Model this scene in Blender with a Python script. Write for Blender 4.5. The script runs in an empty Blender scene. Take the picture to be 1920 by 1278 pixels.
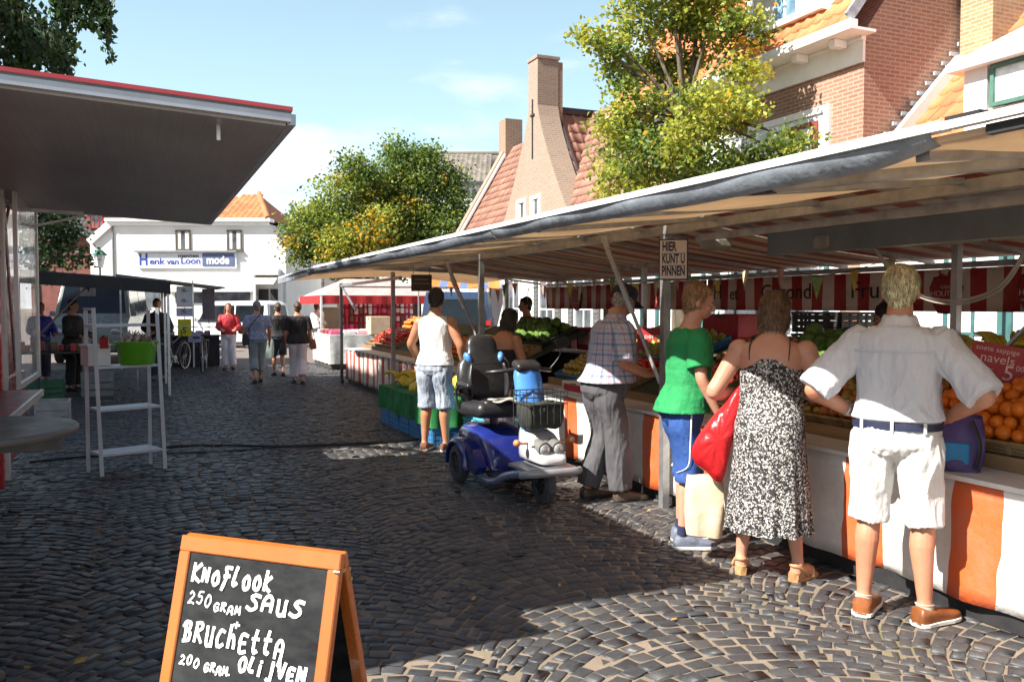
import bpy, math, random, numpy as np
from mathutils import Vector as V, Matrix as M, noise as NZ, Euler
random.seed(7); R = math.radians
SC = bpy.context.scene; COL = SC.collection
# ---------------------------------------------------------------- camera, sky, sun, exposure
YAW = 23.4
cam = bpy.data.cameras.new('camera'); camo = bpy.data.objects.new('camera', cam); COL.objects.link(camo)
cam.sensor_width = 36; cam.lens = 30.0; cam.clip_start = .05; cam.clip_end = 2000
EYE = 1.59
camo.location = (0, 0, EYE); camo.rotation_euler = (R(90-2.362), 0, R(-YAW)); SC.camera = camo
SUN = V((-2.6, -0.37, 2.4)).normalized()          # towards the sun
sl = bpy.data.lights.new('sun', 'SUN'); sl.energy = 5.0; sl.angle = R(.55); sl.color = (1, .945, .86)
so = bpy.data.objects.new('sun', sl); COL.objects.link(so); so.rotation_euler = SUN.to_track_quat('Z', 'Y').to_euler()
SC.view_settings.view_transform = 'Standard'; SC.view_settings.look = 'None'
SC.view_settings.exposure = 1.35; SC.view_settings.gamma = 1
w = bpy.data.worlds.new('World'); SC.world = w; w.use_nodes = True
nt = w.node_tree; N = nt.nodes; L = nt.links; bg = N['Background']; bg.inputs[1].default_value = .060
sky = N.new('ShaderNodeTexSky'); sky.sky_type = 'NISHITA'; sky.sun_disc = False
sky.sun_elevation = math.asin(SUN.z); sky.sun_rotation = math.atan2(SUN.x, SUN.y)
sky.air_density = 1.0; sky.dust_density = 1.0; sky.ozone_density = 1.0
tc = N.new('ShaderNodeTexCoord'); sep = N.new('ShaderNodeSeparateXYZ'); L.new(tc.outputs['Generated'], sep.inputs[0])
mp = N.new('ShaderNodeMapping'); mp.inputs['Scale'].default_value = (1.6, 1.6, 5.5); L.new(tc.outputs['Generated'], mp.inputs[0])
cn = N.new('ShaderNodeTexNoise'); cn.inputs['Scale'].default_value = 1.7; cn.inputs['Detail'].default_value = 9; cn.inputs['Roughness'].default_value = .56
L.new(mp.outputs[0], cn.inputs[0])
mr = N.new('ShaderNodeMapRange'); mr.inputs[1].default_value = .02; mr.inputs[2].default_value = .36; mr.inputs[3].default_value = .30; mr.inputs[4].default_value = -.16
L.new(sep.outputs[2], mr.inputs[0])
ad = N.new('ShaderNodeMath'); ad.operation = 'ADD'; L.new(cn.outputs[0], ad.inputs[0]); L.new(mr.outputs[0], ad.inputs[1])
cr = N.new('ShaderNodeMapRange'); cr.interpolation_type = 'SMOOTHSTEP'; cr.inputs[1].default_value = .50; cr.inputs[2].default_value = .76
L.new(ad.outputs[0], cr.inputs[0])
hz = N.new('ShaderNodeMix'); hz.data_type = 'RGBA'; hz.inputs['Factor'].default_value = .5; vf = N.new('ShaderNodeMapRange'); vf.inputs[1].default_value = .05; vf.inputs[2].default_value = .62; vf.inputs[3].default_value = .72; vf.inputs[4].default_value = .0; L.new(sep.outputs[2], vf.inputs[0]); L.new(vf.outputs[0], hz.inputs['Factor']); hz.inputs['B'].default_value = (6.4, 9.4, 10.4, 1); L.new(sky.outputs[0], hz.inputs['A'])   # thin high veil
mx = N.new('ShaderNodeMix'); mx.data_type = 'RGBA'; mx.inputs['B'].default_value = (9.4, 9.5, 9.6, 1)
L.new(cr.outputs[0], mx.inputs['Factor']); L.new(hz.outputs['Result'], mx.inputs['A']); L.new(mx.outputs['Result'], bg.inputs[0])

# ---------------------------------------------------------------- helpers
F_ = 1600.
def _ray(px, py):
    d = V(((px-960)/F_, (639-py)/F_, -1)); d.rotate(camo.rotation_euler); return d
def gp(px, py, z=0):                              # ground (or height z) point seen at a photo pixel: used only to measure the place
    d = _ray(px, py); t = (z-EYE)/d.z; return V((0, 0, EYE)) + d*t
def cz(xc, dep, z=0):                             # camera-right / depth metres to street metres
    c, s = math.cos(R(YAW)), math.sin(R(YAW)); return V((c*xc+s*dep, -s*xc+c*dep, z))

class MB:
    def __init__(s): s.v = []; s.f = []; s.m = []; s.mi = 0; s.T = M.Identity(4)
    def add(s, vs, fs, mi=None):
        b = len(s.v); T = s.T
        s.v += [tuple(T @ V(p)) for p in vs]
        s.f += [tuple(b+i for i in f) for f in fs]; s.m += [s.mi if mi is None else mi]*len(fs); return b
    def box(s, c, d, rot=None, mi=None, taper=1.0):
        hx, hy, hz = d[0]/2, d[1]/2, d[2]/2; vs = []
        for z in (-1, 1):
            k = taper if z > 0 else 1
            for x, y in ((-1,-1),(1,-1),(1,1),(-1,1)): vs.append(V((x*hx*k, y*hy*k, z*hz)))
        if rot is not None:
            e = Euler(rot).to_matrix(); vs = [e @ p for p in vs]
        s.add([p+V(c) for p in vs], [(3,2,1,0),(4,5,6,7),(0,1,5,4),(1,2,6,5),(2,3,7,6),(3,0,4,7)], mi)
    def bb(s, x0, x1, y0, y1, z0, z1, mi=None): s.box(((x0+x1)/2,(y0+y1)/2,(z0+z1)/2),(abs(x1-x0),abs(y1-y0),abs(z1-z0)),None,mi)
    def rbox(s, c, d, r, rot=None, mi=None, seg=3):       # box with rounded vertical edges and bevelled top and bottom
        hx, hy, hz = d[0]/2, d[1]/2, d[2]/2; r = min(r, hx*.98, hy*.98); b = min(r, hz*.9)
        def ring(ins, z):
            o = []
            for qx, qy, a0 in ((1,1,0),(-1,1,90),(-1,-1,180),(1,-1,270)):
                for i in range(seg+1):
                    a = R(a0+90*i/seg); rr = max(r-ins, .0005)
                    o.append(V((qx*(hx-r)+rr*math.cos(a), qy*(hy-r)+rr*math.sin(a), z)))
            return o
        rings = []
        for i in range(seg+1):
            a = R(90*i/seg); rings.append(ring(b*(1-math.sin(a)), -hz+b*(1-math.cos(a))))
        for i in range(seg+1):
            a = R(90-90*i/seg); rings.append(ring(b*(1-math.sin(a)), hz-b*(1-math.cos(a))))
        e = Euler(rot).to_matrix() if rot is not None else M.Identity(3)
        s.loft([[e @ p + V(c) for p in rg] for rg in rings], mi=mi)
    def loft(s, rings, closed=True, cap=True, mi=None):
        n = len(rings[0]); vs = [p for r in rings for p in r]; fs = []
        for j in range(len(rings)-1):
            for i in range(n if closed else n-1):
                k = (i+1) % n; fs.append((j*n+i, j*n+k, (j+1)*n+k, (j+1)*n+i))
        if cap and closed:
            for j, fl in ((0, True), (len(rings)-1, False)):
                c = sum((V(p) for p in rings[j]), V())/n; ci = len(vs); vs.append(c)
                for i in range(n):
                    k = (i+1) % n; fs.append((j*n+k, j*n+i, ci) if fl else (j*n+i, j*n+k, ci))
        s.add(vs, fs, mi)
    def tube(s, pts, rad, n=8, mi=None, ell=1.0, ref=None, smooth=0, cap=True):
        pts = [V(p) for p in pts]; rad = [rad]*len(pts) if not hasattr(rad, '__len__') else list(rad)
        if smooth and len(pts) > 2:
            P, Q = [], []
            for i in range(len(pts)-1):
                p0, p1, p2, p3 = pts[max(i-1,0)], pts[i], pts[i+1], pts[min(i+2,len(pts)-1)]
                for k in range(smooth):
                    t = k/smooth
                    P.append(.5*((2*p1)+(p2-p0)*t+(2*p0-5*p1+4*p2-p3)*t*t+(3*p1-p0-3*p2+p3)*t**3)); Q.append(rad[i]*(1-t)+rad[i+1]*t)
            P.append(pts[-1]); Q.append(rad[-1]); pts, rad = P, Q
        rings = []; x = None
        for i, p in enumerate(pts):
            t = (pts[min(i+1,len(pts)-1)]-pts[max(i-1,0)]).normalized()
            if x is None:
                r0 = V(ref) if ref is not None else (V((0,0,1)) if abs(t.z) < .9 else V((1,0,0)))
                x = t.cross(r0).normalized()
            else: x = (x-t*x.dot(t)).normalized()
            y = t.cross(x)
            rings.append([p+x*(rad[i]*math.cos(6.28318*k/n))+y*(rad[i]*ell*math.sin(6.28318*k/n)) for k in range(n)])
        s.loft(rings, cap=cap, mi=mi)
    def cyl(s, a, b, r, r2=None, n=16, mi=None): s.tube([a, b], [r, r if r2 is None else r2], n, mi)
    def bar(s, a, b, w_, h_, mi=None, up=(0,0,1)):        # rectangular bar between two points
        a, b = V(a), V(b); t = (b-a).normalized(); u = V(up)
        if abs(t.dot(u)) > .98: u = V((0,1,0))
        x = t.cross(u).normalized()*(w_/2); y = x.cross(t).normalized()*(h_/2)
        s.add([a-x-y,a+x-y,a+x+y,a-x+y,b-x-y,b+x-y,b+x+y,b-x+y],[(3,2,1,0),(4,5,6,7),(0,1,5,4),(1,2,6,5),(2,3,7,6),(3,0,4,7)],mi)
    def lathe(s, prof, c=(0,0,0), n=24, mi=None, sx=1, sy=1, cap=True):
        s.loft([[V((c[0]+r*sx*math.cos(6.28318*k/n), c[1]+r*sy*math.sin(6.28318*k/n), c[2]+z)) for k in range(n)] for r, z in prof], cap=cap, mi=mi)
    def ell(s, c, r, rot=None, n=14, m=9, mi=None, jit=0):
        e = Euler(rot).to_matrix() if rot is not None else M.Identity(3); rings = []
        for j in range(m+1):
            a = -math.pi/2+math.pi*j/m
            a = max(-1.5, min(1.5, a)); rg = []
            for k in range(n):
                b = 6.28318*k/n; q = 1+random.uniform(-jit, jit)
                rg.append(V(c)+e @ V((r[0]*q*math.cos(a)*math.cos(b), r[1]*q*math.cos(a)*math.sin(b), r[2]*q*math.sin(a))))
            rings.append(rg)
        s.loft(rings, mi=mi)
    def prism(s, poly, axis, a, b, mi=None):              # polygon (2-D) extruded along axis from a to b
        def P(p, t): return (t, p[0], p[1]) if axis == 'x' else (p[0], t, p[1]) if axis == 'y' else (p[0], p[1], t)
        n = len(poly); vs = [P(p, a) for p in poly]+[P(p, b) for p in poly]
        fs = [tuple(range(n))[::-1], tuple(range(n, 2*n))]+[(i, (i+1) % n, n+(i+1) % n, n+i) for i in range(n)]
        s.add(vs, fs, mi)
    def quad(s, a, b, c, d, mi=None): s.add([a, b, c, d], [(0,1,2,3)], mi)
    def grid(s, fn, nu, nv, mi=None):
        vs = [fn(i/nu, j/nv) for j in range(nv+1) for i in range(nu+1)]
        s.add(vs, [(j*(nu+1)+i, j*(nu+1)+i+1, (j+1)*(nu+1)+i+1, (j+1)*(nu+1)+i) for j in range(nv) for i in range(nu)], mi)
    def slab(s, fn, nu, nv, nrm, th, mi=None):            # a curved sheet with thickness th
        b = V(nrm)*th; k = (nu+1)*(nv+1)
        top = [V(fn(i/nu, j/nv)) for j in range(nv+1) for i in range(nu+1)]; vs = top+[p-b for p in top]; fs = []
        q = lambda i, j: j*(nu+1)+i
        for j in range(nv):
            for i in range(nu):
                f = (q(i,j), q(i+1,j), q(i+1,j+1), q(i,j+1)); fs += [f, tuple(k+t for t in f[::-1])]
        ed = [q(i,0) for i in range(nu)]+[q(nu,j) for j in range(nv)]+[q(i,nv) for i in range(nu,0,-1)]+[q(0,j) for j in range(nv,0,-1)]
        for i in range(len(ed)):
            a, c = ed[i], ed[(i+1) % len(ed)]; fs.append((c, a, k+a, k+c))
        s.add(vs, fs, mi)
    def build(s, name, mats, parent=None, smooth=False, loc=None, fix=False, auto=None):
        me = bpy.data.meshes.new(name); me.from_pydata(s.v, [], s.f)
        if not isinstance(mats, (list, tuple)): mats = [mats]
        for m_ in mats: me.materials.append(m_)
        n = len(me.polygons)
        me.polygons.foreach_set('material_index', s.m)
        if smooth: me.polygons.foreach_set('use_smooth', [True]*n)
        if fix:
            import bmesh
            bm = bmesh.new(); bm.from_mesh(me); bmesh.ops.recalc_face_normals(bm, faces=bm.faces); bm.to_mesh(me); bm.free()
        # box-projected uv in metres
        uv = me.uv_layers.new(name='uv'); co = np.array(s.v) if s.v else np.zeros((0,3))
        li = np.zeros(len(me.loops), int); me.loops.foreach_get('vertex_index', li)
        pn = np.zeros(n*3); me.polygons.foreach_get('normal', pn); pn = np.abs(pn.reshape(-1,3))
        tot = np.zeros(n, int); me.polygons.foreach_get('loop_total', tot); ax = np.repeat(np.argmax(pn, 1), tot); c = co[li]
        U = np.where(ax[:,None] == 0, c[:,[1,2]], np.where(ax[:,None] == 1, c[:,[0,2]], c[:,[0,1]]))
        uv.data.foreach_set('uv', U.astype(np.float32).ravel())
        if auto: me.set_sharp_from_angle(angle=R(auto))
        o = bpy.data.objects.new(name, me); COL.objects.link(o)
        if parent: o.parent = parent
        if loc is not None: o.location = loc
        return o

def tag(o, label=None, cat=None, group=None, kind=None):
    if label: o['label'] = label
    if cat: o['category'] = cat
    if group: o['group'] = group
    if kind: o['kind'] = kind
    return o
def thing(name, label, cat, loc=(0,0,0), rz=0, group=None):
    o = bpy.data.objects.new(name, None); COL.objects.link(o); o.location = loc; o.rotation_euler = (0,0,rz); o.empty_display_size = .1
    return tag(o, label, cat, group)
KIDS = {}
def copy_tree(o, parent=None):
    c = o.copy(); COL.objects.link(c)
    if parent: c.parent = parent
    for ch in list(o.children): copy_tree(ch, c)
    return c

# ---------------------------------------------------------------- materials (procedural)
def _nodes(name):
    m = bpy.data.materials.new(name); m.use_nodes = True; n = m.node_tree.nodes; return m, n, m.node_tree.links, n['Principled BSDF']
def _mix(n, l, a, b, fac):
    x = n.new('ShaderNodeMix'); x.data_type = 'RGBA'
    for s_, v_ in (('A', a), ('B', b)):
        if isinstance(v_, (tuple, list)): x.inputs[s_].default_value = (*v_[:3], 1)
        else: l.new(v_, x.inputs[s_])
    if isinstance(fac, (int, float)): x.inputs['Factor'].default_value = fac
    else: l.new(fac, x.inputs['Factor'])
    return x.outputs['Result']
def _noise(n, l, scale, det=5, rough=.6, sc=None, co='Object', dim='3D'):
    t = n.new('ShaderNodeTexCoord'); z = n.new('ShaderNodeTexNoise'); z.inputs['Scale'].default_value = scale; z.inputs['Detail'].default_value = det; z.inputs['Roughness'].default_value = rough
    if sc:
        q = n.new('ShaderNodeMapping'); q.inputs['Scale'].default_value = sc; l.new(t.outputs[co], q.inputs[0]); l.new(q.outputs[0], z.inputs[0])
    else: l.new(t.outputs[co], z.inputs[0])
    return z.outputs[0]
def _ramp(n, l, src, a, b, lo=0., hi=1.):
    x = n.new('ShaderNodeMapRange'); x.inputs[1].default_value = a; x.inputs[2].default_value = b; x.inputs[3].default_value = lo; x.inputs[4].default_value = hi; l.new(src, x.inputs[0]); return x.outputs[0]
def _bump(n, l, p, h, st, dist=.01):
    b = n.new('ShaderNodeBump'); b.inputs['Strength'].default_value = st; b.inputs['Distance'].default_value = dist; l.new(h, b.inputs['Height']); l.new(b.outputs[0], p.inputs['Normal'])
MC = {}
def mat(name, col, rough=.6, var=.18, scale=6, metal=0, bump=0, bsc=40, col2=None, tr=0, spec=.5, coat=0, sc=None, bdist=.004, sheen=0, sss=0, alpha=1, trans=0):
    if name in MC: return MC[name]
    m, n, l, p = _nodes(name); MC[name] = m
    c2 = col2 or tuple(min(1, c*(1-var*1.6)) for c in col); c1 = tuple(min(1, c*(1+var*.6)) for c in col) if not col2 else col
    f = _ramp(n, l, _noise(n, l, scale, 6, .62, sc), .32, .68)
    l.new(_mix(n, l, c1, c2, f), p.inputs['Base Color'])
    l.new(_ramp(n, l, _noise(n, l, scale*2.3, 4), .3, .7, max(.02, rough-.09), min(1, rough+.09)), p.inputs['Roughness'])
    p.inputs['Metallic'].default_value = metal; p.inputs['Specular IOR Level'].default_value = spec
    p.inputs['Coat Weight'].default_value = coat
    if sheen: p.inputs['Sheen Weight'].default_value = sheen
    if sss: p.inputs['Subsurface Weight'].default_value = sss; p.inputs['Subsurface Scale'].default_value = .012; p.inputs['Subsurface Radius'].default_value = (1, .35, .2)
    if trans: p.inputs['Transmission Weight'].default_value = trans
    if bump: _bump(n, l, p, _noise(n, l, bsc, 6, .6, sc), bump, bdist)
    if tr:
        t = n.new('ShaderNodeBsdfTranslucent'); l.new(_mix(n, l, c1, c2, f), t.inputs[0]); s_ = n.new('ShaderNodeMixShader'); s_.inputs[0].default_value = tr
        l.new(p.outputs[0], s_.inputs[1]); l.new(t.outputs[0], s_.inputs[2]); l.new(s_.outputs[0], n['Material Output'].inputs[0])
    return m
def brick(name, c1, c2, mortar, bw=.21, bh=.0625, ms=.011, dirt=.25, bump=.6):
    if name in MC: return MC[name]
    m, n, l, p = _nodes(name); MC[name] = m
    t = n.new('ShaderNodeTexCoord'); b = n.new('ShaderNodeTexBrick'); l.new(t.outputs['UV'], b.inputs[0])
    b.inputs['Scale'].default_value = 1; b.inputs['Brick Width'].default_value = bw; b.inputs['Row Height'].default_value = bh; b.inputs['Mortar Size'].default_value = ms; b.inputs['Mortar Smooth'].default_value = .15
    b.inputs['Color1'].default_value = (*c1, 1); b.inputs['Color2'].default_value = (*c2, 1); b.inputs['Mortar'].default_value = (*mortar, 1); b.inputs['Bias'].default_value = -.1
    f = _ramp(n, l, _noise(n, l, .9, 8, .7), .35, .75, 0, dirt); d = tuple(x*.45 for x in c2)
    f2 = _ramp(n, l, _noise(n, l, 14, 4, .6), .4, .75, 0, .35)
    l.new(_mix(n, l, _mix(n, l, b.outputs[0], d, f), tuple(min(1, x*1.35) for x in c1), f2), p.inputs['Base Color'])
    p.inputs['Roughness'].default_value = .88; _bump(n, l, p, b.outputs[1], -bump, .006)
    return m
def tiles(name, cols, rough=.75):                        # per-tile colour from the uv set of the roof builder
    m, n, l, p = _nodes(name)
    t = n.new('ShaderNodeUVMap'); t.uv_map = 'tile'; q = n.new('ShaderNodeTexWhiteNoise'); q.noise_dimensions = '2D'; fl = n.new('ShaderNodeVectorMath'); fl.operation = 'FLOOR'
    l.new(t.outputs[0], fl.inputs[0]); l.new(fl.outputs[0], q.inputs['Vector']); cr_ = n.new('ShaderNodeValToRGB'); e = cr_.color_ramp.elements
    e[0].color = (*cols[0], 1); e[1].color = (*cols[-1], 1)
    for i, c in enumerate(cols[1:-1]): e.new((i+1)/(len(cols)-1)).color = (*c, 1)
    l.new(q.outputs[0], cr_.inputs[0]); f = _ramp(n, l, _noise(n, l, 1.7, 8, .7), .42, .75, 0, .55)
    l.new(_mix(n, l, cr_.outputs[0], tuple(c*.42 for c in cols[0]), f), p.inputs['Base Color']); p.inputs['Roughness'].default_value = rough
    _bump(n, l, p, _noise(n, l, 60, 4), .25, .004); return m
def glass(name, col=(.05,.06,.07), rough=.06):
    if name in MC: return MC[name]
    m, n, l, p = _nodes(name); MC[name] = m; p.inputs['Base Color'].default_value = (*col, 1); p.inputs['Roughness'].default_value = rough; p.inputs['Specular IOR Level'].default_value = .9
    f = _ramp(n, l, _noise(n, l, 2.5, 3), .35, .65); l.new(_mix(n, l, col, tuple(c*2.2+.02 for c in col), f), p.inputs['Base Color']); return m
def clear(name, col=(.9,.95,.95), a=.22):                # thin clear sheet
    if name in MC: return MC[name]
    m, n, l, p = _nodes(name); MC[name] = m; p.inputs['Base Color'].default_value = (*col, 1); p.inputs['Roughness'].default_value = .08
    t = n.new('ShaderNodeBsdfTransparent'); s_ = n.new('ShaderNodeMixShader'); f = _ramp(n, l, _noise(n, l, 5, 4), .3, .7, a*.6, a*1.4)
    l.new(f, s_.inputs[0]); l.new(t.outputs[0], s_.inputs[1]); l.new(p.outputs[0], s_.inputs[2]); l.new(s_.outputs[0], n['Material Output'].inputs[0]); return m
def stripes(name, ca, cb, period, duty, axis='Y', rough=.55, wob=.0, tr=0, phase=0, bump=.5):
    m, n, l, p = _nodes(name); t = n.new('ShaderNodeTexCoord'); s_ = n.new('ShaderNodeSeparateXYZ'); l.new(t.outputs['Object'], s_.inputs[0])
    src = s_.outputs[axis]
    if wob:
        z = _ramp(n, l, _noise(n, l, 2.2, 2), .2, .8, -wob, wob); a = n.new('ShaderNodeMath'); l.new(src, a.inputs[0]); l.new(z, a.inputs[1]); src = a.outputs[0]
    a = n.new('ShaderNodeMath'); a.inputs[1].default_value = phase+500*period; l.new(src, a.inputs[0])
    k = n.new('ShaderNodeMath'); k.operation = 'MODULO'; k.inputs[1].default_value = period; l.new(a.outputs[0], k.inputs[0])
    g = n.new('ShaderNodeMath'); g.operation = 'LESS_THAN'; g.inputs[1].default_value = period*duty; l.new(k.outputs[0], g.inputs[0])
    dirt = _ramp(n, l, _noise(n, l, 4, 8, .75), .42, .8, 0, .42)
    c = _mix(n, l, _mix(n, l, cb, ca, g.outputs[0]), (.28,.24,.2), dirt); l.new(c, p.inputs['Base Color']); p.inputs['Roughness'].default_value = rough
    _bump(n, l, p, _noise(n, l, 7, 4), bump, .02)
    if tr:
        q = n.new('ShaderNodeBsdfTranslucent'); l.new(c, q.inputs[0]); x = n.new('ShaderNodeMixShader'); x.inputs[0].default_value = tr
        l.new(p.outputs[0], x.inputs[1]); l.new(q.outputs[0], x.inputs[2]); l.new(x.outputs[0], n['Material Output'].inputs[0])
    return m
WHITE = mat('white_paint', (.80,.79,.76), .5, .06, 3, bump=.08)
STEEL = mat('galvanised_steel', (.42,.43,.44), .42, .2, 9, .75, bump=.1)
ALU = mat('aluminium', (.56,.57,.58), .35, .12, 6, .8)
DARK = mat('dark_metal', (.035,.036,.04), .45, .2, 8)
BLACK = mat('black_rubber', (.018,.018,.02), .7, .25, 12, bump=.2)
RED = mat('red_paint', (.45,.03,.025), .35, .12, 5, coat=.3)
def text(body, size, m_, parent, loc, rot, name='lettering', ext=.002, align='CENTER', sx=1., bold=.0, sp=1.0, shear=0, fit=None):
    cu = bpy.data.curves.new(name, 'FONT'); cu.body = body; cu.size = size; cu.extrude = ext; cu.align_x = align; cu.align_y = 'CENTER'; cu.offset = bold; cu.space_character = sp; cu.shear = shear; cu.space_line = .95; cu.resolution_u = 4
    o = bpy.data.objects.new(name, cu); COL.objects.link(o); dg = bpy.context.evaluated_depsgraph_get()
    me = bpy.data.meshes.new_from_object(o.evaluated_get(dg)); bpy.data.objects.remove(o); me.materials.clear(); me.materials.append(m_)
    if fit:
        xs_ = [v_.co.x for v_ in me.vertices]; sx = fit/(max(xs_)-min(xs_))
    q = bpy.data.objects.new(name, me); COL.objects.link(q); q.parent = parent; q.location = loc; q.rotation_euler = rot; q.scale = (sx, 1, 1); return q
# ---------------------------------------------------------------- ground and paving
def ground_mat():
    m, n, l, p = _nodes('ground_joint_sand')
    f = _ramp(n, l, _noise(n, l, 3.2, 7, .7), .36, .66); c = _mix(n, l, (.25,.195,.145), (.14,.115,.08), f)
    g = _ramp(n, l, _noise(n, l, 1.1, 6, .7), .56, .70); c = _mix(n, l, c, (.10,.11,.035), g)
    l.new(c, p.inputs['Base Color']); p.inputs['Roughness'].default_value = .95; _bump(n, l, p, _noise(n, l, 90, 4), .5, .006); return m
def far_paving():
    m, n, l, p = _nodes('far_paving'); t = n.new('ShaderNodeTexCoord'); b = n.new('ShaderNodeTexBrick'); l.new(t.outputs['UV'], b.inputs[0])
    b.inputs['Scale'].default_value = 1; b.inputs['Brick Width'].default_value = .22; b.inputs['Row Height'].default_value = .11; b.inputs['Mortar Size'].default_value = .006
    b.inputs['Color1'].default_value = (.15,.125,.115,1); b.inputs['Color2'].default_value = (.21,.165,.145,1); b.inputs['Mortar'].default_value = (.11,.10,.08,1)
    f = _ramp(n, l, _noise(n, l, .7, 6, .7), .35, .7, 0, .5); l.new(_mix(n, l, b.outputs[0], (.10,.095,.09), f), p.inputs['Base Color']); p.inputs['Roughness'].default_value = .8
    _bump(n, l, p, b.outputs[1], -.5, .006); return m
g = MB(); g.quad((-300,-200,-.0062),(300,-200,-.0062),(300,500,-.0062),(-300,500,-.0062)); tag(g.build('ground', ground_mat()), kind='structure')
def flat_strip(name, x0, x1, y0, y1, z, m_):
    b = MB(); b.quad((x0,y0,z),(x1,y0,z),(x1,y1,z),(x0,y1,z)); return tag(b.build(name, m_), kind='structure')
flat_strip('street', -60, 90, 24.0, 120, -.002, far_paving())

def stone_mat():
    m, n, l, p = _nodes('basalt_setts'); a = n.new('ShaderNodeAttribute'); a.attribute_name = 'tone'
    cr_ = n.new('ShaderNodeValToRGB'); e = cr_.color_ramp.elements; e[0].color = (.019,.023,.031,1); e[1].color = (.066,.061,.060,1)
    e.new(.4).color = (.032,.036,.043,1); e.new(.75).color = (.046,.047,.050,1); l.new(a.outputs['Fac'], cr_.inputs[0])
    f = _ramp(n, l, _noise(n, l, 55, 5, .7), .35, .75, 0, .5); c = _mix(n, l, cr_.outputs[0], (.10,.09,.08), f)
    f = _ramp(n, l, _noise(n, l, 1.3, 5, .7), .52, .72, 0, .45); c = _mix(n, l, c, (.022,.021,.023), f)
    l.new(c, p.inputs['Base Color']); l.new(_ramp(n, l, _noise(n, l, 9, 4), .3, .7, .40, .64), p.inputs['Roughness']); p.inputs['Specular IOR Level'].default_value = .5
    _bump(n, l, p, _noise(n, l, 120, 5, .65), .32, .004); return m
def cobbles():
    rng = np.random.default_rng(3); W = 1.72; PH = R(58); RR = W/2/math.sin(PH); s = .095; P = []
    for c in range(-4, 6):
        xc = .55+c*W
        for k in range(int((24.2-1.2)/s)):
            y0 = 1.2+k*s-RR; n = int(round(2*PH*RR/.113)); off = rng.uniform(-.3, .3)
            for i in range(n+1):
                ph = -PH+(i+off)*2*PH/n
                if abs(ph) > PH: continue
                x = xc+RR*math.sin(ph); y = y0+RR*math.cos(ph)
                if x < -6 or x > 6.2 or y > 24 or y < 1.3 or x < -.48*y-1.5: continue
                P.append((x, y, -ph, 2*PH*RR/n, max(.048, s*math.cos(ph)*1.0)))
    P = np.array(P); n = len(P)
    P[:,0] += rng.normal(0,.004,n); P[:,1] += rng.normal(0,.004,n); a = P[:,2]+rng.normal(0,.035,n)
    L_ = (P[:,3]-.007)*rng.uniform(.88,1.02,n)/2; Hh = (P[:,4]-.006)*rng.uniform(.9,1.02,n)/2; top = rng.normal(0,.0028,n); tx = rng.normal(0,.014,n); ty = rng.normal(0,.018,n)
    q = np.array([(-1,-1),(1,-1),(1,1),(-1,1)]); vs = []
    for ins, zz in ((0.,-.03),(0.,-.0075),(.004,-.0015),(.009,.0)):
        jx = rng.normal(0,.0042,(n,4)); jy = rng.normal(0,.0042,(n,4))
        lx = q[None,:,0]*(L_[:,None]-ins)+jx; ly = q[None,:,1]*(Hh[:,None]-ins)+jy
        X = P[:,0,None]+lx*np.cos(a)[:,None]-ly*np.sin(a)[:,None]; Y = P[:,1,None]+lx*np.sin(a)[:,None]+ly*np.cos(a)[:,None]
        Z = np.full((n,4), zz)+top[:,None]+(lx*tx[:,None]+ly*ty[:,None] if zz > -.02 else 0); vs.append(np.stack([X,Y,Z],-1))
    vs = np.stack(vs,1).reshape(n,16,3); f = [(12,13,14,15)]
    for r in range(3):
        for i in range(4): j = (i+1) % 4; f.append((r*4+i, r*4+j, r*4+4+j, r*4+4+i))
    f = np.array(f); F = (f[None]+(np.arange(n)*16)[:,None,None]).reshape(-1,4)
    me = bpy.data.meshes.new('cobblestones'); me.vertices.add(n*16); me.vertices.foreach_set('co', vs.astype(np.float32).ravel()); nf = len(F)
    me.loops.add(nf*4); me.loops.foreach_set('vertex_index', F.astype(np.int32).ravel()); me.polygons.add(nf); me.polygons.foreach_set('loop_start', (np.arange(nf)*4).astype(np.int32)); me.polygons.foreach_set('loop_total', np.full(nf,4,np.int32))
    me.update(calc_edges=True); me.polygons.foreach_set('use_smooth', np.ones(nf,bool))
    at_ = me.attributes.new('tone','FLOAT','POINT'); at_.data.foreach_set('value', np.repeat(np.clip(rng.beta(1.6,1.9,n),0,1),16).astype(np.float32)); me.materials.append(stone_mat())
    o = bpy.data.objects.new('cobblestones', me); COL.objects.link(o); tag(o, kind='structure')
cobbles()
c = MB(); pts = [gp(55,868)]+[gp(*p) for p in ((150,858),(250,850),(330,838),(430,836),(520,838),(600,835),(690,832),(770,826))]+[V((3.75,10.1,0))]
c.tube([p+V((0,0,.012)) for p in pts], .011, 6, smooth=4)
pts = [gp(*p) for p in ((310,852),(400,850),(520,842),(640,836),(720,830))]; c2 = MB(); c2.tube([p+V((0,.05,.012)) for p in pts], .008, 6, smooth=4)
tag(c.build('power_cable', BLACK, smooth=True), 'thick black power cable lying across the cobbles from the snack trailer to the fruit stall', 'cable')
tag(c2.build('power_cable', BLACK, smooth=True), 'thinner black cable running beside the thick cable on the cobbles', 'cable')
LEAFY = mat('fallen_leaf', (.42,.26,.05), .7, .3, 20)
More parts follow.
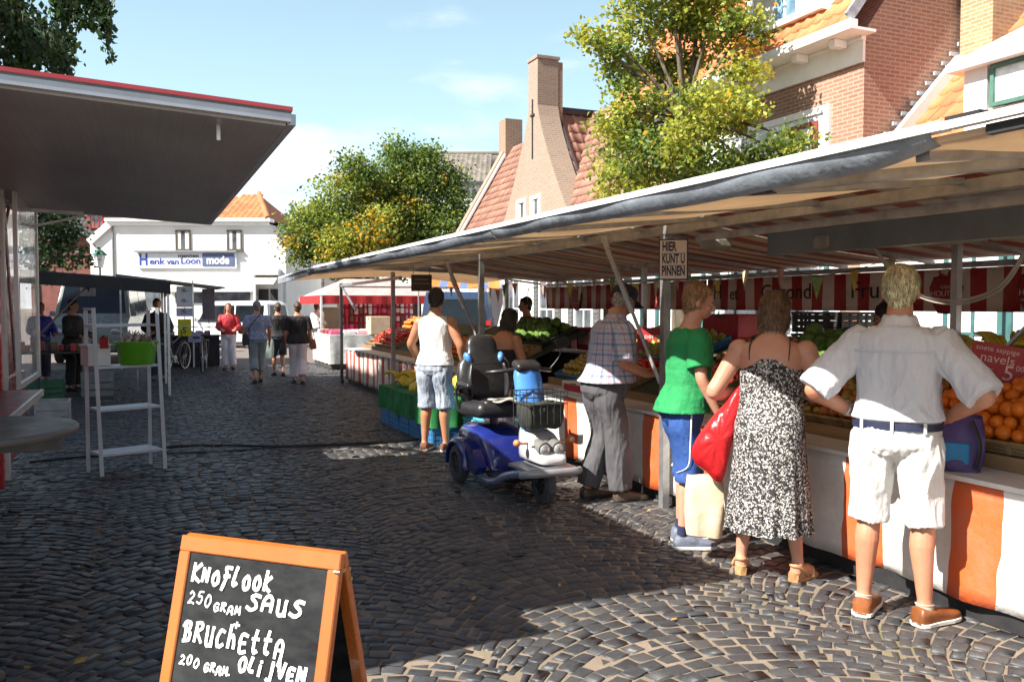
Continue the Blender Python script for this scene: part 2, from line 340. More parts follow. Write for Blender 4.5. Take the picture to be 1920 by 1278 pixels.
for i in range(46):
    x, y = random.uniform(-1.2, 3.6), random.uniform(2.6, 9)
    if i == 0: x, y = gp(150,1242).xy
    b = MB(); s = random.uniform(.018,.034) if i else .05; a = random.uniform(0,6.28)
    b.add([(-s,0,.004),(0,-s*.45,.008),(s,0,.012),(0,s*.45,.006)], [(0,1,2,3)]); o = b.build('fallen_leaf', LEAFY, loc=(x,y,.006)); o.rotation_euler = (random.uniform(-.3,.3),random.uniform(-.3,.3),a)
    tag(o, 'large yellow fallen leaf on the dark cobbles beside the chalkboard' if i == 0 else 'tiny fallen leaf lying on the cobbles of the market street', 'leaf', None if i == 0 else 'small fallen leaves')
# ---------------------------------------------------------------- buildings
T_ORANGE = tiles('orange_pantiles', [(.46,.135,.05),(.56,.18,.065),(.62,.22,.085),(.50,.15,.06)])
T_RED = tiles('weathered_red_tiles', [(.22,.105,.072),(.28,.135,.095),(.35,.19,.135),(.25,.115,.08)])
T_GREY = tiles('grey_brown_tiles', [(.13,.115,.095),(.19,.165,.135),(.25,.22,.18),(.15,.13,.11)])
T_DARK = tiles('dark_slates', [(.03,.032,.04),(.045,.045,.055),(.06,.06,.07)])
def roof(name, O, U, W_, parent, m_, tw=.24, tl=.34, amp=.028, poly=None, res=6):
    """rows of pantiles: O lower left corner, U along the eave, W_ up the slope; poly keeps tiles whose centre lies inside (u,v in metres)"""
    O, U, W_ = V(O), V(U), V(W_); lu, lv = U.length, W_.length; u, v = U/lu, W_/lv; nrm = u.cross(v).normalized()
    if nrm.z < 0: nrm = -nrm
    nu, nv = max(1, round(lu/tw)), max(1, round(lv/tl)); vs, fs, uv = [], [], []
    def inside(a, b):
        if not poly: return True
        c = False; k = len(poly)-1
        for i in range(len(poly)):
            (x1,y1),(x2,y2) = poly[i], poly[k]
            if (y1 > b) != (y2 > b) and a < (x2-x1)*(b-y1)/(y2-y1)+x1: c = not c
            k = i
        return c
    prof = [amp*(.55*math.sin(6.283*i/res+.6)+.25*math.sin(12.566*i/res)) for i in range(res+1)]
    for j in range(nv):
        for i in range(nu):
            if not inside((i+.5)*lu/nu, (j+.5)*lv/nv): continue
            b = len(vs); jit = random.uniform(-.004,.004)
            for r, dz in ((0,-.012),(0,.028+jit),(1.04,.002+jit)):
                for k in range(res+1):
                    vs.append(O+u*((i+k/res)*lu/nu)+v*((j+r)*lv/nv)+nrm*(prof[k]+dz))
            for r in (0,1):
                for k in range(res): a = b+r*(res+1)+k; fs.append((a,a+1,a+res+2,a+res+1)); uv += [(i+.5,j+.5)]*4
    me = bpy.data.meshes.new(name); me.from_pydata([tuple(p) for p in vs], [], fs); me.materials.append(m_); l_ = me.uv_layers.new(name='tile'); l_.data.foreach_set('uv', np.array(uv, np.float32).ravel())
    me.polygons.foreach_set('use_smooth', [True]*len(fs)); o = bpy.data.objects.new(name, me); COL.objects.link(o); o.parent = parent; return o
BR_SUN = brick('orange_red_brick', (.30,.158,.105), (.23,.112,.078), (.36,.28,.22))
BR_PALE = brick('pale_buff_brick', (.285,.20,.145), (.225,.155,.11), (.31,.27,.22), dirt=.12)
BR_BROWN = brick('brown_brick', (.30,.17,.10), (.23,.12,.075), (.33,.28,.22))
BR_YEL = brick('yellow_brown_brick', (.36,.25,.13), (.27,.17,.09), (.38,.33,.25), dirt=.45)
PLASTER = mat('white_plaster', (.80,.785,.75), .8, .05, 1.5, bump=.15, bsc=60)
FRAME = mat('white_joinery', (.82,.81,.78), .4, .04, 4)
GLS = glass('dark_window_glass'); CURT = mat('curtain', (.62,.60,.55), .9, .15, 9, bump=.4, bsc=12, sc=(9,9,.4))
LEAD = mat('lead_flashing', (.40,.42,.45), .6, .25, 7, .2, bump=.3)
def window(parent, c, w_, h_, nrm, m_frame=None, nx=1, nz=1, th=.07, curtain=False, sill=True, depth=.10, gl=None):
    """a window in a wall: c centre, nrm '-x' or '-y' (outward); frame, pane and sill"""
    mf = m_frame or FRAME; b = MB(); gM = MB(); c = V(c)
    def bx(m_, u0, u1, z0, z1, d0, d1):
        if nrm == '-x': m_.bb(c.x-d1, c.x-d0, c.y+u0, c.y+u1, c.z+z0, c.z+z1)
        else: m_.bb(c.x+u0, c.x+u1, c.y-d1, c.y-d0, c.z+z0, c.z+z1)
    W2, H2 = w_/2, h_/2
    bx(b,-W2,-W2+th,-H2,H2,-.03,.05); bx(b,W2-th,W2,-H2,H2,-.03,.05); bx(b,-W2+th,W2-th,H2-th,H2,-.03,.05); bx(b,-W2+th,W2-th,-H2,-H2+th,-.03,.05)
    for i in range(1, nx): x = -W2+i*w_/nx; bx(b,x-.022,x+.022,-H2+th,H2-th,-.02,.035)
    for i in range(1, nz): z = -H2+i*h_/nz; bx(b,-W2+th,W2-th,z-.018,z+.018,-.02,.03)
    f = b.build('window', mf, parent); bx(gM,-W2+th*.5,W2-th*.5,-H2+th*.5,H2-th*.5,.002,.012); gM.build('pane', gl or GLS, f)
    if curtain:
        k = MB(); bx(k,-W2+th,-W2+w_*.36,-H2+th,H2-th,.013,.018); bx(k,W2-w_*.36,W2-th,-H2+th,H2-th,.013,.018); k.build('curtain', CURT, f)
    if sill: k = MB(); bx(k,-W2-.06,W2+.06,-H2-.07,-H2-.002,-.02,.13); k.build('sill', mf, f)
    return f
# brick house with white eaves on the right (front X = 10, gable end facing the camera at Y = 9.8)
h = thing('brick_house', 'tall red brick house with white eaves and a roof dormer right of the yellowing tree', 'house', (10,9.8,0))
b = MB(); b.prism([(0,0),(7,0),(7,5.7),(3.7,10.6),(0,5.7)], 'y', 0, 7.2); b.build('wall', BR_SUN, h)
roof('roof', (-.42,-.12,5.74), (0,7.4,0), (4.12,0,5.35), h, T_ORANGE); roof('roof', (7.42,7.3,5.74), (0,-7.4,0), (-3.72,0,4.95), h, T_ORANGE)
b = MB(); b.bb(-.50,-.36,-.22,7.3,5.62,5.76); b.bb(-.36,.0,-.22,7.3,5.62,5.66); b.build('gutter', FRAME, h)
b = MB(); b.bb(-.05,-.003,-.02,7.25,5.24,5.56); b.bb(-.09,-.003,-.03,7.25,5.56,5.615)
for i in range(9): b.bb(-.34,-.1,.25+i*.82,.37+i*.82,5.5,5.615)
b.build('eaves_board', FRAME, h)
b = MB(); b.bar((-.46,-.14,5.80),(3.7,-.14,11.15),.16,.05,up=(0,1,0)); b.build('verge_board', LEAD, h)
d = MB(); d.bb(-.02,2.2,.62,2.75,6.05,6.3); d.bb(-.02,2.2,.62,.8,6.3,7.9); d.bb(-.02,2.2,2.57,2.75,6.3,7.9); d.bb(-.25,2.6,.42,2.95,7.9,8.1); dm = d.build('dormer', FRAME, h)
window(dm, (-.03,1.69,7.1), 1.76, 1.55, '-x', nx=2, curtain=True, gl=glass('sky_glass',(.10,.17,.24)))
b = MB(); b.box((1.0,4.9,7.0),(.9,.7,.06),(0,-R(52.4),0)); b.build('skylight', glass('sky_glass',(.10,.17,.24)), h)
window(h, (-.01,2.25,3.95), 3.2, 1.62, '-x', nx=3, th=.11, gl=glass('bright_glass',(.42,.45,.46),.25))
b = MB(); b.bb(-.06,-.02,.9,1.0,3.1,4.55); b.bb(-.06,-.02,1.0,1.7,4.48,4.55); b.build('window_trim', mat('red_brown_trim',(.25,.05,.04)), h)
b = MB(); b.bb(-.11,-.003,.3,6.9,.5,2.75); b.build('shop_front', FRAME, h)
for i in range(4): window(h, (-.12,1.2+i*1.6,1.5), 1.35, 1.7, '-x', nx=2, gl=glass('bright_glass',(.42,.45,.46),.25), m_frame=mat('teal_joinery',(.05,.14,.14)), sill=False)
# low near house with white dormer at far right
h = thing('tiled_house', 'low house with orange tiled roof and white dormer with green window frames at far right', 'house', (9.75,2.4,0))
b = MB(); b.prism([(0,0),(6,0),(6,3.1),(3.0,6.15),(.05,3.1)], 'y', 0, 7.2); b.build('wall', BR_BROWN, h)
roof('roof', (-.3,0,2.93), (0,7.2,0), (3.3,0,3.3), h, T_ORANGE, .25, .34, .03); roof('roof', (6.3,7.2,2.93), (0,-7.2,0), (-3.3,0,3.3), h, T_ORANGE)
b = MB(); b.bar((1.0,7.28,4.26),(3.2,7.28,6.46),.16,.1,up=(0,1,0)); b.bar((-.35,7.24,2.95),(2.1,7.24,5.4),.26,.09,up=(0,1,0)); b.build('verge_board', PLASTER, h)
b = MB()
for i in range(14): b.bb(.62+i*.17,.92+i*.17+random.uniform(0,.06),7.33,7.365,4.16+i*.17,4.22+i*.17)
b.build('stepped_flashing', LEAD, h)
b = MB(); b.bb(2.15,2.85,6.75,7.31,5.0,8.6); b.build('chimney', BR_YEL, h)
d = MB(); d.bb(.16,1.9,-.5,5.6,3.55,4.08); d.bb(.12,1.9,5.25,5.58,4.08,4.62); d.bb(.12,1.9,-.5,-.3,4.08,4.62)
d.prism([(-.55,4.62),(5.72,4.62),(5.72,4.72),(2.5,5.3),(-.55,4.72)], 'x', -.06, 2.0); dm = d.build('dormer', FRAME, h)
for i in range(3): window(dm, (.14,4.34-i*1.75,4.35), 1.7, .52, '-x', nx=2, th=.05, sill=False, m_frame=mat('green_joinery',(.07,.17,.13)), gl=glass('bright_glass',(.42,.45,.46),.25))
for y0_, y1_ in ((.2,2.6),(5.6,7.1)): b = MB(); b.bb(-.06,-.003,y0_,y1_,.3,2.6); b.build('wall_panel', PLASTER, h)
for i, y in enumerate((4.35,5.25)): window(h, (-.02,y,1.55), .85, 1.9, '-x', nx=2, nz=3, m_frame=mat('teal_joinery',(.05,.14,.14)), gl=glass('bright_glass',(.42,.45,.46),.25))
# house with the flared chimney gable
h = thing('gabled_house', 'old buff brick house whose flared front gable rises into a tall chimney', 'house', (10,17.3,0))
b = MB(); b.prism([(0,0),(6,0),(6,3.9),(1.7,6.85),(0.02,3.85)], 'y', 0.12, 9.9); b.build('wall', BR_PALE, h)
def gw(z): t = max(0, min(1, (z-3.4)/(7.0-3.4))); return .30+(2.55-.30)*(1-t)**1.28
zs = [3.4+i*.3 for i in range(13)]; Yc = 4.05
poly = [(Yc-gw(3.4),0)]+[(Yc-gw(z),z) for z in zs]+[(Yc-.3,8.25),(Yc+.3,8.25)]+[(Yc+gw(z),z) for z in zs[::-1]]+[(Yc+gw(3.4),0)]
b = MB(); b.prism(poly, 'x', -.14, .48); b.bb(-.17,.52,Yc-.33,Yc+.33,8.25,8.33); b.build('gable_wall', BR_PALE, h)
b = MB(); b.bb(.482,.62,Yc-.29,Yc+.29,6.3,8.2); b.build('chimney', BR_BROWN, h)
for y in (Yc-.25, Yc+.68): window(h, (-.15,y,4.05), .66, 1.05, '-x', th=.1, curtain=True)
b = MB(); b.bb(-.17,-.143,Yc-.02,Yc+.02,5.6,7.2); b.bb(-.18,-.143,Yc-.12,Yc+.12,6.75,6.8); b.build('wall_anchor', DARK, h)
b = MB(); b.bb(-.2,.35,Yc-2.95,Yc-2.45,3.25,3.85); b.build('corner_block', BR_PALE, h)
roof('roof', (-.3,-.0,3.62), (0,9.9,0), (1.98,0,3.36), h, T_RED, .2, .28, .02)
roof('roof', (.5,Yc-2.2,3.9), (4.5,0,0), (0,2.2,3.0), h, T_RED, .26, .36, .032, poly=[(0,0),(.9,0),(4.6,3.72),(0,3.72)])
roof('roof', (5,Yc+2.2,3.9), (-4.5,0,0), (0,-2.2,3.0), h, T_RED, .26, .36, .032)
b = MB(); b.tube([(.45,Yc,6.97),(5,Yc,6.97)], .11, 8); b.bar((.55,Yc-2.05,4.05),(.55,Yc-.2,6.72),.12,.05,up=(1,0,0)); b.build('ridge', mat('dark_ridge',(.06,.05,.05)), h)
b = MB(); b.bar((-.3,9.95,3.62),(1.7,9.95,7.02),.34,.3,up=(0,1,0)); b.build('verge_wall', BR_PALE, h)
b = MB(); b.bar((-.3,9.74,3.80),(1.68,9.74,7.14),.06,.14,up=(0,1,0)); b.build('verge_board', PLASTER, h)
b = MB(); b.bb(1.42,2.05,9.65,10.25,5.8,7.95); b.build('chimney', BR_BROWN, h)
b = MB(); b.bb(-.18,-.145,.1,9.9,.3,2.9); b.build('plinth', PLASTER, h)
for y in (.95,3.0,5.2,7.6): window(h, (-.19,y,1.5), .95, 1.75, '-x', nx=2, nz=2, gl=GLS)
for y in (.3,1.62,2.35,3.66):
    b = MB(); b.bb(-.24,-.2,y-.13,y+.13,.65,2.35)
    for i in range(14): b.bb(-.255,-.24,y-.11,y+.11,.75+i*.11,.81+i*.11)
    b.build('shutter', mat('grey_shutter',(.13,.13,.13)), h)
# white fashion shop closing the street, facing the camera (1 px of the photo = k m at its distance)
def frame_at(dep): return dep/F_, (lambda px, py: ((px-960)*dep/F_, EYE+(573-py)*dep/F_))
k_, S_ = frame_at(38.); o_ = cz(0, 38.)
h = thing('shop_building', 'white plastered fashion shop with orange hipped roof closing the end of the street', 'shop', o_, R(-YAW))
P_ = lambda *a: [S_(*q) for q in a]
b = MB(); b.prism(P_((172,640),(172,452),(213,420),(505,420),(522,445),(537,462),(537,640)), 'y', 0, 7); b.build('wall', PLASTER, h)
def bp(b, px0, py0, px1, py1, d0, d1, mi=None): x0, z1 = S_(px0, py0); x1, z0 = S_(px1, py1); b.bb(x0, x1, d0, d1, z0, z1, mi)
b = MB(); bp(b,205,411,512,417,-.32,.4); bp(b,212,417,507,424,-.2,-.003); b.bar((*S_(172,455)[:1],-.1,S_(172,455)[1]),(S_(214,418)[0],-.1,S_(214,418)[1]),.3,.12,up=(0,1,0)); b.build('cornice', FRAME, h)
x0, z0 = S_(290,413); x1, z1 = S_(507,413); xp, zp = S_(452,350)
roof('roof', (x0,-.25,z0), (x1-x0,0,0), (0,3.2,zp-z0), h, T_ORANGE, .26, .36, .03, poly=[(0,0),(x1-x0,0),(xp-x0+.1,3.6),(xp-x0-.4,3.6)])
b = MB(); b.add([(x1,-.25,z0),(x1,7,z0),(xp,2.95,zp),(x0,-.25,z0),(x0,7,z0)], [(0,1,2),(1,4,2),(4,3,2)]); b.build('roof_slope', T_ORANGE, h)
b = MB(); b.tube([(x1+.02,-.3,z0+.04),(xp,2.95,zp+.05)], .12, 8); b.build('hip_ridge', T_ORANGE, h)
for px in (346,442):
    x, z = S_(px,451); window(h, (x,-.01,z), .66, .9, '-y', m_frame=mat('dark_frame',(.09,.08,.06)), th=.06, curtain=True)
b = MB(); bp(b,262,474,446,503,-.10,-.003); sb = b.build('shop_sign', mat('pale_sign',(.70,.72,.76),.4,.03), h)
b = MB(); bp(b,383,475.5,442,499,-.13,-.102); b.build('sign_panel', mat('slate_blue_panel',(.10,.13,.24),.4,.06), sb)
NAVY = mat('navy_letters',(.02,.05,.30),.5,.05); LW = mat('white_letters',(.85,.85,.85),.5,.02)
def stx(s, px, py, size, m_, dy, wpx, bold=.004): x, z = S_(px, py); return text(s, size*k_, m_, sb, (x,dy,z), (R(90),0,0), bold=bold, fit=wpx*k_)
stx('H',273,488,30,NAVY,-.106,15,.02); stx('enk',298,491,15,NAVY,-.106,29,.010); stx('van',328,491.5,15,NAVY,-.106,23,.010); stx('Loon',361,490,16,NAVY,-.106,36,.010); stx('mannen',357,480,9,mat('dark_letters',(.03,.03,.04)),-.106,38,.006); stx('mode',412,488.5,21,LW,-.136,42,.015)
b = MB(); bp(b,258,470.5,448,473.5,-.25,-.003); b.build('sign_gutter', mat('grey_trim',(.25,.25,.26)), h)
b = MB(); bp(b,330,548,470,568,-.05,-.003); bp(b,228,535,300,575,-.05,-.003); b.build('shop_window', GLS, h)
b = MB(); bp(b,318,540,478,547,-.35,-.003); b.build('window_canopy', FRAME, h)
b = MB(); bp(b,486,542,504,630,-.06,-.003); bp(b,508,542,524,630,-.06,-.003); b.build('door', mat('dark_door',(.025,.02,.02)), h)
b = MB(); bp(b,214,424,216,600,-.08,-.003); b.build('downpipe', MC['grey_trim'], h)
b = MB(); bp(b,478,505,528,516,-.5,-.003); bp(b,480,516,484,640,-.35,-.003); bp(b,526,516,532,640,-.35,-.003); b.build('porch', FRAME, h)
x, z = S_(520,518); b = MB(); b.add([(S_(484,520)[0],-.05,S_(484,515)[1]),(S_(526,520)[0],-.05,S_(526,515)[1]),(S_(526,520)[0],-1.1,S_(526,534)[1]),(S_(484,520)[0],-1.1,S_(484,534)[1])],[(0,1,2,3)]); b.build('door_awning', mat('cream_canvas',(.55,.52,.46),.8), h)
# smaller neighbours behind
def plain_house(name, label, dep, px0, px1, py_eave, py_ridge, wallm, roofm, rx0, rx1, deep=6, hip=0, wins=(), base=640, wm=None, cat='house'):
    kk, s_ = frame_at(dep); h = thing(name, label, cat, cz(0, dep), R(-YAW)); x0, ze = s_(px0, py_eave); x1, _ = s_(px1, py_eave); _, zr = s_(0, py_ridge); a0, _ = s_(rx0, 0); a1, _ = s_(rx1, 0)
    b = MB(); b.bb(x0, x1, 0, deep, -.02, ze); b.build('wall', wallm, h)
    roof('roof', (x0-.1,-.3,ze), (x1-x0+.2,0,0), (0,deep/2+.3,zr-ze), h, roofm, .28, .38, .03, poly=[(0,0),(x1-x0+.2,0),(a1-x0+.1,99),(a0-x0+.1,99)] if 0 else [(0,0),(x1-x0+.2,0),(a1-x0+.12,math.hypot(deep/2+.3,zr-ze)+.1),(a0-x0+.08,math.hypot(deep/2+.3,zr-ze)+.1)])
    b = MB(); b.add([(x0,0,ze),(x0,deep,ze),(a0,deep/2,zr-.05),(x1,0,ze),(x1,deep,ze),(a1,deep/2,zr-.05)], [(0,2,1),(3,4,5),(1,2,5,4)]); b.build('gable', wm or wallm, h)
    b = MB(); b.tube([(a0,deep/2,zr+.02),(a1,deep/2,zr+.02)], .11, 8); b.build('ridge', roofm, h)
    b = MB(); b.bb(x0-.15,x1+.15,-.42,-.28,ze-.1,ze+.04); b.build('gutter', mat('dark_gutter',(.04,.06,.06)), h)
    for px, py, w_, h_ in wins: x, z = s_(px, py); window(h, (x,-.01,z), w_, h_, '-y', curtain=True)
    return h
plain_house('grey_roofed_house', 'white house with long grey brown tiled roof behind the green trees', 46., 705, 915, 345, 266, PLASTER, T_GREY, 775, 948, 8, wins=((760,420,1.1,1.4),(860,420,1.1,1.4),(890,372,.9,1.0)))
plain_house('small_house', 'small white house with orange roof just right of the fashion shop', 44., 500, 545, 432, 403, PLASTER, T_ORANGE, 490, 530, 5, wins=((530,455,.9,1.1),))
plain_house('brown_house', 'brown brick house in the street beyond the white shop', 50., 541, 640, 435, 395, BR_BROWN, T_RED, 548, 660, 7, wins=((556,470,.9,1.5),(575,470,.9,1.5),(560,545,1.6,1.8),(600,545,2.0,1.8)))
plain_house('distant_house', 'distant pale house seen between the tree trunks', 58., 630, 960, 460, 420, BR_PALE, T_RED, 650, 960, 7, wins=((690,520,1.2,1.7),(760,520,1.2,1.7),(830,520,1.2,1.7)))
hh = plain_house('timbered_house', 'dark house with red window frames and slate roof left of the white shop', 42., 60, 190, 442, 372, mat('dark_red_wall',(.16,.05,.04),.8,.25,3,bump=.2), T_DARK, 40, 150, 5)
kk, s_ = frame_at(42.); x, z = s_(181,412); b = MB(); b.bb(x-.45,x+.62,.1,2.4,z-.62,z+.55); dm = b.build('dormer', mat('dark_red_wall',(.16,.05,.04)), hh)
window(dm, (x+.05,.08,z), .7, .85, '-y', m_frame=RED, nx=3, sill=False); b = MB(); b.add([(x-.7,-.3,z+.5),(x+1.2,-.3,z+.5),(x+1.2,2.6,z+.9),(x-.7,2.6,z+.9),(x-.7,-.3,z+.58),(x+1.2,-.3,z+.58),(x+1.2,2.6,z+.98),(x-.7,2.6,z+.98)],[(0,1,5,4),(4,5,6,7),(1,2,6,5),(0,4,7,3),(0,3,2,1)]); b.build('dormer_roof', T_DARK, hh)
# unseen houses along the left side, added and sized to shade the street
for i, (y0, y1, ht) in enumerate(((8.2,12.6,10.2),(12.7,17.6,10.3),(17.7,25.5,9.2))):
    h = thing('shade_house', ['unseen brown brick house added on the left to shade the street','unseen pale house in the middle of the left row, added for its shade','unseen last brick house of the left row, added for its shade'][i], 'house', (-14,y0,0))
    b = MB(); b.prism([(0,0),(7,0),(7,ht),(3.5,ht+2.6),(0,ht)], 'y', 0, y1-y0); b.build('wall', [BR_BROWN,PLASTER,BR_SUN][i], h)
    b = MB(); b.slab(lambda u, v: (7.3-3.8*u, v*(y1-y0), ht-.2+2.9*u), 2, 2, (.6,0,.8), .1); b.slab(lambda u, v: (-.3+3.8*u, v*(y1-y0), ht-.2+2.9*u), 2, 2, (-.6,0,.8), .1); b.build('roof', T_DARK, h)
    for y in (1.2, 3.4):
        for z in (1.6, 4.6): b = MB(); b.bb(7.0,7.05,y-.5,y+.5,z-.8,z+.8); w_ = b.build('window', FRAME, h); b = MB(); b.bb(7.052,7.06,y-.42,y+.42,z-.72,z+.72); b.build('pane', GLS, w_)
# ---------------------------------------------------------------- trees
def leaf_mat(name, col, tr=.45):
    if name in MC: return MC[name]
    m, n, l, p = _nodes(name); MC[name] = m
    f = _ramp(n, l, _noise(n, l, 2.3, 6, .7), .3, .7); c = _mix(n, l, tuple(x*1.3 for x in col), tuple(x*.62 for x in col), f)
    l.new(c, p.inputs['Base Color']); p.inputs['Roughness'].default_value = .5; p.inputs['Specular IOR Level'].default_value = .35
    t = n.new('ShaderNodeBsdfTranslucent'); l.new(_mix(n, l, c, (col[0]*1.6,col[1]*1.5,col[2]*.7), .5), t.inputs[0]); s_ = n.new('ShaderNodeMixShader'); s_.inputs[0].default_value = tr
    l.new(p.outputs[0], s_.inputs[1]); l.new(t.outputs[0], s_.inputs[2]); l.new(s_.outputs[0], n['Material Output'].inputs[0]); return m
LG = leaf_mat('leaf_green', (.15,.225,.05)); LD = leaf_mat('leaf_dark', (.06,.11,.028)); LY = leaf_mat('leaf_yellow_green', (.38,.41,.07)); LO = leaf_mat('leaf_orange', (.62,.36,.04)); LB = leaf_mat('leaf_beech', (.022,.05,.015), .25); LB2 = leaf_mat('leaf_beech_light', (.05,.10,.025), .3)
BARK = mat('bark', (.13,.10,.07), .9, .4, 9, bump=.9, bsc=30, sc=(1,1,.25), bdist=.02)
def leaves_obj(name, P, mi, size, mats, parent, rng, down=.25, asp=.62):
    """P leaf centres (n,3), mi material slot of each: two-triangle folded leaves with random orientation"""
    n = len(P); a = rng.uniform(0,6.283,n); el = rng.normal(-down,.55,n); d = np.stack([np.cos(a)*np.cos(el),np.sin(a)*np.cos(el),np.sin(el)],1)
    r = rng.normal(0,1,(n,3)); r -= d*(r*d).sum(1)[:,None]; r /= np.linalg.norm(r,axis=1)[:,None]; nn = np.cross(d,r); s = size*rng.uniform(.65,1.3,n)[:,None]
    v = np.stack([P-d*s*.5, P+r*s*asp*.5+nn*s*.12, P+d*s*.5, P-r*s*asp*.5+nn*s*.12],1)
    me = bpy.data.meshes.new(name); me.vertices.add(n*4); me.vertices.foreach_set('co', v.astype(np.float32).ravel())
    F = np.array([(0,1,2),(0,2,3)])[None]+(np.arange(n)*4)[:,None,None]; F = F.reshape(-1,3); nf = len(F); me.loops.add(nf*3); me.loops.foreach_set('vertex_index', F.astype(np.int32).ravel())
    me.polygons.add(nf); me.polygons.foreach_set('loop_start', (np.arange(nf)*3).astype(np.int32)); me.polygons.foreach_set('loop_total', np.full(nf,3,np.int32))
    me.polygons.foreach_set('material_index', np.repeat(mi,2).astype(np.int32)); me.update(calc_edges=True)
    for m_ in mats: me.materials.append(m_)
    o = bpy.data.objects.new(name, me); COL.objects.link(o); o.parent = parent; return o
def tree(name, label, base, fork, lobes, mats, size, ncl, nlf, seed, trunk_r=.14, group=None, cw=None, clump=.2, twig=True):
    """lobes: (x,y,z, rx,ry,rz, weights over mats) relative to base; each lobe = ncl clumps * nlf leaves near its shell, limbs run to the clumps"""
    rng = np.random.default_rng(seed); t = thing(name, label, 'tree', base, 0, group); tb = MB(); fz = V(fork)
    tb.tube([(0,0,-.05),(0.02,0,fz.z*.45),(fz.x,fz.y,fz.z)], [trunk_r*1.25,trunk_r,trunk_r*.82], 10, smooth=4); P, MI = [], []; top = fz
    for lb in lobes:
        c = np.array(lb[:3]); r = np.array(lb[3:6]); wts = np.array(lb[6]); n = int(ncl*max(.35,(r[0]*r[1]*r[2])**(1/3)/.7)**2)
        mid = V(fz.lerp(V(c), .55)); mid.z += .12*(V(c)-fz).length*.4; lr = trunk_r*.30
        tb.tube([fz, mid, V(c)], [lr, lr*.6, lr*.3], 6, smooth=3)
        for _ in range(n):
            d = rng.normal(0,1,3); d /= np.linalg.norm(d); q = c+d*r*(rng.uniform(.35,1.02)**.6)
            if twig and rng.random() < .45: tb.tube([V(c), V(c+(q-c)*.5+rng.normal(0,.05,3)), V(q)], [lr*.26, lr*.17, .004], 4)
            k = max(4, int(rng.normal(nlf, nlf*.25))); ll = q+rng.normal(0,1,(k,3))*clump*np.array([1,1,.72]); m0 = rng.choice(len(mats), p=wts/wts.sum())
            P.append(ll); mm = np.full(k, m0); sw = rng.random(k) < .25; mm[sw] = rng.choice(len(mats), sw.sum(), p=wts/wts.sum()); MI.append(mm)
    tb.build('trunk', BARK, t, smooth=True); leaves_obj('crown', np.concatenate(P), np.concatenate(MI), size, mats, t, rng); return t
def plobe(base, dep, px, py, rpx, rpy, wts, dz=0):
    """lobe seen at photo pixel px,py at depth dep, radii in photo px"""
    k = dep/F_; d = _ray(px, py); cdir = _ray(960, 573); p = V((0,0,EYE))+d*(dep/ d.dot(V((math.sin(R(YAW)), math.cos(R(YAW)), 0)).normalized())); q = p-V(base); return (q.x, q.y, q.z, rpx*k, (rpx*.55+rpy*.45)*k, rpy*k, wts)
B = (8.0, 11.6, 0); D_ = 13.8
Wy, Wg, Wm = [.22,.03,.71,.04], [.56,.12,.30,.02], [.36,.05,.56,.03]
lob = [plobe(B, D_+dd, *a) for dd, a in ((0,(1100,75,42,22,Wy)),(0,(1160,90,30,25,Wm)),(.3,(1200,40,55,38,Wm)),(.2,(1270,15,60,50,Wm)),(0,(1340,20,55,45,Wm)),(-.2,(1395,60,40,48,Wg)),(.4,(1170,130,35,32,Wm)),(.8,(1215,110,40,40,Wg)),(.5,(1310,90,40,38,Wm)),
  (0,(1190,185,48,42,Wm)),(-.5,(1150,215,34,30,Wy)),(.9,(1260,170,45,50,Wg)),(-.3,(1385,150,42,35,Wy)),(-.9,(1320,195,52,42,Wy)),(-.5,(1395,205,34,38,Wy)),(-.2,(1350,235,52,34,Wy)),(0,(1195,245,45,34,Wm)),(.2,(1155,290,28,36,Wm)),(-.9,(1290,250,42,36,Wy)),(-.6,(1225,300,60,45,Wg)),(-.4,(1170,345,50,38,Wm)),(-.8,(1320,305,62,40,Wg)),(-.6,(1400,310,52,34,Wg)),(-.9,(1460,285,48,26,Wg)),(-.9,(1495,262,22,20,Wg)),(.2,(1250,355,70,32,Wg)),(0,(1330,350,60,26,Wg)),(0,(1250,-60,110,60,Wm)),(.8,(1330,-70,90,50,Wm)),(.6,(1270,420,90,40,Wg)))]
tree('lime_tree', 'tall lime tree with yellowing leaves behind the stall canopy, in front of the brick house', B, (.05,.0,4.6), lob, [LG,LD,LY,LO], .092, 47, 66, 5, .15, clump=.135)
Wa, Wb, Wc = [.55,.15,.28,.02], [.55,.38,.05,.02], [.34,.10,.28,.28]
B = tuple(cz(-5.2, 29.)); lob = [plobe(B, 29+dd, *a) for dd, a in ((0,(663,318,32,26,Wa)),(0,(640,365,42,34,Wa)),(.4,(690,345,38,34,Wa)),(0,(580,425,40,34,Wa)),(-.4,(560,455,25,26,[.3,.1,.2,.4])),(0,(625,420,50,42,Wa)),(.3,(595,400,26,22,Wa)),(-.8,(675,455,34,40,Wc)),(-.5,(640,465,50,36,Wa)),(0,(590,470,46,30,Wb)),(0,(700,430,46,44,Wa)),(-.8,(700,430,22,40,Wc)),(0,(660,490,70,26,Wb)))]
tree('maple_tree', 'smaller light green tree with orange patches behind the far end of the canopy', B, (0,0,2.6), lob, [LG,LD,LY,LO], .125, 34, 62, 6, .13, 'trees behind the stall', clump=.24)
B = tuple(cz(-3.4, 30.5)); lob = [plobe(B, 30.5+dd, *a) for dd, a in ((0,(748,275,24,24,Wb)),(0,(752,318,44,40,Wb)),(.4,(800,310,36,34,Wb)),(0,(720,365,44,40,Wa)),(0,(780,375,60,50,Wb)),(.3,(838,340,30,34,Wb)),(0,(852,400,28,42,Wb)),(-.6,(760,420,56,46,Wa)),(-.4,(820,440,54,40,Wb)),(0,(760,470,60,26,Wb)),(0,(850,470,34,22,Wb)),(.5,(800,500,70,30,Wb)))]
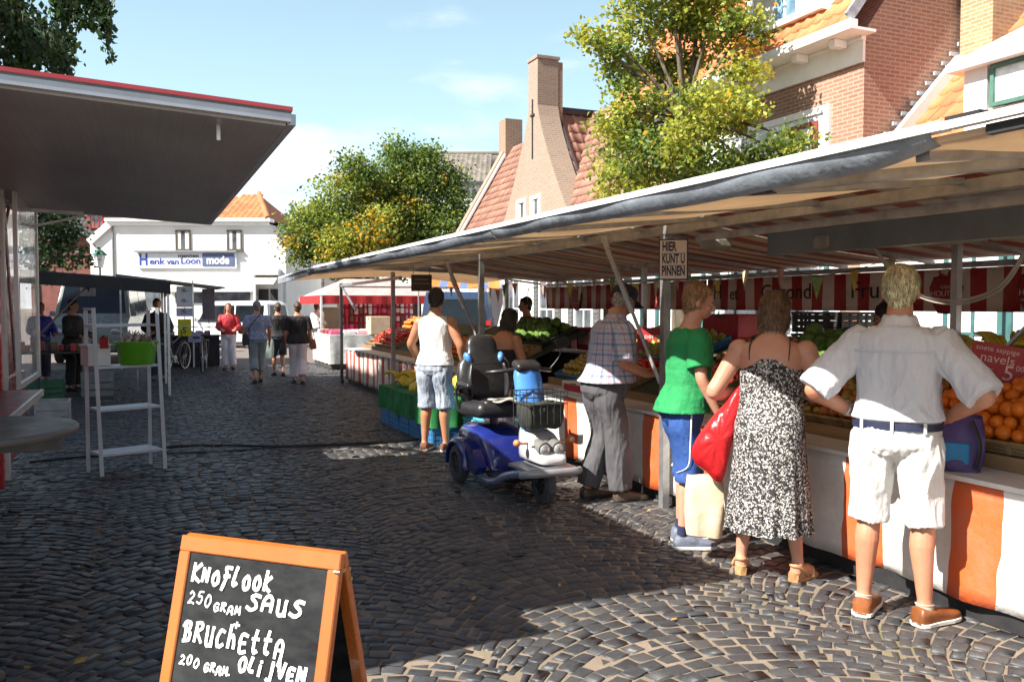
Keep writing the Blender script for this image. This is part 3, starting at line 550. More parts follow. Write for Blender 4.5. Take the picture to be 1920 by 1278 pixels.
tree('maple_tree', 'taller dark green tree whose crown points up in front of the grey roofed house', B, (0,0,2.8), lob, [LG,LD,LY,LO], .125, 34, 62, 8, .15, 'trees behind the stall', clump=.25)
# weeping beech on the left: crown over the snack trailer, strands hanging into the picture
B = (-5.2, 9.0, 0); rng = np.random.default_rng(4); t = thing('weeping_beech', 'dark weeping beech hanging its strands over the snack trailer at top left', 'tree', B); tb = MB(); tb.tube([(0,0,0),(.1,.2,2.5),(.4,.1,5.2),(.9,0,8)], [.32,.26,.2,.08], 10, smooth=4); P = []
def strand(p, ln, n, spread=.05):
    p = np.array(p, float)-np.array(B); z = np.linspace(0,1,n)[:,None]; x = p+np.concatenate([np.sin(z*3+p[0])*.07,np.cos(z*2.3+p[1])*.06,-z*ln],1)
    tb.tube([V(q) for q in x[::max(1,n//6)]], .006, 4); P.append(np.repeat(x,3,0)+rng.normal(0,1,(n*3,3))*np.array([spread,spread,.03])*(1.15-.6*np.repeat(z,3,0)))
def at_dep(px, py, dep): d = _ray(px, py); return V((0,0,EYE))+d*(dep/d.dot(V((math.sin(R(YAW)), math.cos(R(YAW)), 0))))
for px, top, bot in ((95,-120,40),(102,-120,62),(112,-120,80),(121,-150,96),(130,-160,58),(137,-160,48),(145,-150,50),(152,-150,40),(160,-150,62),(168,-140,36),(174,-150,70),(181,-150,92),(188,-150,116),(190,-160,60),(126,-100,40),(155,-100,20),(106,-90,30),(178,-120,50)):
    q = at_dep(px, top, 9.2); e = at_dep(px, bot, 9.2); strand(q, q.z-e.z, 46, .045)
for i in range(70):
    px = random.uniform(-150, 118); dep = random.uniform(10.2, 12); top = random.uniform(-220,-20); bot = random.uniform(60,150) if px > 75 else random.uniform(110,200)
    lim = 40 if px < 45 else (50+ (px-45)*.9)
    q = at_dep(px, max(top, lim-150 if px < 50 else lim-40), dep); e = at_dep(px, bot, dep); strand(q, max(.4,q.z-e.z), 52, .12)
for i in range(130):
    a = random.uniform(0,6.28); rr = random.uniform(.6,3.0); q = (B[0]+.3+rr*math.cos(a), B[1]+1+rr*math.sin(a)*1.3, random.uniform(5.4,8.6)-rr*.35)
    if q[0] > -.14*q[1]-1.4 or any(1.5 < q[0]+1.083*(q[2]-k_) < 3.6 and 7.6 < q[1]+.19*(q[2]-k_) < 10.0 for k_ in (0,1,2)): continue
    strand(q, random.uniform(1.2,2.6), 40, .17)
for a in range(9): tb.tube([(.4,.1,4.5+a*.35),(1.2*math.cos(a*1.3),1.2*math.sin(a*1.3),5.6+a*.3),(2.6*math.cos(a*1.3),2.6*math.sin(a*1.3),5.5+a*.2)], [.09,.06,.02], 6, smooth=3)
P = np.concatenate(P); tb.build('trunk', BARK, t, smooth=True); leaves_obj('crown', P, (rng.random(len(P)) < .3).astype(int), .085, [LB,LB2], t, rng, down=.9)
# dark tree beyond, over the dark canopy
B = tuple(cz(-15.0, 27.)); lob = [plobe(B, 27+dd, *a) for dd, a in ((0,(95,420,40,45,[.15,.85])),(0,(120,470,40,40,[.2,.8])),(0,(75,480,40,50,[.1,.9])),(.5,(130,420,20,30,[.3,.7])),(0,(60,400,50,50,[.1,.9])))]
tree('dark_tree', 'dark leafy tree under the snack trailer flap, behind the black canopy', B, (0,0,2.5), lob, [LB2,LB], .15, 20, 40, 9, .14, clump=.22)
# ---------------------------------------------------------------- snack trailer, table, ladder shelf, chalkboard
def brushed():
    m, n, l, p = _nodes('brushed_dark_steel'); f = _ramp(n, l, _noise(n, l, 3, 6, .7, (30,.25,1)), .35, .7); g_ = _ramp(n, l, _noise(n, l, 1.1, 3), .3, .7, 0, .5)
    l.new(_mix(n, l, _mix(n, l, (.46,.46,.47), (.36,.36,.37), f), (.17,.155,.14), g_), p.inputs['Base Color']); p.inputs['Metallic'].default_value = .2
    l.new(_ramp(n, l, _noise(n, l, 4, 6, .7, (25,.3,1)), .3, .7, .32, .48), p.inputs['Roughness']); return m
BRUSH = brushed(); TRED = mat('trailer_red', (.42,.02,.025), .25, .08, 2, coat=.5)
h = thing('snack_trailer', 'red and grey snack trailer with its side flap propped open at left', 'market trailer', (-1.0,0,0))
b = MB(); b.bb(-2.2,0,3.35,9.0,.32,1.0); b.bb(-2.2,-2.12,3.35,9.0,1.0,2.5); b.bb(-2.12,0,6.9,7.0,1.0,2.5); b.bb(-2.12,0,3.35,3.43,1.0,2.5); b.bb(-2.12,-.04,8.92,9.0,1.0,2.5); b.bb(-.06,-.02,7.0,8.92,1.0,2.5); bd = b.build('body', TRED, h)
b = MB(); b.bb(-2.25,.0,3.3,9.05,2.5,2.56); b.build('roof_panel', WHITE, h)
b = MB(); b.bb(-2.11,-2.07,3.44,6.9,1.0,2.49); b.bb(-2.07,-.02,6.84,6.895,1.0,2.49); b.build('inner_lining', mat('grey_lining',(.42,.43,.44),.4,.08,4), h)
b = MB(); b.bb(.0,.06,6.86,7.04,.3,2.52); b.bb(.062,.085,6.90,6.97,.3,2.5); b.build('corner_post', TRED, h)
b = MB(); b.bb(.02,.10,7.045,7.13,.34,2.5); b.bb(-.03,.02,6.80,6.85,1.05,2.5); b.build('door_post', mat('pale_aluminium',(.6,.6,.6),.4,.1,6,.3), h)
b = MB(); b.slab(lambda u, v: (-.02+1.585*u, 3.68+4.70*v, 2.462-.082*u), 2, 2, (.05,0,1), .04, 0); fl = b.build('flap', BRUSH, h)
def zf(x): return 2.462-.082*(x+.02)/1.62
b = MB(); b.bar((-.02,3.66,zf(-.02)-.014),(1.58,3.66,zf(1.58)-.014),.04,.034,up=(0,0,1)); b.bar((1.585,3.67,2.366),(1.585,8.40,2.366),.035,.045); b.bar((-.02,8.39,zf(-.02)-.02),(1.6,8.39,zf(1.6)-.02),.02,.05); b.build('flap_edge', mat('white_trim',(.40,.42,.46),.35,.08,7,.2), fl)
b = MB(); b.slab(lambda u, v: (-.04+1.625*u, 3.635+4.78*v, 2.493-.082*u), 2, 2, (.05,0,1), .017); b.build('flap_top', TRED, fl)
b = MB(); b.bar((.0,3.645,zf(0)+.012),(1.58,3.645,zf(1.58)+.012),.012,.018); b.build('rubber_seal', mat('grey_rubber',(.12,.13,.13),.7), fl)
b = MB(); b.bb(1.19,1.31,3.86,3.885,2.375,2.387); b.bb(1.30,1.315,3.84,3.86,2.29,2.385); b.build('latch_handle', ALU, fl)
b = MB(); b.lathe([(.05,0),(.05,.012),(.001,.013)], (1.30,4.35,2.372), 14, sy=.5); b.build('lamp_plate', DARK, fl)
b = MB(); b.bar((.05,8.2,2.395),(.55,8.2,2.375),.05,.03); b.bar((.04,8.2,2.22),(.56,8.2,2.36),.03,.02); b.bar((.04,7.1,2.40),(.04,8.25,2.40),.05,.03); b.build('flap_bracket', ALU, h)
b = MB(); b.bar((.02,6.3,1.1),(.10,7.35,2.32),.018,.018); b.cyl((.09,7.15,2.35),(.10,7.5,1.1),.012); b.build('gas_strut', ALU, h)
b = MB(); b.bb(0,.335,3.5,6.84,.965,1.0); s_ = b.build('counter_shelf', mat('dark_red_laminate',(.26,.02,.02),.45,.1,4), h); b = MB(); b.bb(.335,.35,3.5,6.84,.96,1.003); b.build('edge_trim', ALU, s_)
b = MB(); b.bb(.16,.168,7.14,8.42,1.02,2.44); b.build('clear_screen', clear('clear_acrylic', (.8,.85,.85), .30), h)
b = MB(); b.bb(.15,.178,7.10,7.14,.98,2.46); b.bb(.15,.178,8.42,8.45,.98,2.46); b.bb(.15,.178,7.14,8.42,.98,1.02); b.build('screen_frame', ALU, h)
b = MB(); b.tube([(-.6,y,.32) for y in (1.5,1.52)], .01, 4)
for y in (5.2,6.0): b.cyl((-.42,y,.31),(-.22,y,.31),.31,n=24)
b.build('wheel', BLACK, h)
b = MB()
for i in range(3): b.cyl((-.35-.1*i,6.0-.3*i,1.0),(-.35-.1*i,6.0-.3*i,1.22+.06*i),.05,n=12)
b.build('sauce_jar', mat('steel_jar',(.5,.5,.5),.3,.1,4,.8), h)
b = MB(); b.bb(-1.2,-.5,4.3,5.6,1.0,1.42); b.bb(-.9,-.35,5.95,6.5,1.0,1.6); b.build('fryer', mat('stainless',(.4,.4,.41),.3,.1,4,.9), h)
# standing table with tray and cup
TX, TY = -.69, 4.13
h = thing('standing_table', 'round grey standing table beside the snack trailer', 'table', (TX,TY,0))
b = MB(); b.lathe([(.40,1.045),(.425,1.05),(.43,1.062),(.43,1.072),(.424,1.08),(.02,1.081)], n=48); b.build('table_top', mat('grey_laminate',(.075,.074,.073),.45,.1,3,bump=.03), h, smooth=True, auto=40)
b = MB(); b.bb(-.03,.36,-.035,.035,.975,1.043); b.bb(-.035,.035,-.36,.36,.985,1.043); b.build('top_bracket', DARK, h)
b = MB(); b.cyl((0,0,.03),(0,0,.98),.035); b.build('post', DARK, h); b = MB(); b.lathe([(.13,0),(.13,.02),(.05,.05),(.04,.06)]); b.build('foot_plate', DARK, h, smooth=True)
b = MB(); o, i_, hh_ = .115, .075, .06
for s in range(4):
    pass
rings = [[V((sx*r, sy*r, z)) for sx, sy in ((-1,-1),(1,-1),(1,1),(-1,1))] for r, z in ((.07,0),(.118,.062),(.125,.066),(.118,.068),(.07,.008))]
b.loft(rings); tag(b.build('tray', mat('white_ceramic',(.78,.78,.78),.25,.04,3), None, loc=(-.79,4.02,1.083)), 'square white dish standing on the round grey table', 'dish').rotation_euler = (0,0,.3)
h = thing('cup', 'clear cup of wooden forks on the round grey table', 'cup', (-.60,4.22,1.083)); b = MB(); b.lathe([(.028,0),(.032,.07),(.030,.07),(.027,.004)], n=16); b.build('cup_wall', clear('clear_plastic',(.8,.75,.6),.5), h, smooth=True)
b = MB()
for i in range(26):
    a = random.uniform(0,6.28); r = random.uniform(0,.024); x, y = r*math.cos(a), r*math.sin(a); b.bar((x*.8,y*.8,.005),(x*1.15,y*1.15,random.uniform(.085,.105)),.007,.004)
b.build('wooden_fork', mat('pale_wood',(.52,.36,.18),.7,.2,20), h)
# white ladder shelf with the tub of garlic
WS = mat('white_lacquer',(.60,.62,.66),.4,.06,5); fl_, bl_, fr_, br_ = V((-.37,8.76,0)), V((-.50,9.06,0)), V((.18,8.95,0)), V((.05,9.29,0))
h = thing('ladder_shelf', 'white ladder shelf with three boards standing on the dark cobbles', 'shelf', (-.16,9.0,0)); o_ = V((-.16,9.0,0)); tops = {}
for f_, k_2 in ((fl_,bl_),(fr_,br_)):
    top = k_2.lerp(f_,.60)+V((0,0,1.57)); tb_ = k_2+V((0,0,1.57))+(k_2-f_)*(-.02)
    for a, c_ in ((f_, top), (k_2, tb_)): b = MB(); b.bar(a-o_, c_-o_, .034, .03); b.build('leg', WS, h)
    b = MB(); b.bar(top-o_-V((0,0,.012)), tb_-o_-V((0,0,.012)), .034, .024); b.build('top_rail', WS, h)
def legp(f_, k_2, z): return f_.lerp(k_2.lerp(f_,.60), z/1.57)+V((0,0,z)), k_2+V((0,0,z))
for z in (.20,.62,1.02):
    A, Bk = legp(fl_,bl_,z); C, Dk = legp(fr_,br_,z); b = MB(); e = (C-A).normalized()*.018
    vs = [A+e-o_,C-e-o_,Dk-e-o_,Bk+e-o_]; dz = V((0,0,.022)); b.add([p-dz for p in vs]+vs, [(3,2,1,0),(4,5,6,7),(0,1,5,4),(1,2,6,5),(2,3,7,6),(3,0,4,7)]); b.build('shelf_board', WS, h)
b = MB(); A, Bk = legp(fl_,bl_,1.40); C, Dk = legp(fr_,br_,1.40); b.bar(Bk-o_,Dk-o_,.02,.03); b.bar(A-o_,Bk-o_,.02,.022); b.bar(C-o_,Dk-o_,.02,.022); b.build('cross_rail', WS, h)
h = thing('flower_tub', 'bright green oval tub full of garlic on the white ladder shelf', 'tub', (-.055,9.02,1.022), .36)
b = MB(); b.lathe([(.155,0),(.165,.02),(.19,.19),(.205,.205),(.207,.225),(.198,.226),(.185,.20),(.15,.02)], n=40, sy=.62); b.build('tub_wall', mat('lime_enamel',(.10,.36,.015),.3,.08,4,coat=.3), h, smooth=True, auto=50)
for s in (-1,1): b = MB(); b.tube([(s*.205,-.04,.2),(s*.235,-.03,.19),(s*.235,.03,.19),(s*.205,.04,.2)], .008, 6, smooth=3); b.build('tub_handle', MC['lime_enamel'], h, smooth=True)
GAR = [mat('garlic_skin',(.40,.30,.24),.7,.25,30), mat('garlic_brown',(.26,.16,.10),.75,.3,25), mat('garlic_white',(.52,.46,.42),.6,.15,20)]
gm = MB(); gm.lathe([(.004,0),(.022,.006),(.029,.02),(.022,.038),(.008,.05),(.004,.075),(.005,.09)], n=10); 
for q in range(3):
    g0 = gm.build('garlic_bulb', GAR[q], None, smooth=True) if q == 0 else None
    if q == 0: gme = g0.data; bpy.data.objects.remove(g0)
gms = []
for q in range(3): d_ = gme.copy(); d_.materials.clear(); d_.materials.append(GAR[q]); gms.append(d_)
for i in range(62):
    a = random.uniform(0,6.28); r = .17*math.sqrt(random.random()); lx, ly = r*math.cos(a), r*.6*math.sin(a); c_, s_ = math.cos(.36), math.sin(.36)
    o = bpy.data.objects.new('garlic_bulb', gms[i%3]); COL.objects.link(o); o.location = (-.055+lx*c_-ly*s_, 9.02+lx*s_+ly*c_, 1.022+.175+.06*(1-(r/.17)**2)+random.uniform(-.01,.03)); o.rotation_euler = (random.uniform(-.9,.9),random.uniform(-.9,.9),a)
    tag(o, 'small garlic bulb heaped in the green tub on the ladder shelf', 'garlic', 'garlic bulbs in the green tub')
h = thing('storage_box', 'white plastic box at the left end of the ladder shelf, beside the green tub', 'box', (-.42,9.07,1.022), .36); b = MB(); b.bb(-.1,.1,-.11,.11,0,.006); 
for x0,x1,y0,y1 in ((-.1,.1,-.11,-.102),(-.1,.1,.102,.11),(-.1,-.092,-.102,.102),(.092,.1,-.102,.102)): b.bb(x0,x1,y0,y1,.006,.19)
b.build('box_wall', WHITE, h); b = MB(); b.bb(-.112,.112,-.122,-.102,.185,.2); b.bb(-.112,.112,.102,.122,.185,.2); b.bb(-.112,-.092,-.102,.102,.185,.2); b.bb(.092,.112,-.102,.102,.185,.2); b.build('box_rim', WHITE, h)
h = thing('price_card', 'small red card clipped to the left leg of the ladder shelf', 'card', (-.335,8.83,1.19), R(-20)); b = MB(); b.bb(-.04,.04,-.004,0,0,.11); b.build('card_face', RED, h); b = MB(); b.bb(-.012,.012,-.02,0,.1,.122); b.build('clip', DARK, h)
# chalkboard
h = thing('chalkboard', 'wooden A frame chalkboard with white handwriting standing in the foreground', 'sign board', (.352,2.91,0), R(-44.7))
WOOD = mat('varnished_wood', (.47,.13,.022), .3, .5, 3, coat=.5, bump=.12, bsc=24, sc=(1.2,1.2,.22), col2=(.40,.10,.018)); SLATE = mat('blackboard', (.009,.010,.011), .75, .3, 7, col2=(.034,.035,.037), spec=.15, sc=(1,1,2.2))
Hh, Wd, lean = .80, .64, .20
def leafb(sign, nm):
    p = thing_child(nm, h); p.rotation_euler = (sign*math.atan2(lean, Hh), 0, 0); p.location = (0, sign*.004, Hh); return p
def thing_child(n_, par): e = bpy.data.objects.new(n_, None); COL.objects.link(e); e.parent = par; e.empty_display_size = .05; return e
SLn = math.hypot(Hh, lean)
for sgn, nm in ((-1,'front_leaf'),(1,'rear_leaf')):
    an = sgn*math.atan2(lean, Hh); T = M.Translation((0,sgn*.006,Hh)) @ M.Rotation(an,4,'X'); b = MB(); b.T = T
    t0, t1 = (-.014, .014); W2 = Wd/2
    for x0,x1,z0,z1 in ((-W2,W2,-.052,0),(-W2,-W2+.045,-SLn,-.0525),(W2-.045,W2,-SLn,-.0525),(-W2+.0452,W2-.0452,-SLn+.06,-SLn+.11)): b.rbox(((x0+x1)/2,0,(z0+z1)/2),(x1-x0,.028,z1-z0),.004,seg=1)
    fr = b.build(nm, WOOD, h)
    b = MB(); b.T = T; b.bb(-W2+.043,W2-.043,-.006,.004,-SLn+.1,-.05); b.build('slate_panel', SLATE, fr)
    if sgn < 0: TF, FR = T, fr
b = MB(); b.cyl((Wd/2-.015,-.035,Hh-.05),(Wd/2+.004,-.035,Hh-.05),.006); b.cyl((Wd/2-.015,.035,Hh-.09),(Wd/2+.004,.035,Hh-.09),.006); b.bar((Wd/2-.004,-.03,Hh-.05),(Wd/2-.004,.04,Hh-.06),.004,.012); b.build('hinge', mat('brass',(.5,.36,.15),.35,.1,6,.9), h)
SF = {'K':[[(0,1),(0,0)],[(.75,1),(.05,.45),(.8,0)]],'N':[[(0,0),(.05,1)],[(.05,.95),(.7,.05)],[(.7,0),(.75,1)]],'n':[[(0,0),(.03,.75)],[(.03,.7),(.55,.05)],[(.55,0),(.6,.78)]],'O':[[(.35,.95),(.05,.75),(.0,.35),(.25,.02),(.6,.15),(.7,.6),(.5,.93),(.3,.93)]],'o':[[(.35,.72),(.08,.55),(.05,.2),(.3,.0),(.6,.15),(.62,.5),(.4,.74),(.28,.7)]],
 'F':[[(.8,1),(.2,.98),(.35,.5),(.05,-.25)],[(.1,.5),(.65,.55)]],'l':[[(.3,1.05),(.02,.3),(.15,.02),(.4,.15)]],'k':[[(.1,1.05),(0,0)],[(.6,.75),(.08,.35),(.6,-.05)]],'2':[[(.05,.8),(.3,1),(.6,.8),(.5,.5),(.0,.03),(.35,.1),(.75,0)]],'5':[[(.7,1),(.2,.95),(.12,.6),(.5,.6),(.65,.3),(.4,.0),(.02,.1)]],'0':[[(.3,1),(.02,.6),(.1,.1),(.4,0),(.65,.4),(.55,.9),(.28,1)]],
 'G':[[(.7,.85),(.35,1),(.02,.5),(.3,0),(.7,.2),(.7,.48),(.42,.46)]],'R':[[(.05,0),(.1,1)],[(.0,.95),(.5,1),(.65,.75),(.15,.5)],[(.2,.5),(.75,0)]],'A':[[(0,0),(.1,.75),(.4,1),(.68,.8),(.72,0)],[(.06,.42),(.7,.45)]],'M':[[(0,0),(.08,1)],[(.08,1),(.4,.3),(.7,1)],[(.7,1),(.8,0)]],'S':[[(.85,.95),(.45,1),(.2,.78),(.6,.5),(.65,.2),(.3,.0),(-.1,.15)]],'U':[[(.05,1),(.08,.25),(.3,.0),(.6,.25),(.62,1)],[(.62,.9),(.68,0)]],
 '+':[[(.4,.75),(.4,.05)],[(.05,.4),(.75,.42)]],'B':[[(.1,1),(.18,0)],[(-.15,.75),(.1,1),(.5,.98),(.55,.7),(.2,.55)],[(.2,.55),(.65,.45),(.6,.1),(.05,.0)]],'C':[[(.65,.8),(.3,.85),(.02,.45),(.2,.0),(.65,.15)]],'h':[[(.08,1.15),(.04,0)],[(.04,.4),(.35,.65),(.55,.4),(.58,0)]],'E':[[(.65,.85),(.1,.85),(.05,.0),(.65,.05)],[(.08,.45),(.5,.47)]],'t':[[(.35,1.15),(.2,.3),(.35,.02),(.55,.1)],[(.0,.7),(.62,.72)]],'a':[[(.05,0),(.12,.7),(.4,.9),(.65,.7),(.62,-.1),(.45,-.35)],[(.1,.4),(.6,.42)]],
 'L':[[(.25,1),(.05,.15),(.5,.05)]],'i':[[(.15,.72),(.1,.02)],[(.2,1.0),(.22,.95)]],'j':[[(.4,1),(.38,.1),(.2,-.3),(-.1,-.2)]],'V':[[(0,1),(.3,0),(.7,1)]],'.':[[(.05,.0),(.12,.03)]]}
cb = MB(); cb.T = TF
def chalk(s, u, v, hgt, wid, r, slant=.10):
    """hand lettering as thick strokes on the front leaf: u from the inner left edge, v below the inner top"""
    n = len(s); step = wid/n; v = v*.76+.010; hgt *= .62; r *= .78
    for i, ch in enumerate(s):
        for st in SF.get(ch, []):
            pts = [(-Wd/2+.047+u+i*step+(x+slant*y)*step*.86, -.0075, -.052-v-hgt+y*hgt+.004*math.sin(i*2.1)) for x, y in st]
            if len(pts) > 2:
                q = []
                for k in range(len(pts)-1):
                    p0, p1, p2, p3 = (V(pts[max(k-1,0)]), V(pts[k]), V(pts[k+1]), V(pts[min(k+2,len(pts)-1)]))
                    for t_ in (0,.25,.5,.75): q.append(.5*((2*p1)+(p2-p0)*t_+(2*p0-5*p1+4*p2-p3)*t_**2+(3*p1-p0-3*p2+p3)*t_**3))
                q.append(V(pts[-1])); pts = q
            pts = [V(p) for p in pts]
            for k in range(len(pts)-1):      # flat marker strokes, 1 mm proud of the slate
                a, c_ = pts[k], pts[k+1]; d = c_-a; 
                if d.length < 1e-5: continue
                d.normalize(); nx = V((-d.z,0,d.x))*r*random.uniform(.9,1.1); e = d*r*.55; y = V((0,-.0004*((k+i*3)%7),0)); cb.add([a-e-nx+y,c_+e-nx+y,c_+e+nx+y,a-e+nx+y],[(0,1,2,3)])
chalk('KnoFlook', .022, .035, .092, .335, .0075); chalk('250', .02, .155, .062, .105, .0038); chalk('GRAM', .128, .188, .042, .115, .0040); chalk('SAUS', .262, .132, .076, .225, .0075)
chalk('+', .215, .245, .042, .036, .0048); chalk('BRUChEtta', .02, .285, .098, .415, .0070); chalk('200', .022, .425, .045, .09, .0040); chalk('GRAM.', .125, .44, .042, .125, .0042); chalk('OLijVEN', .262, .388, .072, .262, .0075)
cb.build('handwriting', mat('chalk_white',(.82,.82,.82),.8,.06,60), FR)
# ---------------------------------------------------------------- fruit stall
def canvas(name, c1, c2, tr=.35):
    return mat(name, c1, .6, .2, 2.5, col2=c2, tr=tr, bump=.5, bsc=3, bdist=.05)
CANV = canvas('beige_canvas', (.74,.60,.44), (.60,.47,.33), .5); ROOFW = mat('white_roof_sheet',(.72,.73,.74),.45,.08,2,bump=.1)
VALG = mat('grey_valance', (.23,.26,.30), .45, .25, 6, bump=.5, bsc=5, bdist=.03)
RW = stripes('red_white_valance', (.36,.028,.03), (.60,.52,.46), .30, .5, 'Y', tr=.25); RWF = stripes('red_white_ceiling', (.36,.09,.06), (.52,.42,.32), .34, .5, 'Y', tr=.2)
SKIRT = stripes('orange_white_skirt', (.66,.115,.025), (.80,.78,.74), .74, .36, 'Y', wob=.03, phase=.12, tr=.08); SKIRT2 = stripes('red_white_skirt', (.42,.075,.04), (.74,.71,.67), .36, .5, 'Y', wob=.02, tr=.08)
PX = 3.75; POST = [1.65, 5.65, 9.6, 13.55, 17.5]
h = thing('fruit_stall', 'long fruit stall under a white canopy with an orange and white striped counter', 'market stall', (0,0,0))
def sag(u, v): return .018*math.sin(v*40)*math.sin(u*3.1)-.03*math.sin(3.14*u)
# canopy: front flap, then the roof over the goods, in one sheet with thickness
def roofz(x): return 2.07+.14*(x-2.3)/1.45 if x < 3.75 else 2.25-(x-3.75)*.12
cuts = [-1.2, 1.55, 5.6, 9.55, 13.0]
b = MB()
for y0, y1 in zip(cuts[:-1], cuts[1:]):
    b.slab(lambda u, v, y0=y0, y1=y1: (2.3+1.42*u, y0+.02+(y1-y0-.04)*v, roofz(2.3+1.42*u)+sag(u, (y0+(y1-y0)*v)/14)*.8+.05), 12, 30, (0,0,1), .022)
b.build('canopy_flap', CANV, h)
b = MB()
for y0, y1 in zip(cuts[:-1], cuts[1:]): b.slab(lambda u, v, y0=y0, y1=y1: (3.80+2.5*u, y0+.02+(y1-y0-.04)*v, roofz(3.80+2.5*u)+.06+sag(u, (y0+(y1-y0)*v)/14)), 12, 30, (0,0,1), .022)
b.build('canopy_roof', RWF, h, smooth=False)
b = MB(); b.bar((2.275,1.9,2.142),(2.275,13.05,2.142),.05,.03); b.bar((2.28,-1.2,2.142),(2.28,1.9,2.142),.03,.025); b.bar((2.27,13.05,2.142),(2.35,16.3,2.10),.05,.03); b.build('front_rail', ROOFW, h)
b = MB()   # grey front valance hanging from the rail, wavy lower edge, bellied inwards
for y0, y1 in ((1.95,5.58),(5.62,9.53),(9.57,13.0)): b.slab(lambda u, v, y0=y0, y1=y1: (2.262+.05*v*v+.006*math.sin(u*23), y0+(y1-y0)*u, 2.130-v*(.076+.005*math.sin(u*3.14+y0)-.004*math.sin(u*9+1)-(.04*max(0,1-u*14) if y0 < 2 else 0))), 40, 5, (-1,0,.2), .006)
b.build('valance', VALG, h, smooth=True)
b = MB()   # ribs under the flap and beams
for y in [-.9+i*.98 for i in range(15)]:
    b.bar((2.34,y,roofz(2.34)-.0),(3.72,y,roofz(3.7)-.0),.055,.03)
    b.bar((3.82,y+.3,roofz(3.8)+.0),(6.2,y+.3,roofz(6.2)-.0),.045,.03)
b.build('roof_rib', STEEL, h)
b = MB(); b.bar((PX,-1.2,2.175),(PX,13.0,2.175),.075,.065); b.bar((3.86,-1.2,2.10),(3.86,5.4,2.10),.03,.05); b.bar((6.28,-1.2,1.93),(6.28,13.0,1.93),.05,.05); b.bar((2.34,13.0,2.2),(6.3,13.0,2.1),.05,.06); b.build('roof_beam', STEEL, h)
b = MB(); b.bb(4.28,4.34,-1.2,5.1,1.96,2.15); b.build('roll_cover', mat('grey_roll_cover',(.17,.18,.18),.5,.15,3,bump=.3,bsc=6), h)
b = MB(); b.cyl((4.0,-1.2,2.13),(4.0,3.3,2.13),.045); b.cyl((4.0,3.32,2.13),(4.0,4.6,2.13),.018); b.build('roller_tube', mat('beige_tube',(.30,.25,.19),.5), h)
b = MB(); b.bar((2.45,2.9,2.10),(3.55,1.35,2.16),.06,.06); b.build('flap_arm', STEEL, h); b = MB(); b.bar((2.40,2.98,2.098),(2.46,2.89,2.10),.066,.066); b.build('arm_cap', BLACK, h)
b = MB(); b.bar((2.31,-1.2,2.11),(2.31,1.78,2.11),.03,.03); b.ell((2.40,1.62,2.09),(.06,.11,.025)); b.bar((2.29,1.78,2.15),(2.29,1.90,2.15),.045,.035); b.build('rubber_edge', BLACK, h)
for i, y in enumerate(POST[:4]):
    b = MB(); b.bb(PX-.03,PX+.03,y-.03,y+.03,.0,2.14); b.build('post', STEEL, h)
for y in (4.15, 8.1, 12.0):
    b = MB(); b.bb(5.1-.025,5.1+.025,y-.025,y+.025,.3,2.05); b.build('post', ALU, h)
for (a, c_) in (((3.45,6.1,2.14),(3.74,5.70,.98)), ((3.45,10.0,2.12),(3.74,9.66,1.15)), ((4.9,3.0,1.95),(5.1,4.0,1.1)), ((3.72,10.6,1.95),(3.75,9.7,1.2))):
    b = MB(); m_ = V(a).lerp(V(c_), .52); b.bar(a, m_, .036, .036); b.bar(m_, c_, .022, .022); b.build('brace', ALU, h)
for y in (3.0,3.55,7.0,7.6,10.6): b = MB(); b.cyl((4.6,y,1.99),(4.6,y+.5,1.99),.022,n=8); b.build('strip_lamp', mat('lamp_tube',(.4,.38,.32),.3), h)
for c_, d_ in (((4.0,5.35,2.06),(.16,.22,.10)),((4.32,4.55,2.03),(.12,.16,.1))): b = MB(); b.rbox(c_,d_,.03); b.build('lamp_housing', mat('cream_plastic',(.3,.27,.22),.5), h)
# back valance with lettering and apple badges
b = MB()
for y0, y1 in ((-1.2,3.98),(4.02,8.5),(8.52,12.98)): b.slab(lambda u, v, y0=y0, y1=y1: (6.24+.012*math.sin(u*(y1-y0)*9)*(v), y0+(y1-y0)*u, 1.90-v*.36), 60, 3, (-1,0,0), .006)
vb = b.build('back_valance', RW, h, smooth=True)
BLK = mat('black_print',(.02,.018,.018),.7); FAD = mat('faded_print',(.62,.52,.47),.7)
text('H', .25, BLK, vb, (6.2,8.25,1.74), (R(90),0,R(-90)), sx=.9); text('et', .20, BLK, vb, (6.2,7.95,1.72), (R(90),0,R(-90)), sx=.9)
text('Gezond', .23, BLK, vb, (6.2,7.1,1.73), (R(90),0,R(-90)), sx=1.05); text('Fruit', .23, BLK, vb, (6.2,5.95,1.73), (R(90),0,R(-90)), sx=1.15)
APP = [(0,-.17),(.07,-.165),(.125,-.07),(.145,.04),(.11,.125),(.05,.135),(0,.115),(-.05,.135),(-.11,.125),(-.145,.04),(-.125,-.07),(-.07,-.165)]
for y in (5.15, 4.35, 3.55, 2.75, 9.4, 10.6, 11.8):
    b = MB(); b.prism([(y-u*1.12, 1.70+v*1.06) for u, v in APP], 'x', 6.205, 6.212); ap = b.build('apple_badge', mat('dark_outline',(.05,.01,.01),.6), vb)
    b = MB(); b.prism([(y-u*1.03, 1.70+v*.98) for u, v in APP], 'x', 6.198, 6.2045); b.build('apple_face', mat('apple_red_print',(.33,.018,.02),.6), ap)
    b = MB(); b.prism([(y-.01,1.84),(y+.05,1.87),(y+.03,1.90),(y-.03,1.885)], 'x', 6.196, 6.204); b.build('leaf_print', FAD, ap)
    for s, z, t_ in (('VAN',1.745,.045),('HOUTEN',1.69,.068),('GROENTE & FRUIT',1.635,.03)): text(s, t_, FAD, ap, (6.195,y,z), (R(90),0,R(-90)))
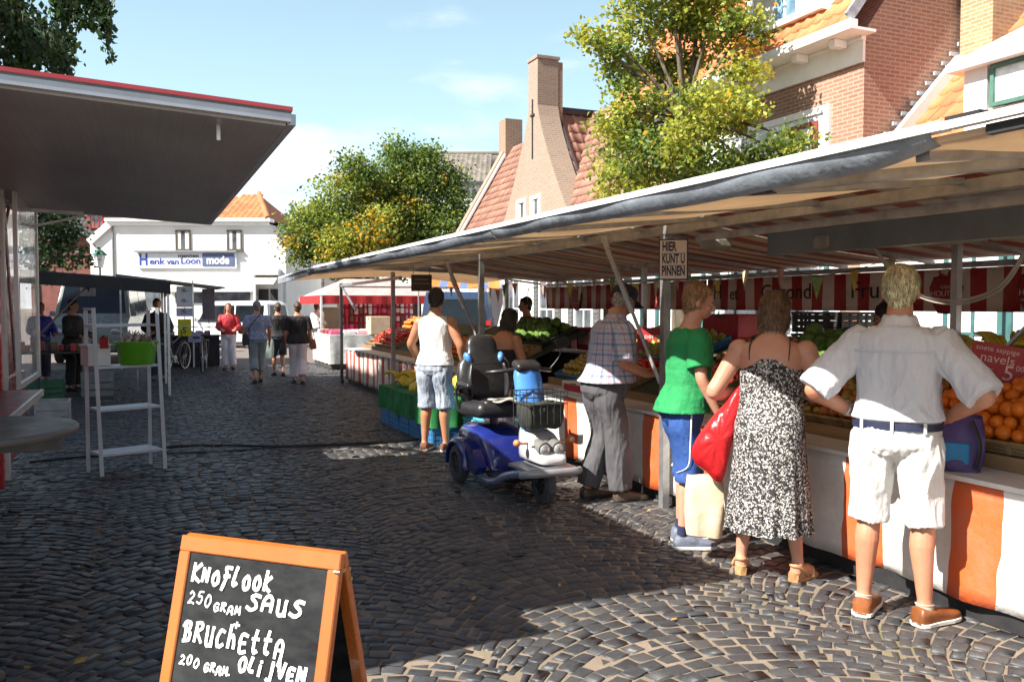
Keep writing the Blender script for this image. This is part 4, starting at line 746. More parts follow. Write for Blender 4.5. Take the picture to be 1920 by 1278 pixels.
# counter, skirt and black base
def cnt(y0, y1, hh=h, mt=SKIRT):
    b = MB(); b.slab(lambda u, v: (3.825+.018*math.sin(u*(y1-y0)*6.5)*(.3+v)+.012*math.sin(u*(y1-y0)*17)*v, y0+(y1-y0)*u, .70-v*.605), int(28*(y1-y0)), 8, (-1,0,0), .006); b.build('skirt', mt, hh, smooth=True)
    b = MB(); b.bb(3.86,3.90,y0,y1,.0,.115); b.build('base_board', BLACK, hh)
    b = MB(); b.bb(3.80,4.14,y0,y1,.700,.725); b.build('counter_ledge', mat('white_ledge',(.72,.71,.68),.45,.12,4,bump=.1), hh)
    b = MB(); b.bb(4.14,4.165,y0,y1,.727,.80); b.build('edge_board', mat('raw_wood',(.30,.19,.10),.8,.3,6,bump=.4,bsc=20,sc=(1,.1,1)), hh)
    b = MB(); b.slab(lambda u, v: (4.166+1.2*u, y0+(y1-y0)*v, .755+.50*u), 2, 2, (0,0,1), .03); b.build('sloping_shelf', mat('shelf_green',(.05,.07,.05),.8), hh)
cnt(-.6, 8.55); cnt(9.9, 13.0, mt=SKIRT2)
# signs and bunting
def signtext(s, size, m_, par, off, rz, sx=1, bold=.0): return text(s, size, m_, par, off, (R(90),0,rz), sx=sx, bold=bold)
t = thing('card_sign', 'white sign reading HIER KUNT U PINNEN on the stall post above the boy', 'sign', (3.70,5.47,1.95), R(-33)); b = MB(); b.bb(-.10,.10,-.006,0,-.155,.135); b.build('sign_plate', mat('white_card',(.68,.60,.55),.6,.05), t); b = MB(); b.bb(-.11,.11,.002,.01,-.165,.145); b.build('sign_border', mat('dark_blue',(.02,.025,.08)), t)
for s, z, x, ft in (('HIER',.085,-.032,.105),('KUNT U',-.008,0,.168),('PINNEN',-.10,0,.17)): text(s, .098, mat('dark_blue',(.02,.025,.08)), t, (x,-.008,z), (R(90),0,0), bold=.003, fit=ft)
for z in (.036,-.056): b = MB(); b.bb(-.09,.09,-.0075,-.0065,z-.002,z+.002); b.build('rule_line', mat('dark_blue',(.02,.025,.08)), t)
t = thing('hanging_sign', 'small dark sign hanging under the far part of the canopy', 'sign', (3.72,11.9,1.92), R(-25)); b = MB(); b.bb(-.15,.15,-.01,.01,-.12,.12); b.build('sign_plate', mat('dark_sign',(.05,.045,.04),.6), t); b = MB(); b.bb(-.12,.12,-.014,-.011,-.02,.0); b.bb(-.10,.10,-.014,-.011,.04,.06); b.build('print', mat('grey_print',(.2,.19,.17),.7), t); b = MB(); b.cyl((-.12,0,.12),(-.12,0,.24),.004); b.cyl((.12,0,.12),(.12,0,.24),.004); b.build('hook', DARK, t)
t = thing('bunting', 'string of small fruit print pennants hanging under the canopy', 'bunting', (0,0,0)); pe = [mat('pennant_cream',(.55,.47,.30),.8,.3,18), mat('pennant_yellow',(.55,.38,.06),.8,.3,18), mat('pennant_green',(.22,.30,.10),.8,.3,18), mat('pennant_pink',(.55,.30,.25),.8,.3,18)]
prev = None; st = MB()
for i in range(26):
    y = 4.2+i*.36; sg = .10*math.sin(i*.9)**2; p = V((4.55+.05*math.sin(i), y, 1.90-sg)); 
    if prev is not None: st.tube([prev, p], .003, 4)
    prev = p; b = MB(); tw = random.uniform(-.5,.5); dx, dy = math.sin(tw)*.05, math.cos(tw)*.05
    b.add([(p.x-dx,p.y-dy,p.z),(p.x+dx,p.y+dy,p.z),(p.x+.02*math.sin(i*3),p.y,p.z-.17)]+[(p.x-dx+.002,p.y-dy,p.z),(p.x+dx+.002,p.y+dy,p.z),(p.x+.02*math.sin(i*3)+.002,p.y,p.z-.17)], [(0,1,2),(5,4,3)]); b.build('pennant', pe[i%4], t)
st.build('cord', DARK, t)
b = MB(); b.tube([(4.35,4.2,2.02),(4.45,4.0,1.72),(4.55,3.75,1.62),(4.65,3.5,1.70),(4.7,3.35,1.95)], .010, 6, smooth=6); b.tube([(4.36,4.22,2.02),(4.46,4.0,1.70),(4.56,3.74,1.60),(4.66,3.49,1.69),(4.7,3.34,1.95)], .008, 6, smooth=6); tag(b.build('rope', mat('grey_cord',(.35,.31,.26),.7), smooth=True), 'grey coiled cord drooping from the stall roof near the inner post', 'cord')
def pricecard(name, label, c, rz, w_, h_, m_, lines, tilt=0, stick=.4):
    t = thing(name, label, 'price sign', c, rz); b = MB(); b.box((0,0,0),(w_,.008,h_),(0,tilt,0)); cf = b.build('card_face', m_, t)
    for s, sz, x, z in lines: q = text(s, sz, mat('chalk_pink',(.75,.55,.52),.8), cf, (x,-.006,z), (R(90),tilt,0), ext=.0008)
    b = MB(); b.cyl((0,.012,h_*.3),(0,.012,-h_/2-stick),.009,n=8); b.build('stick', mat('raw_wood',(.30,.19,.10)), t); return t
CR = mat('red_card',(.38,.022,.03),.5,.1,5)
pricecard('price_sign', 'red price sign chalked Navels 5.00 above the oranges at right', (4.62,3.47,1.245), R(-55), .30, .235, CR, (('zoete sappige',.042,0,.085),('navels',.075,.0,.03),('2 voor',.045,-.085,-.025),('5',.125,.055,-.055),('00',.045,.115,-.025)), .18)
pricecard('price_sign', 'red price sign on the display left of the man in the plaid shirt', (4.9,7.6,1.22), R(-40), .34, .28, CR, (('peren',.08,0,.05),('1.50',.09,0,-.06)), 0)
pricecard('price_sign', 'tilted red price sign near the citrus crates behind the scooter', (4.7,8.25,1.12), R(-60), .36, .2, CR, (('tomaat',.07,0,.03),('1.00',.08,0,-.05)), .35)
# ---------------------------------------------------------------- goods on the counter
FR = {}
def fruit_mesh(key, m_, prof, n=12, squash=1):
    b = MB(); b.lathe(prof, n=n); o = b.build(key, m_, None, smooth=True); me = o.data; bpy.data.objects.remove(o); FR[key] = me
def ballprof(r, k=7, dent=.0): return [(max(.0015, r*math.cos(a)), r+r*math.sin(a)-dent*max(0, math.sin(a))**6*r) for a in [-1.5+3.0*i/k for i in range(k+1)]]
fruit_mesh('orange', mat('orange_peel',(.80,.20,.012),.42,.2,9,bump=.5,bsc=170,bdist=.002), ballprof(.042,9))
def apple_mat(nm, c1, c2): return mat(nm, c1, .3, .3, 9, col2=c2, coat=.2)
fruit_mesh('apple', apple_mat('apple_red_green',(.50,.05,.03),(.35,.30,.06)), ballprof(.038,9,.12))
fruit_mesh('green_apple', apple_mat('apple_green',(.36,.36,.05),(.42,.16,.04)), ballprof(.038,9,.12))
fruit_mesh('tomato', mat('tomato_skin',(.60,.045,.015),.22,.15,8,coat=.3), ballprof(.034,8,.1))
fruit_mesh('strawberry', mat('strawberry_red',(.50,.02,.018),.35,.25,60,bump=.6,bsc=220), [(.001,0),(.008,.004),(.015,.014),(.016,.024),(.006,.031),(.001,.032)], 8)
fruit_mesh('lemon', mat('lemon_peel',(.75,.52,.04),.4,.15,9,bump=.3,bsc=150), [(.002,0),(.008,.006),(.026,.02),(.03,.04),(.026,.06),(.008,.074),(.002,.08)], 10)
fruit_mesh('lettuce', mat('lettuce_green',(.12,.22,.03),.6,.5,14,bump=1,bsc=26,bdist=.03), ballprof(.075,7), 12)
fruit_mesh('pear', mat('pear_green',(.34,.34,.07),.45,.25,10), [(.002,0),(.022,.006),(.034,.03),(.03,.055),(.018,.078),(.012,.095),(.002,.1)], 10)
fruit_mesh('onion', mat('onion_skin',(.42,.20,.07),.4,.3,14), ballprof(.033,7,-.2))
b = MB(); 
for k in range(4):
    a0 = -.35+k*.23; b.tube([(math.cos(a0)*.03+ .10*math.sin(t)*math.cos(a0*.9), math.sin(a0)*.05+.02*k, .02+.085*math.cos(t)) for t in (-1.2,-.7,-.1,.5,1.1)], [.008,.018,.019,.017,.006], 6, smooth=3)
o = b.build('banana_bunch', mat('banana_peel',(.66,.45,.035),.45,.25,12,col2=(.50,.42,.05)), None, smooth=True); FR['banana_bunch'] = o.data; bpy.data.objects.remove(o)
CRATE = {}
def crate(name, label, c, dims, m_, group=None, rz=0, tilt=0, slats=True, name_kind='crate'):
    """open crate: base, four slatted walls, rim"""
    L_, W_, H_ = dims; t = thing(name, label, 'crate', c, rz, group); t.rotation_euler = (0, tilt, rz); key = (dims, m_.name)
    if key not in CRATE:
        b = MB(); b.bb(-L_/2+.012,L_/2-.012,-W_/2+.012,W_/2-.012,0,.012)
        for s in (-1,1):
            for k in range(3 if slats else 1):
                z0 = .002+k*H_*.30; z1 = z0+(H_*.24 if slats else H_*.86)
                b.bb(-L_/2,L_/2,s*W_/2-.006,s*W_/2+.006,z0,z1); b.bb(s*L_/2-.006,s*L_/2+.006,-W_/2+.0062,W_/2-.0062,z0,z1)
            for k in range(-2,3): b.bb(k*L_*.235-.012,k*L_*.235+.012,s*W_/2-.009,s*W_/2+.009,.001,H_*.97); b.bb(s*L_/2-.009,s*L_/2+.009,k*W_*.22-.012,k*W_*.22+.012,.0015,H_*.965)
        o1 = b.build('crate_wall', m_, t); b = MB()
        for s in (-1,1): b.bb(-L_/2-.01,L_/2+.01,s*W_/2-.012,s*W_/2+.012,H_*.88,H_); b.bb(s*L_/2-.012,s*L_/2+.012,-W_/2+.0125,W_/2-.0125,H_*.882,H_*.998)
        o2 = b.build('crate_rim', m_, t); CRATE[key] = (o1.data, o2.data)
    else:
        for nm, d in zip(('crate_wall','crate_rim'), CRATE[key]): o = bpy.data.objects.new(nm, d); COL.objects.link(o); o.parent = t
    return t
WOODC = mat('crate_wood',(.40,.27,.14),.8,.3,7,bump=.3,bsc=25); BLUEC = mat('blue_plastic',(.045,.19,.40),.45,.12,5); LBLUE = mat('light_blue_plastic',(.10,.42,.62),.45,.12,5); BLKC = mat('black_plastic',(.025,.025,.028),.5,.2,6); GRNC = mat('green_plastic',(.03,.13,.06),.5,.15,5)
NF = {}
def heap(key, c, dims, tilt, label, group, layers=2, mix=None, jit=.006, rad=.04, cap=999):
    """single fruits laid in rows on a tilted tray: local x up the slope, y along the stall"""
    L_, W_, _ = dims; e = Euler((0, tilt, 0)).to_matrix(); k = 0
    for ly in range(layers):
        nx = int((L_-.02)/(rad*1.9))-ly; ny = int((W_-.02)/(rad*1.98))-(ly % 2)
        for i in range(nx):
            for j in range(ny):
                if k >= cap or random.random() < .04*ly: continue
                kk = key if not mix else random.choices([key]+list(mix[0]), [1]+list(mix[1]))[0]
                p = V(((i-(nx-1)/2)*rad*1.9, (j-(ny-1)/2)*rad*1.98+(rad*.9 if i % 2 else 0)*.5, .012+ly*rad*1.35)); p += V((random.uniform(-jit,jit),random.uniform(-jit,jit),random.uniform(0,jit)))
                o = bpy.data.objects.new(kk, FR[kk]); COL.objects.link(o); q = e @ p; o.location = V(c)+q; s = random.uniform(.86,1.10)
                o.scale = (s,s,s*random.uniform(.93,1.02)); o.rotation_euler = (random.uniform(-.5,.5),random.uniform(-.5,.5),random.uniform(0,6.28)); k += 1
                lab = label if isinstance(label, str) else label[kk]; tag(o, lab, kk.replace('_', ' ').replace('green apple','apple').replace('banana bunch','bananas'), group if isinstance(group, str) else group[kk])
TL = -math.atan2(.50, 1.2)
def shelf(u, y, dz=.004): return V((4.166+1.2*u, y, .755+.50*u+dz))
# right end: oranges, strawberries, bananas, apples
crate('fruit_crate', 'wooden crate of piled oranges on the counter in front of the red Navels sign', shelf(.31,3.28), (.62,.78,.07), WOODC, tilt=TL)
heap('orange', shelf(.31,3.28,.02), (.60,.80,.1), TL, 'round orange piled in the crate below the red Navels sign', 'oranges below the Navels sign', 3, rad=.042)
crate('fruit_crate', 'shallow crate of strawberry punnets at the right end of the counter', shelf(.16,2.50), (.36,.72,.06), WOODC, tilt=TL)
for i in range(2):
    for j in range(4):
        p = shelf(.09+.13*i,2.27+.155*j,.016); t = thing('punnet', ['turquoise punnet of strawberries at the front of the counter beside the oranges','turquoise punnet of strawberries in the back row beside the oranges'][i], 'punnet', p, 0, 'strawberry punnets front row' if i == 0 else 'strawberry punnets back row'); t.rotation_euler = (0,TL,0)
        rings = [[V((sx*r, sy*r, z)) for sx, sy in ((-1,-1),(1,-1),(1,1),(-1,1))] for r, z in ((.052,0),(.068,.055),(.074,.056),(.066,.05),(.05,.006))]
        b = MB(); b.loft(rings); b.build('punnet_wall', mat('turquoise_plastic',(.12,.42,.42),.4,.1,6), t)
        for q in range(9):
            o = bpy.data.objects.new('strawberry', FR['strawberry']); COL.objects.link(o); o.location = p+V((random.uniform(-.045,.045),random.uniform(-.045,.045),.035+random.uniform(0,.02))); o.rotation_euler = (random.uniform(-1,1),random.uniform(-1,1),random.uniform(0,6)); s = random.uniform(.9,1.25); o.scale = (s,s,s)
            tag(o, 'red strawberry heaped in a turquoise punnet by the oranges', 'strawberry', 'strawberries in punnets')
for i in range(34):
    o = bpy.data.objects.new('banana_bunch', FR['banana_bunch']); COL.objects.link(o); o.location = shelf(.70+.26*(i%3)/2+random.uniform(-.02,.02), 3.0+.12*(i//3)+random.uniform(-.03,.03), .02+.035*(i%2)); o.rotation_euler = (random.uniform(-.4,.4),TL+random.uniform(-.4,.4),random.uniform(0,6.28)); tag(o, 'bunch of ripe bananas lying behind the oranges and apples', 'bananas', 'bananas behind the oranges')
crate('fruit_crate', 'wooden crate of red and green apples left of the man in white', shelf(.30,4.22), (.66,.98,.07), WOODC, tilt=TL)
heap('apple', shelf(.30,4.22,.015), (.64,.98,.1), TL, {'apple':'red apple in the crate left of the man in white','green_apple':'green apple in the crate left of the man in white'}, {'apple':'red apples in the wooden crate','green_apple':'green apples in the wooden crate'}, 2, (['green_apple'],[.8]), rad=.038)
for i in range(4):
    o = bpy.data.objects.new('orange', FR['orange']); COL.objects.link(o); o.location = shelf(.06, 3.74+.085*i, .03); tag(o, 'loose orange in front of the apple crate beside the hand of the man in white', 'orange', 'loose oranges by the apples')
def run(key, y0, y1, u0, u1, cm, lab, clab, grp, mix=None, layers=2, rad=.04, dpt=.07):
    c_ = shelf((u0+u1)/2, (y0+y1)/2); d_ = ((u1-u0)*1.29, y1-y0-.03, dpt); crate('fruit_crate', clab, c_, d_, cm, tilt=TL); heap(key, c_+V((0,0,.012)), d_, TL, lab, grp, layers, mix, rad=rad)
run('pear', 4.75, 5.42, .04, .5, BLKC, 'green pear in the black crate beside the woman in the dress', 'black crate of pears beside the woman in the dress', 'pears by the dress', layers=2)
run('lettuce', 4.8, 5.6, .54, .98, GRNC, 'head of lettuce in the green crate behind the pears', 'green crate of lettuce behind the pears', 'lettuce behind the pears', layers=2, rad=.075)
run('tomato', 5.72, 6.4, .04, .5, WOODC, 'tomato in the crate behind the man in the plaid shirt and the post', 'wooden crate of tomatoes right of the man in the plaid shirt', 'tomatoes right of the plaid shirt', layers=2, rad=.036)
run('onion', 5.72, 6.5, .54, .98, BLKC, 'brown onion in the upper black crate near the stall post', 'upper black crate of onions near the stall post', 'onions near the post', layers=1, rad=.04)
run('tomato', 6.95, 7.7, .04, .44, WOODC, 'orange red tomato in the crate left of the man in the plaid shirt', 'wooden crate of orange red tomatoes left of the man in the plaid shirt', 'tomatoes left of the plaid shirt', layers=2, rad=.036)
run('pear', 6.8, 7.75, .5, .95, BLUEC, 'pear in the blue crate above the tomatoes', 'blue crate of pears above the tomatoes', 'pears in the blue crate', layers=2)
run('green_apple', 7.78, 8.5, .04, .5, BLUEC, 'green apple in the blue crate behind the scooter', 'blue crate of green apples behind the scooter', 'green apples behind the scooter', layers=2)
run('lemon', 7.8, 8.5, .55, .98, GRNC, 'lemon in the green crate behind the scooter seat', 'green crate of lemons behind the scooter seat', 'lemons behind the scooter', layers=2, rad=.035)
run('onion', 10.0, 11.0, .05, .5, WOODC, 'onion in the shaded crate behind the man in the tank top', 'shaded crate of onions behind the man in the tank top', 'onions in the shaded crate', layers=1, rad=.045)
run('lettuce', 10.1, 11.4, .55, .98, BLKC, 'lettuce in the shaded black crate in the far stall section', 'shaded black crate of lettuce in the far section of the stall', 'lettuce in the far section', layers=2, rad=.075)
run('orange', 11.1, 12.8, .05, .5, WOODC, 'orange in the crate at the far end of the canopy', 'wooden crate of oranges at the far end of the canopy', 'oranges at the far end', layers=2, rad=.05)
# far section of the stall (beyond the canopy sheet), lower counter with piles
h = thing('vegetable_stall', 'far end section of the market stall with a red and white striped skirt', 'market stall', (0,0,0)); cnt(13.03, 17.4, h, SKIRT2)
b = MB(); b.slab(lambda u, v: (2.32+3.9*u, 13.05+3.3*v, 2.13-.08*v+.12*math.sin(3.14*u)), 6, 4, (0,0,1), .02); b.build('canopy_sheet', CANV, h)
b = MB(); b.bar((2.33,13.05,2.10),(2.33,16.3,2.04),.03,.10); b.build('valance', VALG, h)
for y in (13.55,17.5):
    b = MB(); b.bb(PX-.028,PX+.028,y-.028,y+.028,.09,2.05); p_ = b.build('post', DARK, h); b = MB(); b.cyl((PX-.025,y-.03,.05),(PX+.025,y-.03,.05),.05,n=14); b.build('castor', BLACK, p_)
b = MB(); b.bar((PX,13.1,2.03),(PX,17.6,2.0),.05,.05); b.bar((PX,17.5,1.98),(6.2,17.5,1.98),.04,.04); b.bar((PX,16.2,1.5),(PX,17.45,2.0),.03,.03); b.build('roof_beam', STEEL, h)
run('onion', 13.2, 15.2, .3, .62, BLKC, 'onion in the black crate on the far striped stall', 'black crate of onions on the far striped stall', 'onions on the far stall', layers=2, rad=.05)
run('tomato', 15.3, 17.2, .05, .55, WOODC, 'tomato in the far crate near the red tent', 'wooden crate of tomatoes at the far corner near the red tent', 'tomatoes near the red tent', layers=2, rad=.055)
run('orange', 15.3, 17.2, .6, .98, BLKC, 'orange in the upper far crate near the red tent', 'upper black crate of oranges near the red tent', 'oranges near the red tent', layers=2, rad=.055)
# crates, boxes behind the counter
def carton(name, label, c, d, m_, m2=None, rz=0, prints=(), cat='box'):
    t = thing(name, label, cat, c, rz); b = MB(); b.rbox((0,0,d[2]/2),d,.008,seg=1); b.build('box_body', m_, t)
    if m2: b = MB(); b.bb(-d[0]/2-.003,-d[0]/2-.0005,-d[1]*.4,d[1]*.4,d[2]*.25,d[2]*.8); b.bb(-d[0]*.4,d[0]*.4,-d[1]/2-.003,-d[1]/2-.0005,d[2]*.25,d[2]*.8); b.build('box_print', m2, t)
    b = MB(); b.bb(-d[0]*.5-.004,-d[0]*.5-.0005,-.06,.06,d[2]*.84,d[2]*.92); b.build('hand_hole', DARK, t); return t
REDB = mat('red_carton',(.42,.02,.03),.6,.15,5); WHB = mat('white_carton',(.66,.63,.58),.7,.12,5); PINKB = mat('pink_carton',(.55,.28,.28),.7,.1,5)
carton('fruit_box', 'bright red cardboard box stacked behind the man in the plaid shirt, lower', (5.75,7.35,1.0), (.4,.6,.26), REDB, WHB)
carton('fruit_box', 'bright red cardboard box on top of the stack behind the man in the plaid shirt', (5.75,7.35,1.262), (.4,.6,.24), REDB)
carton('fruit_box', 'white carton with red fruit prints standing behind the scooter', (5.6,9.3,1.0), (.4,.55,.24), WHB, REDB)
carton('fruit_box', 'dark red carton beside the white carton behind the scooter', (5.6,10.0,1.0), (.4,.55,.3), REDB, PINKB)
carton('fruit_box', 'pale pink carton at the far left of the box row behind the counter', (5.6,10.7,1.0), (.4,.5,.28), PINKB)
carton('fruit_box', 'white and blue carton between the post and the red boxes', (5.6,6.55,.95), (.35,.5,.24), WHB, mat('blue_print',(.05,.08,.3)))
b = MB(); b.bb(5.42,6.15,-.5,13.0,.0,.94); tag(b.build('back_bench', mat('dark_bench',(.06,.055,.05),.8,.3,5)), 'dark bench behind the fruit display carrying boxes and crates', 'bench')
for i in range(3): crate('stack_crate', ['lowest black crate of the stack between the boy and the woman in the dress','middle black crate of the stack between the boy and the woman in the dress','topmost black crate of the stack between the boy and the woman in the dress'][i], (5.75,5.95,.945+i*.2), (.4,.6,.19), BLKC)
crate('stack_crate', 'orange crate on the bench right of the black crate stack', (5.75,5.3,.945), (.4,.5,.3), mat('orange_plastic',(.7,.16,.02),.45))
# green cloth table with bananas and blue crates in front of the stall, by the tank top man
h = thing('display_table', 'low table under a bright green cloth in front of the striped stall', 'table', (3.28,10.35,0))
b = MB(); b.slab(lambda u, v: (-.30-.02*math.sin(u*34)*v-.015*math.sin(u*13), -1.15+2.3*u, .50-v*.30), 60, 6, (-1,0,0), .006); b.slab(lambda u, v: (-.30+.60*u, -1.16-.02*math.sin(u*16)*v, .50-v*.30), 30, 6, (0,-1,0), .006); b.bb(-.30,.3,-1.15,1.15,.495,.505); b.build('cloth', mat('green_cloth',(.02,.20,.055),.9,.35,5,bump=.6,bsc=45), h, smooth=True, auto=40)
b = MB()
for x in (-.25,.25):
    for y in (-1.05,1.05): b.bb(x-.02,x+.02,y-.02,y+.02,0,.494)
b.build('leg', STEEL, h)
for i in range(30):
    o = bpy.data.objects.new('banana_bunch', FR['banana_bunch']); COL.objects.link(o); o.location = (3.08+random.uniform(0,.42), 9.35+random.uniform(0,1.9), .515+random.uniform(0,.08)); o.rotation_euler = (random.uniform(-.5,.5),random.uniform(-.5,.5),random.uniform(0,6.28)); o.scale = (1.15,1.15,1.15); tag(o, 'bunch of bananas heaped on the green cloth table', 'bananas', 'bananas on the green cloth')
for i in range(5): crate('blue_crate', ['blue crate under the near end of the green cloth','blue crate second from the near end under the green cloth','blue crate in the middle under the green cloth','blue crate second from the far end under the green cloth','blue crate at the far end under the green cloth'][i], (3.2,9.42+i*.46,0), (.4,.42,.20), BLUEC)
for i in range(4): crate('light_blue_crate', ['lowest light blue crate of the stack between the tank top man and the scooter','second light blue crate from below, right of the tank top man','third light blue crate from below, right of the tank top man','topmost light blue crate of the stack right of the tank top man'][i], (3.5+.015*i,8.75-.02*i,i*.172), (.4,.6,.165), LBLUE)
carton('bread_box', 'white box with red prints on the counter ledge by the scooter basket', (3.96,7.35,.727), (.26,.5,.12), WHB, REDB)
# ---------------------------------------------------------------- people
def skin(nm, col): return mat(nm, col, .5, .2, 5, col2=(col[0]*.86,col[1]*.70,col[2]*.62), sss=.10, bump=.14, bsc=55)
SK = skin('skin_tan',(.50,.25,.155)); SK2 = skin('skin_fair',(.56,.30,.21)); SK3 = skin('skin_olive',(.44,.22,.125))
def hair_mat(nm, col): return mat(nm, col, .5, .45, 16, bump=.9, bsc=40, sc=(3,3,.35), bdist=.012)
def remesh(mb, vox, smooth=2, disp=None):
    """fuse overlapping closed shells into one continuous surface"""
    me = bpy.data.meshes.new('t'); me.from_pydata(mb.v, [], mb.f); o = bpy.data.objects.new('t', me); COL.objects.link(o)
    r = o.modifiers.new('r', 'REMESH'); r.mode = 'VOXEL'; r.voxel_size = vox; r.use_smooth_shade = True
    s = o.modifiers.new('s', 'SMOOTH'); s.factor = .5; s.iterations = smooth
    me2 = bpy.data.meshes.new_from_object(o.evaluated_get(bpy.context.evaluated_depsgraph_get())); bpy.data.objects.remove(o); bpy.data.meshes.remove(me)
    if disp:
        n = len(me2.vertices); co = np.empty(n*3, np.float32); me2.vertices.foreach_get('co', co); no = np.empty(n*3, np.float32); me2.vertex_normals.foreach_get('vector', no)
        co = co.reshape(-1,3); no = no.reshape(-1,3); d = np.array([disp(V(p)) for p in co.tolist()], np.float32); co += no*d[:,None]; me2.vertices.foreach_set('co', co.ravel()); me2.update()
    return me2
def put(me, name, m_, parent, smooth=True):
    me.materials.clear(); me.materials.append(m_)
    if smooth: me.polygons.foreach_set('use_smooth', [True]*len(me.polygons))
    me.name = name; o = bpy.data.objects.new(name, me); COL.objects.link(o); o.parent = parent; return o
def folds(amp, seed=0, fz=1., kx=12., kz=4.5):
    def f(p):
        q = V((p.x*kx+seed, p.y*kx, p.z*kz*fz)); w_ = NZ.noise(q*.35)*.8
        a = NZ.noise(V((q.x+w_*2, q.y-w_, q.z))); b = NZ.noise(q*2.3+V((7,3,1)))
        c = NZ.noise(q*4.1+V((3,9,4))); return amp*(1.7*(.32-abs(a))+.5*(.25-abs(b))+.22*c)
    return f
TORSO = [(.80,.085,.085,-.005),(.835,.145,.108,-.018),(.88,.172,.125,-.028),(.93,.178,.125,-.026),(1.00,.168,.112,-.012),(1.08,.150,.102,.004),(1.18,.156,.110,.008),(1.28,.170,.118,.004),(1.36,.176,.112,-.006),(1.41,.158,.090,-.012),(1.45,.100,.070,-.014),(1.49,.062,.060,-.006),(1.56,.056,.058,.010)]
class Fig:
    """a posed figure: local +y forward, +x to its right, feet on z = 0"""
    def __init__(s, h=1.75, w=1., d=1., lean=(0,0), pose=None, belly=0, hw=1.0, head=(0,0,0), arm=1., leg=1., sh=1.):
        s.k = k = h/1.75; s.w, s.d, s.lean, s.belly, s.arm, s.leg = w, d, lean, belly, arm, leg; s.hr = head
        P = {'sh':(.176*w*sh,-.012,1.378),'el':(.215*w+.02,-.03,1.12),'wr':(.225*w+.02,.04,.875),'hip':(.088*hw,0,.90),'kn':(.098,.015,.50),'an':(.10,-.02,.085)}
        s.J = {}
        for n_, p in P.items():
            for sd, sg in (('L',-1),('R',1)): s.J[n_+sd] = V((p[0]*sg,p[1],p[2]))
        for n_, p in (pose or {}).items(): s.J[n_] = V(p)
        for n_ in ('shL','shR'): s.J[n_] += s.off(1.378)
        s.J = {n_: p*k for n_, p in s.J.items()}
        for n_ in s.J: s.J[n_] = V(s.J[n_])
    def off(s, z): t = max(0, (z-.93)/.6); return V((s.lean[0]*t, s.lean[1]*t*(.6+.4*t), 0))
    def ring(s, z, a, b, yo, grow=0, n=28, p=2.4):
        k = s.k; o = s.off(z); bl = s.belly*math.exp(-((z-1.08)/.13)**2); ws = s.w if .8 < z < 1.43 else (1+(s.w-1)*.4)
        out = []
        for i in range(n):
            t = 6.28318*i/n; c, sn = math.cos(t), math.sin(t); e = 2/p
            x = (a*ws+grow)*abs(c)**e*(1 if c > 0 else -1); y = (b*s.d+grow+(bl if sn > 0 else bl*.1))*abs(sn)**e*(1 if sn > 0 else -1)
            out.append(V((x+o.x, y+yo+o.y, z))*k)
        return out
    def torso(s, mb, z0=.8, z1=1.6, grow=0, ext=None):
        rs = [r for r in TORSO if z0-.001 <= r[0] <= z1+.001]
        if ext: rs = [ext]+rs
        mb.loft([s.ring(r[0],r[1],r[2],r[3],grow) for r in rs])
    def limb(s, mb, pts, rad, ell=1., ref=(0,1,0), n=14, smooth=5): mb.tube(pts, rad, n, ell=ell, ref=ref, smooth=smooth)
    def armpts(s, sd):
        S, E, W_ = s.J['sh'+sd], s.J['el'+sd], s.J['wr'+sd]; return S, E, W_
    def arm_(s, mb, sd, g=0, upto=1., r=1.):
        S, E, W_ = s.armpts(sd); k = s.k*s.arm; mb.ell(S, (.062*k+g,.062*k+g,.064*k+g)); 
        p = [S, S.lerp(E,.35), S.lerp(E,.75), E, E.lerp(W_,.25), E.lerp(W_,.7), W_]; q = [.056,.053,.046,.042,.044,.035,.027]
        mb.tube(p, [x*k+g for x in q], 14, smooth=4); mb.ell(E, (.043*k+g,)*3)
    def hand(s, mb, sd, d, up, curl=.5, spread=.12, size=1., fist=0):
        """palm and five fingers from the wrist along d; up = back of the hand; fingers bend away from it"""
        W_ = s.J['wr'+sd]; k = s.k*size; d = V(d).normalized(); up = V(up); up = (up-d*up.dot(d)).normalized(); x = d.cross(up).normalized(); x = x if sd == 'R' else -x      # x points to the little finger side
        rg = []
        for t, a, b in ((-.01,.026,.021),(.02,.033,.018),(.055,.041,.016),(.085,.040,.014),(.096,.034,.011)):
            c = W_+d*(t*k); rg.append([c+x*(a*k*math.cos(6.283*i/14))+up*(b*k*math.sin(6.283*i/14)) for i in range(14)])
        mb.loft(rg)
        for j, (ox, ln, r) in enumerate(((-.030,.070,.0092),(-.010,.080,.0096),(.010,.075,.0092),(.029,.058,.0080))):
            p = W_+d*(.088*k)+x*(ox*k); a = curl*(.5+.15*j)+fist; pts = [W_+d*(.05*k)+x*(ox*.8*k), p]; dd = (d+x*(ox*spread*14)).normalized(); ang = 0
            for sgm in (.45,.32,.26): ang += a*.62; v_ = dd*math.cos(ang)-up*math.sin(ang); p = p+v_*(ln*sgm*k); pts.append(p)
            mb.tube(pts, [r*k*1.05,r*k*1.08,r*k*1.02,r*k*.95,r*k*.72], 8, smooth=2)
        b0 = W_+d*(.026*k)-x*(.024*k); t1 = b0+(d*.55-x*.72-up*.25).normalized()*(.038*k); t2 = t1+(d*.85-x*.30-up*.4*curl).normalized()*(.032*k); t3 = t2+(d*.95-up*.5*curl).normalized()*(.024*k)
        mb.tube([b0,t1,t2,t3], [.015*k,.0125*k,.0105*k,.008*k], 8, smooth=2)
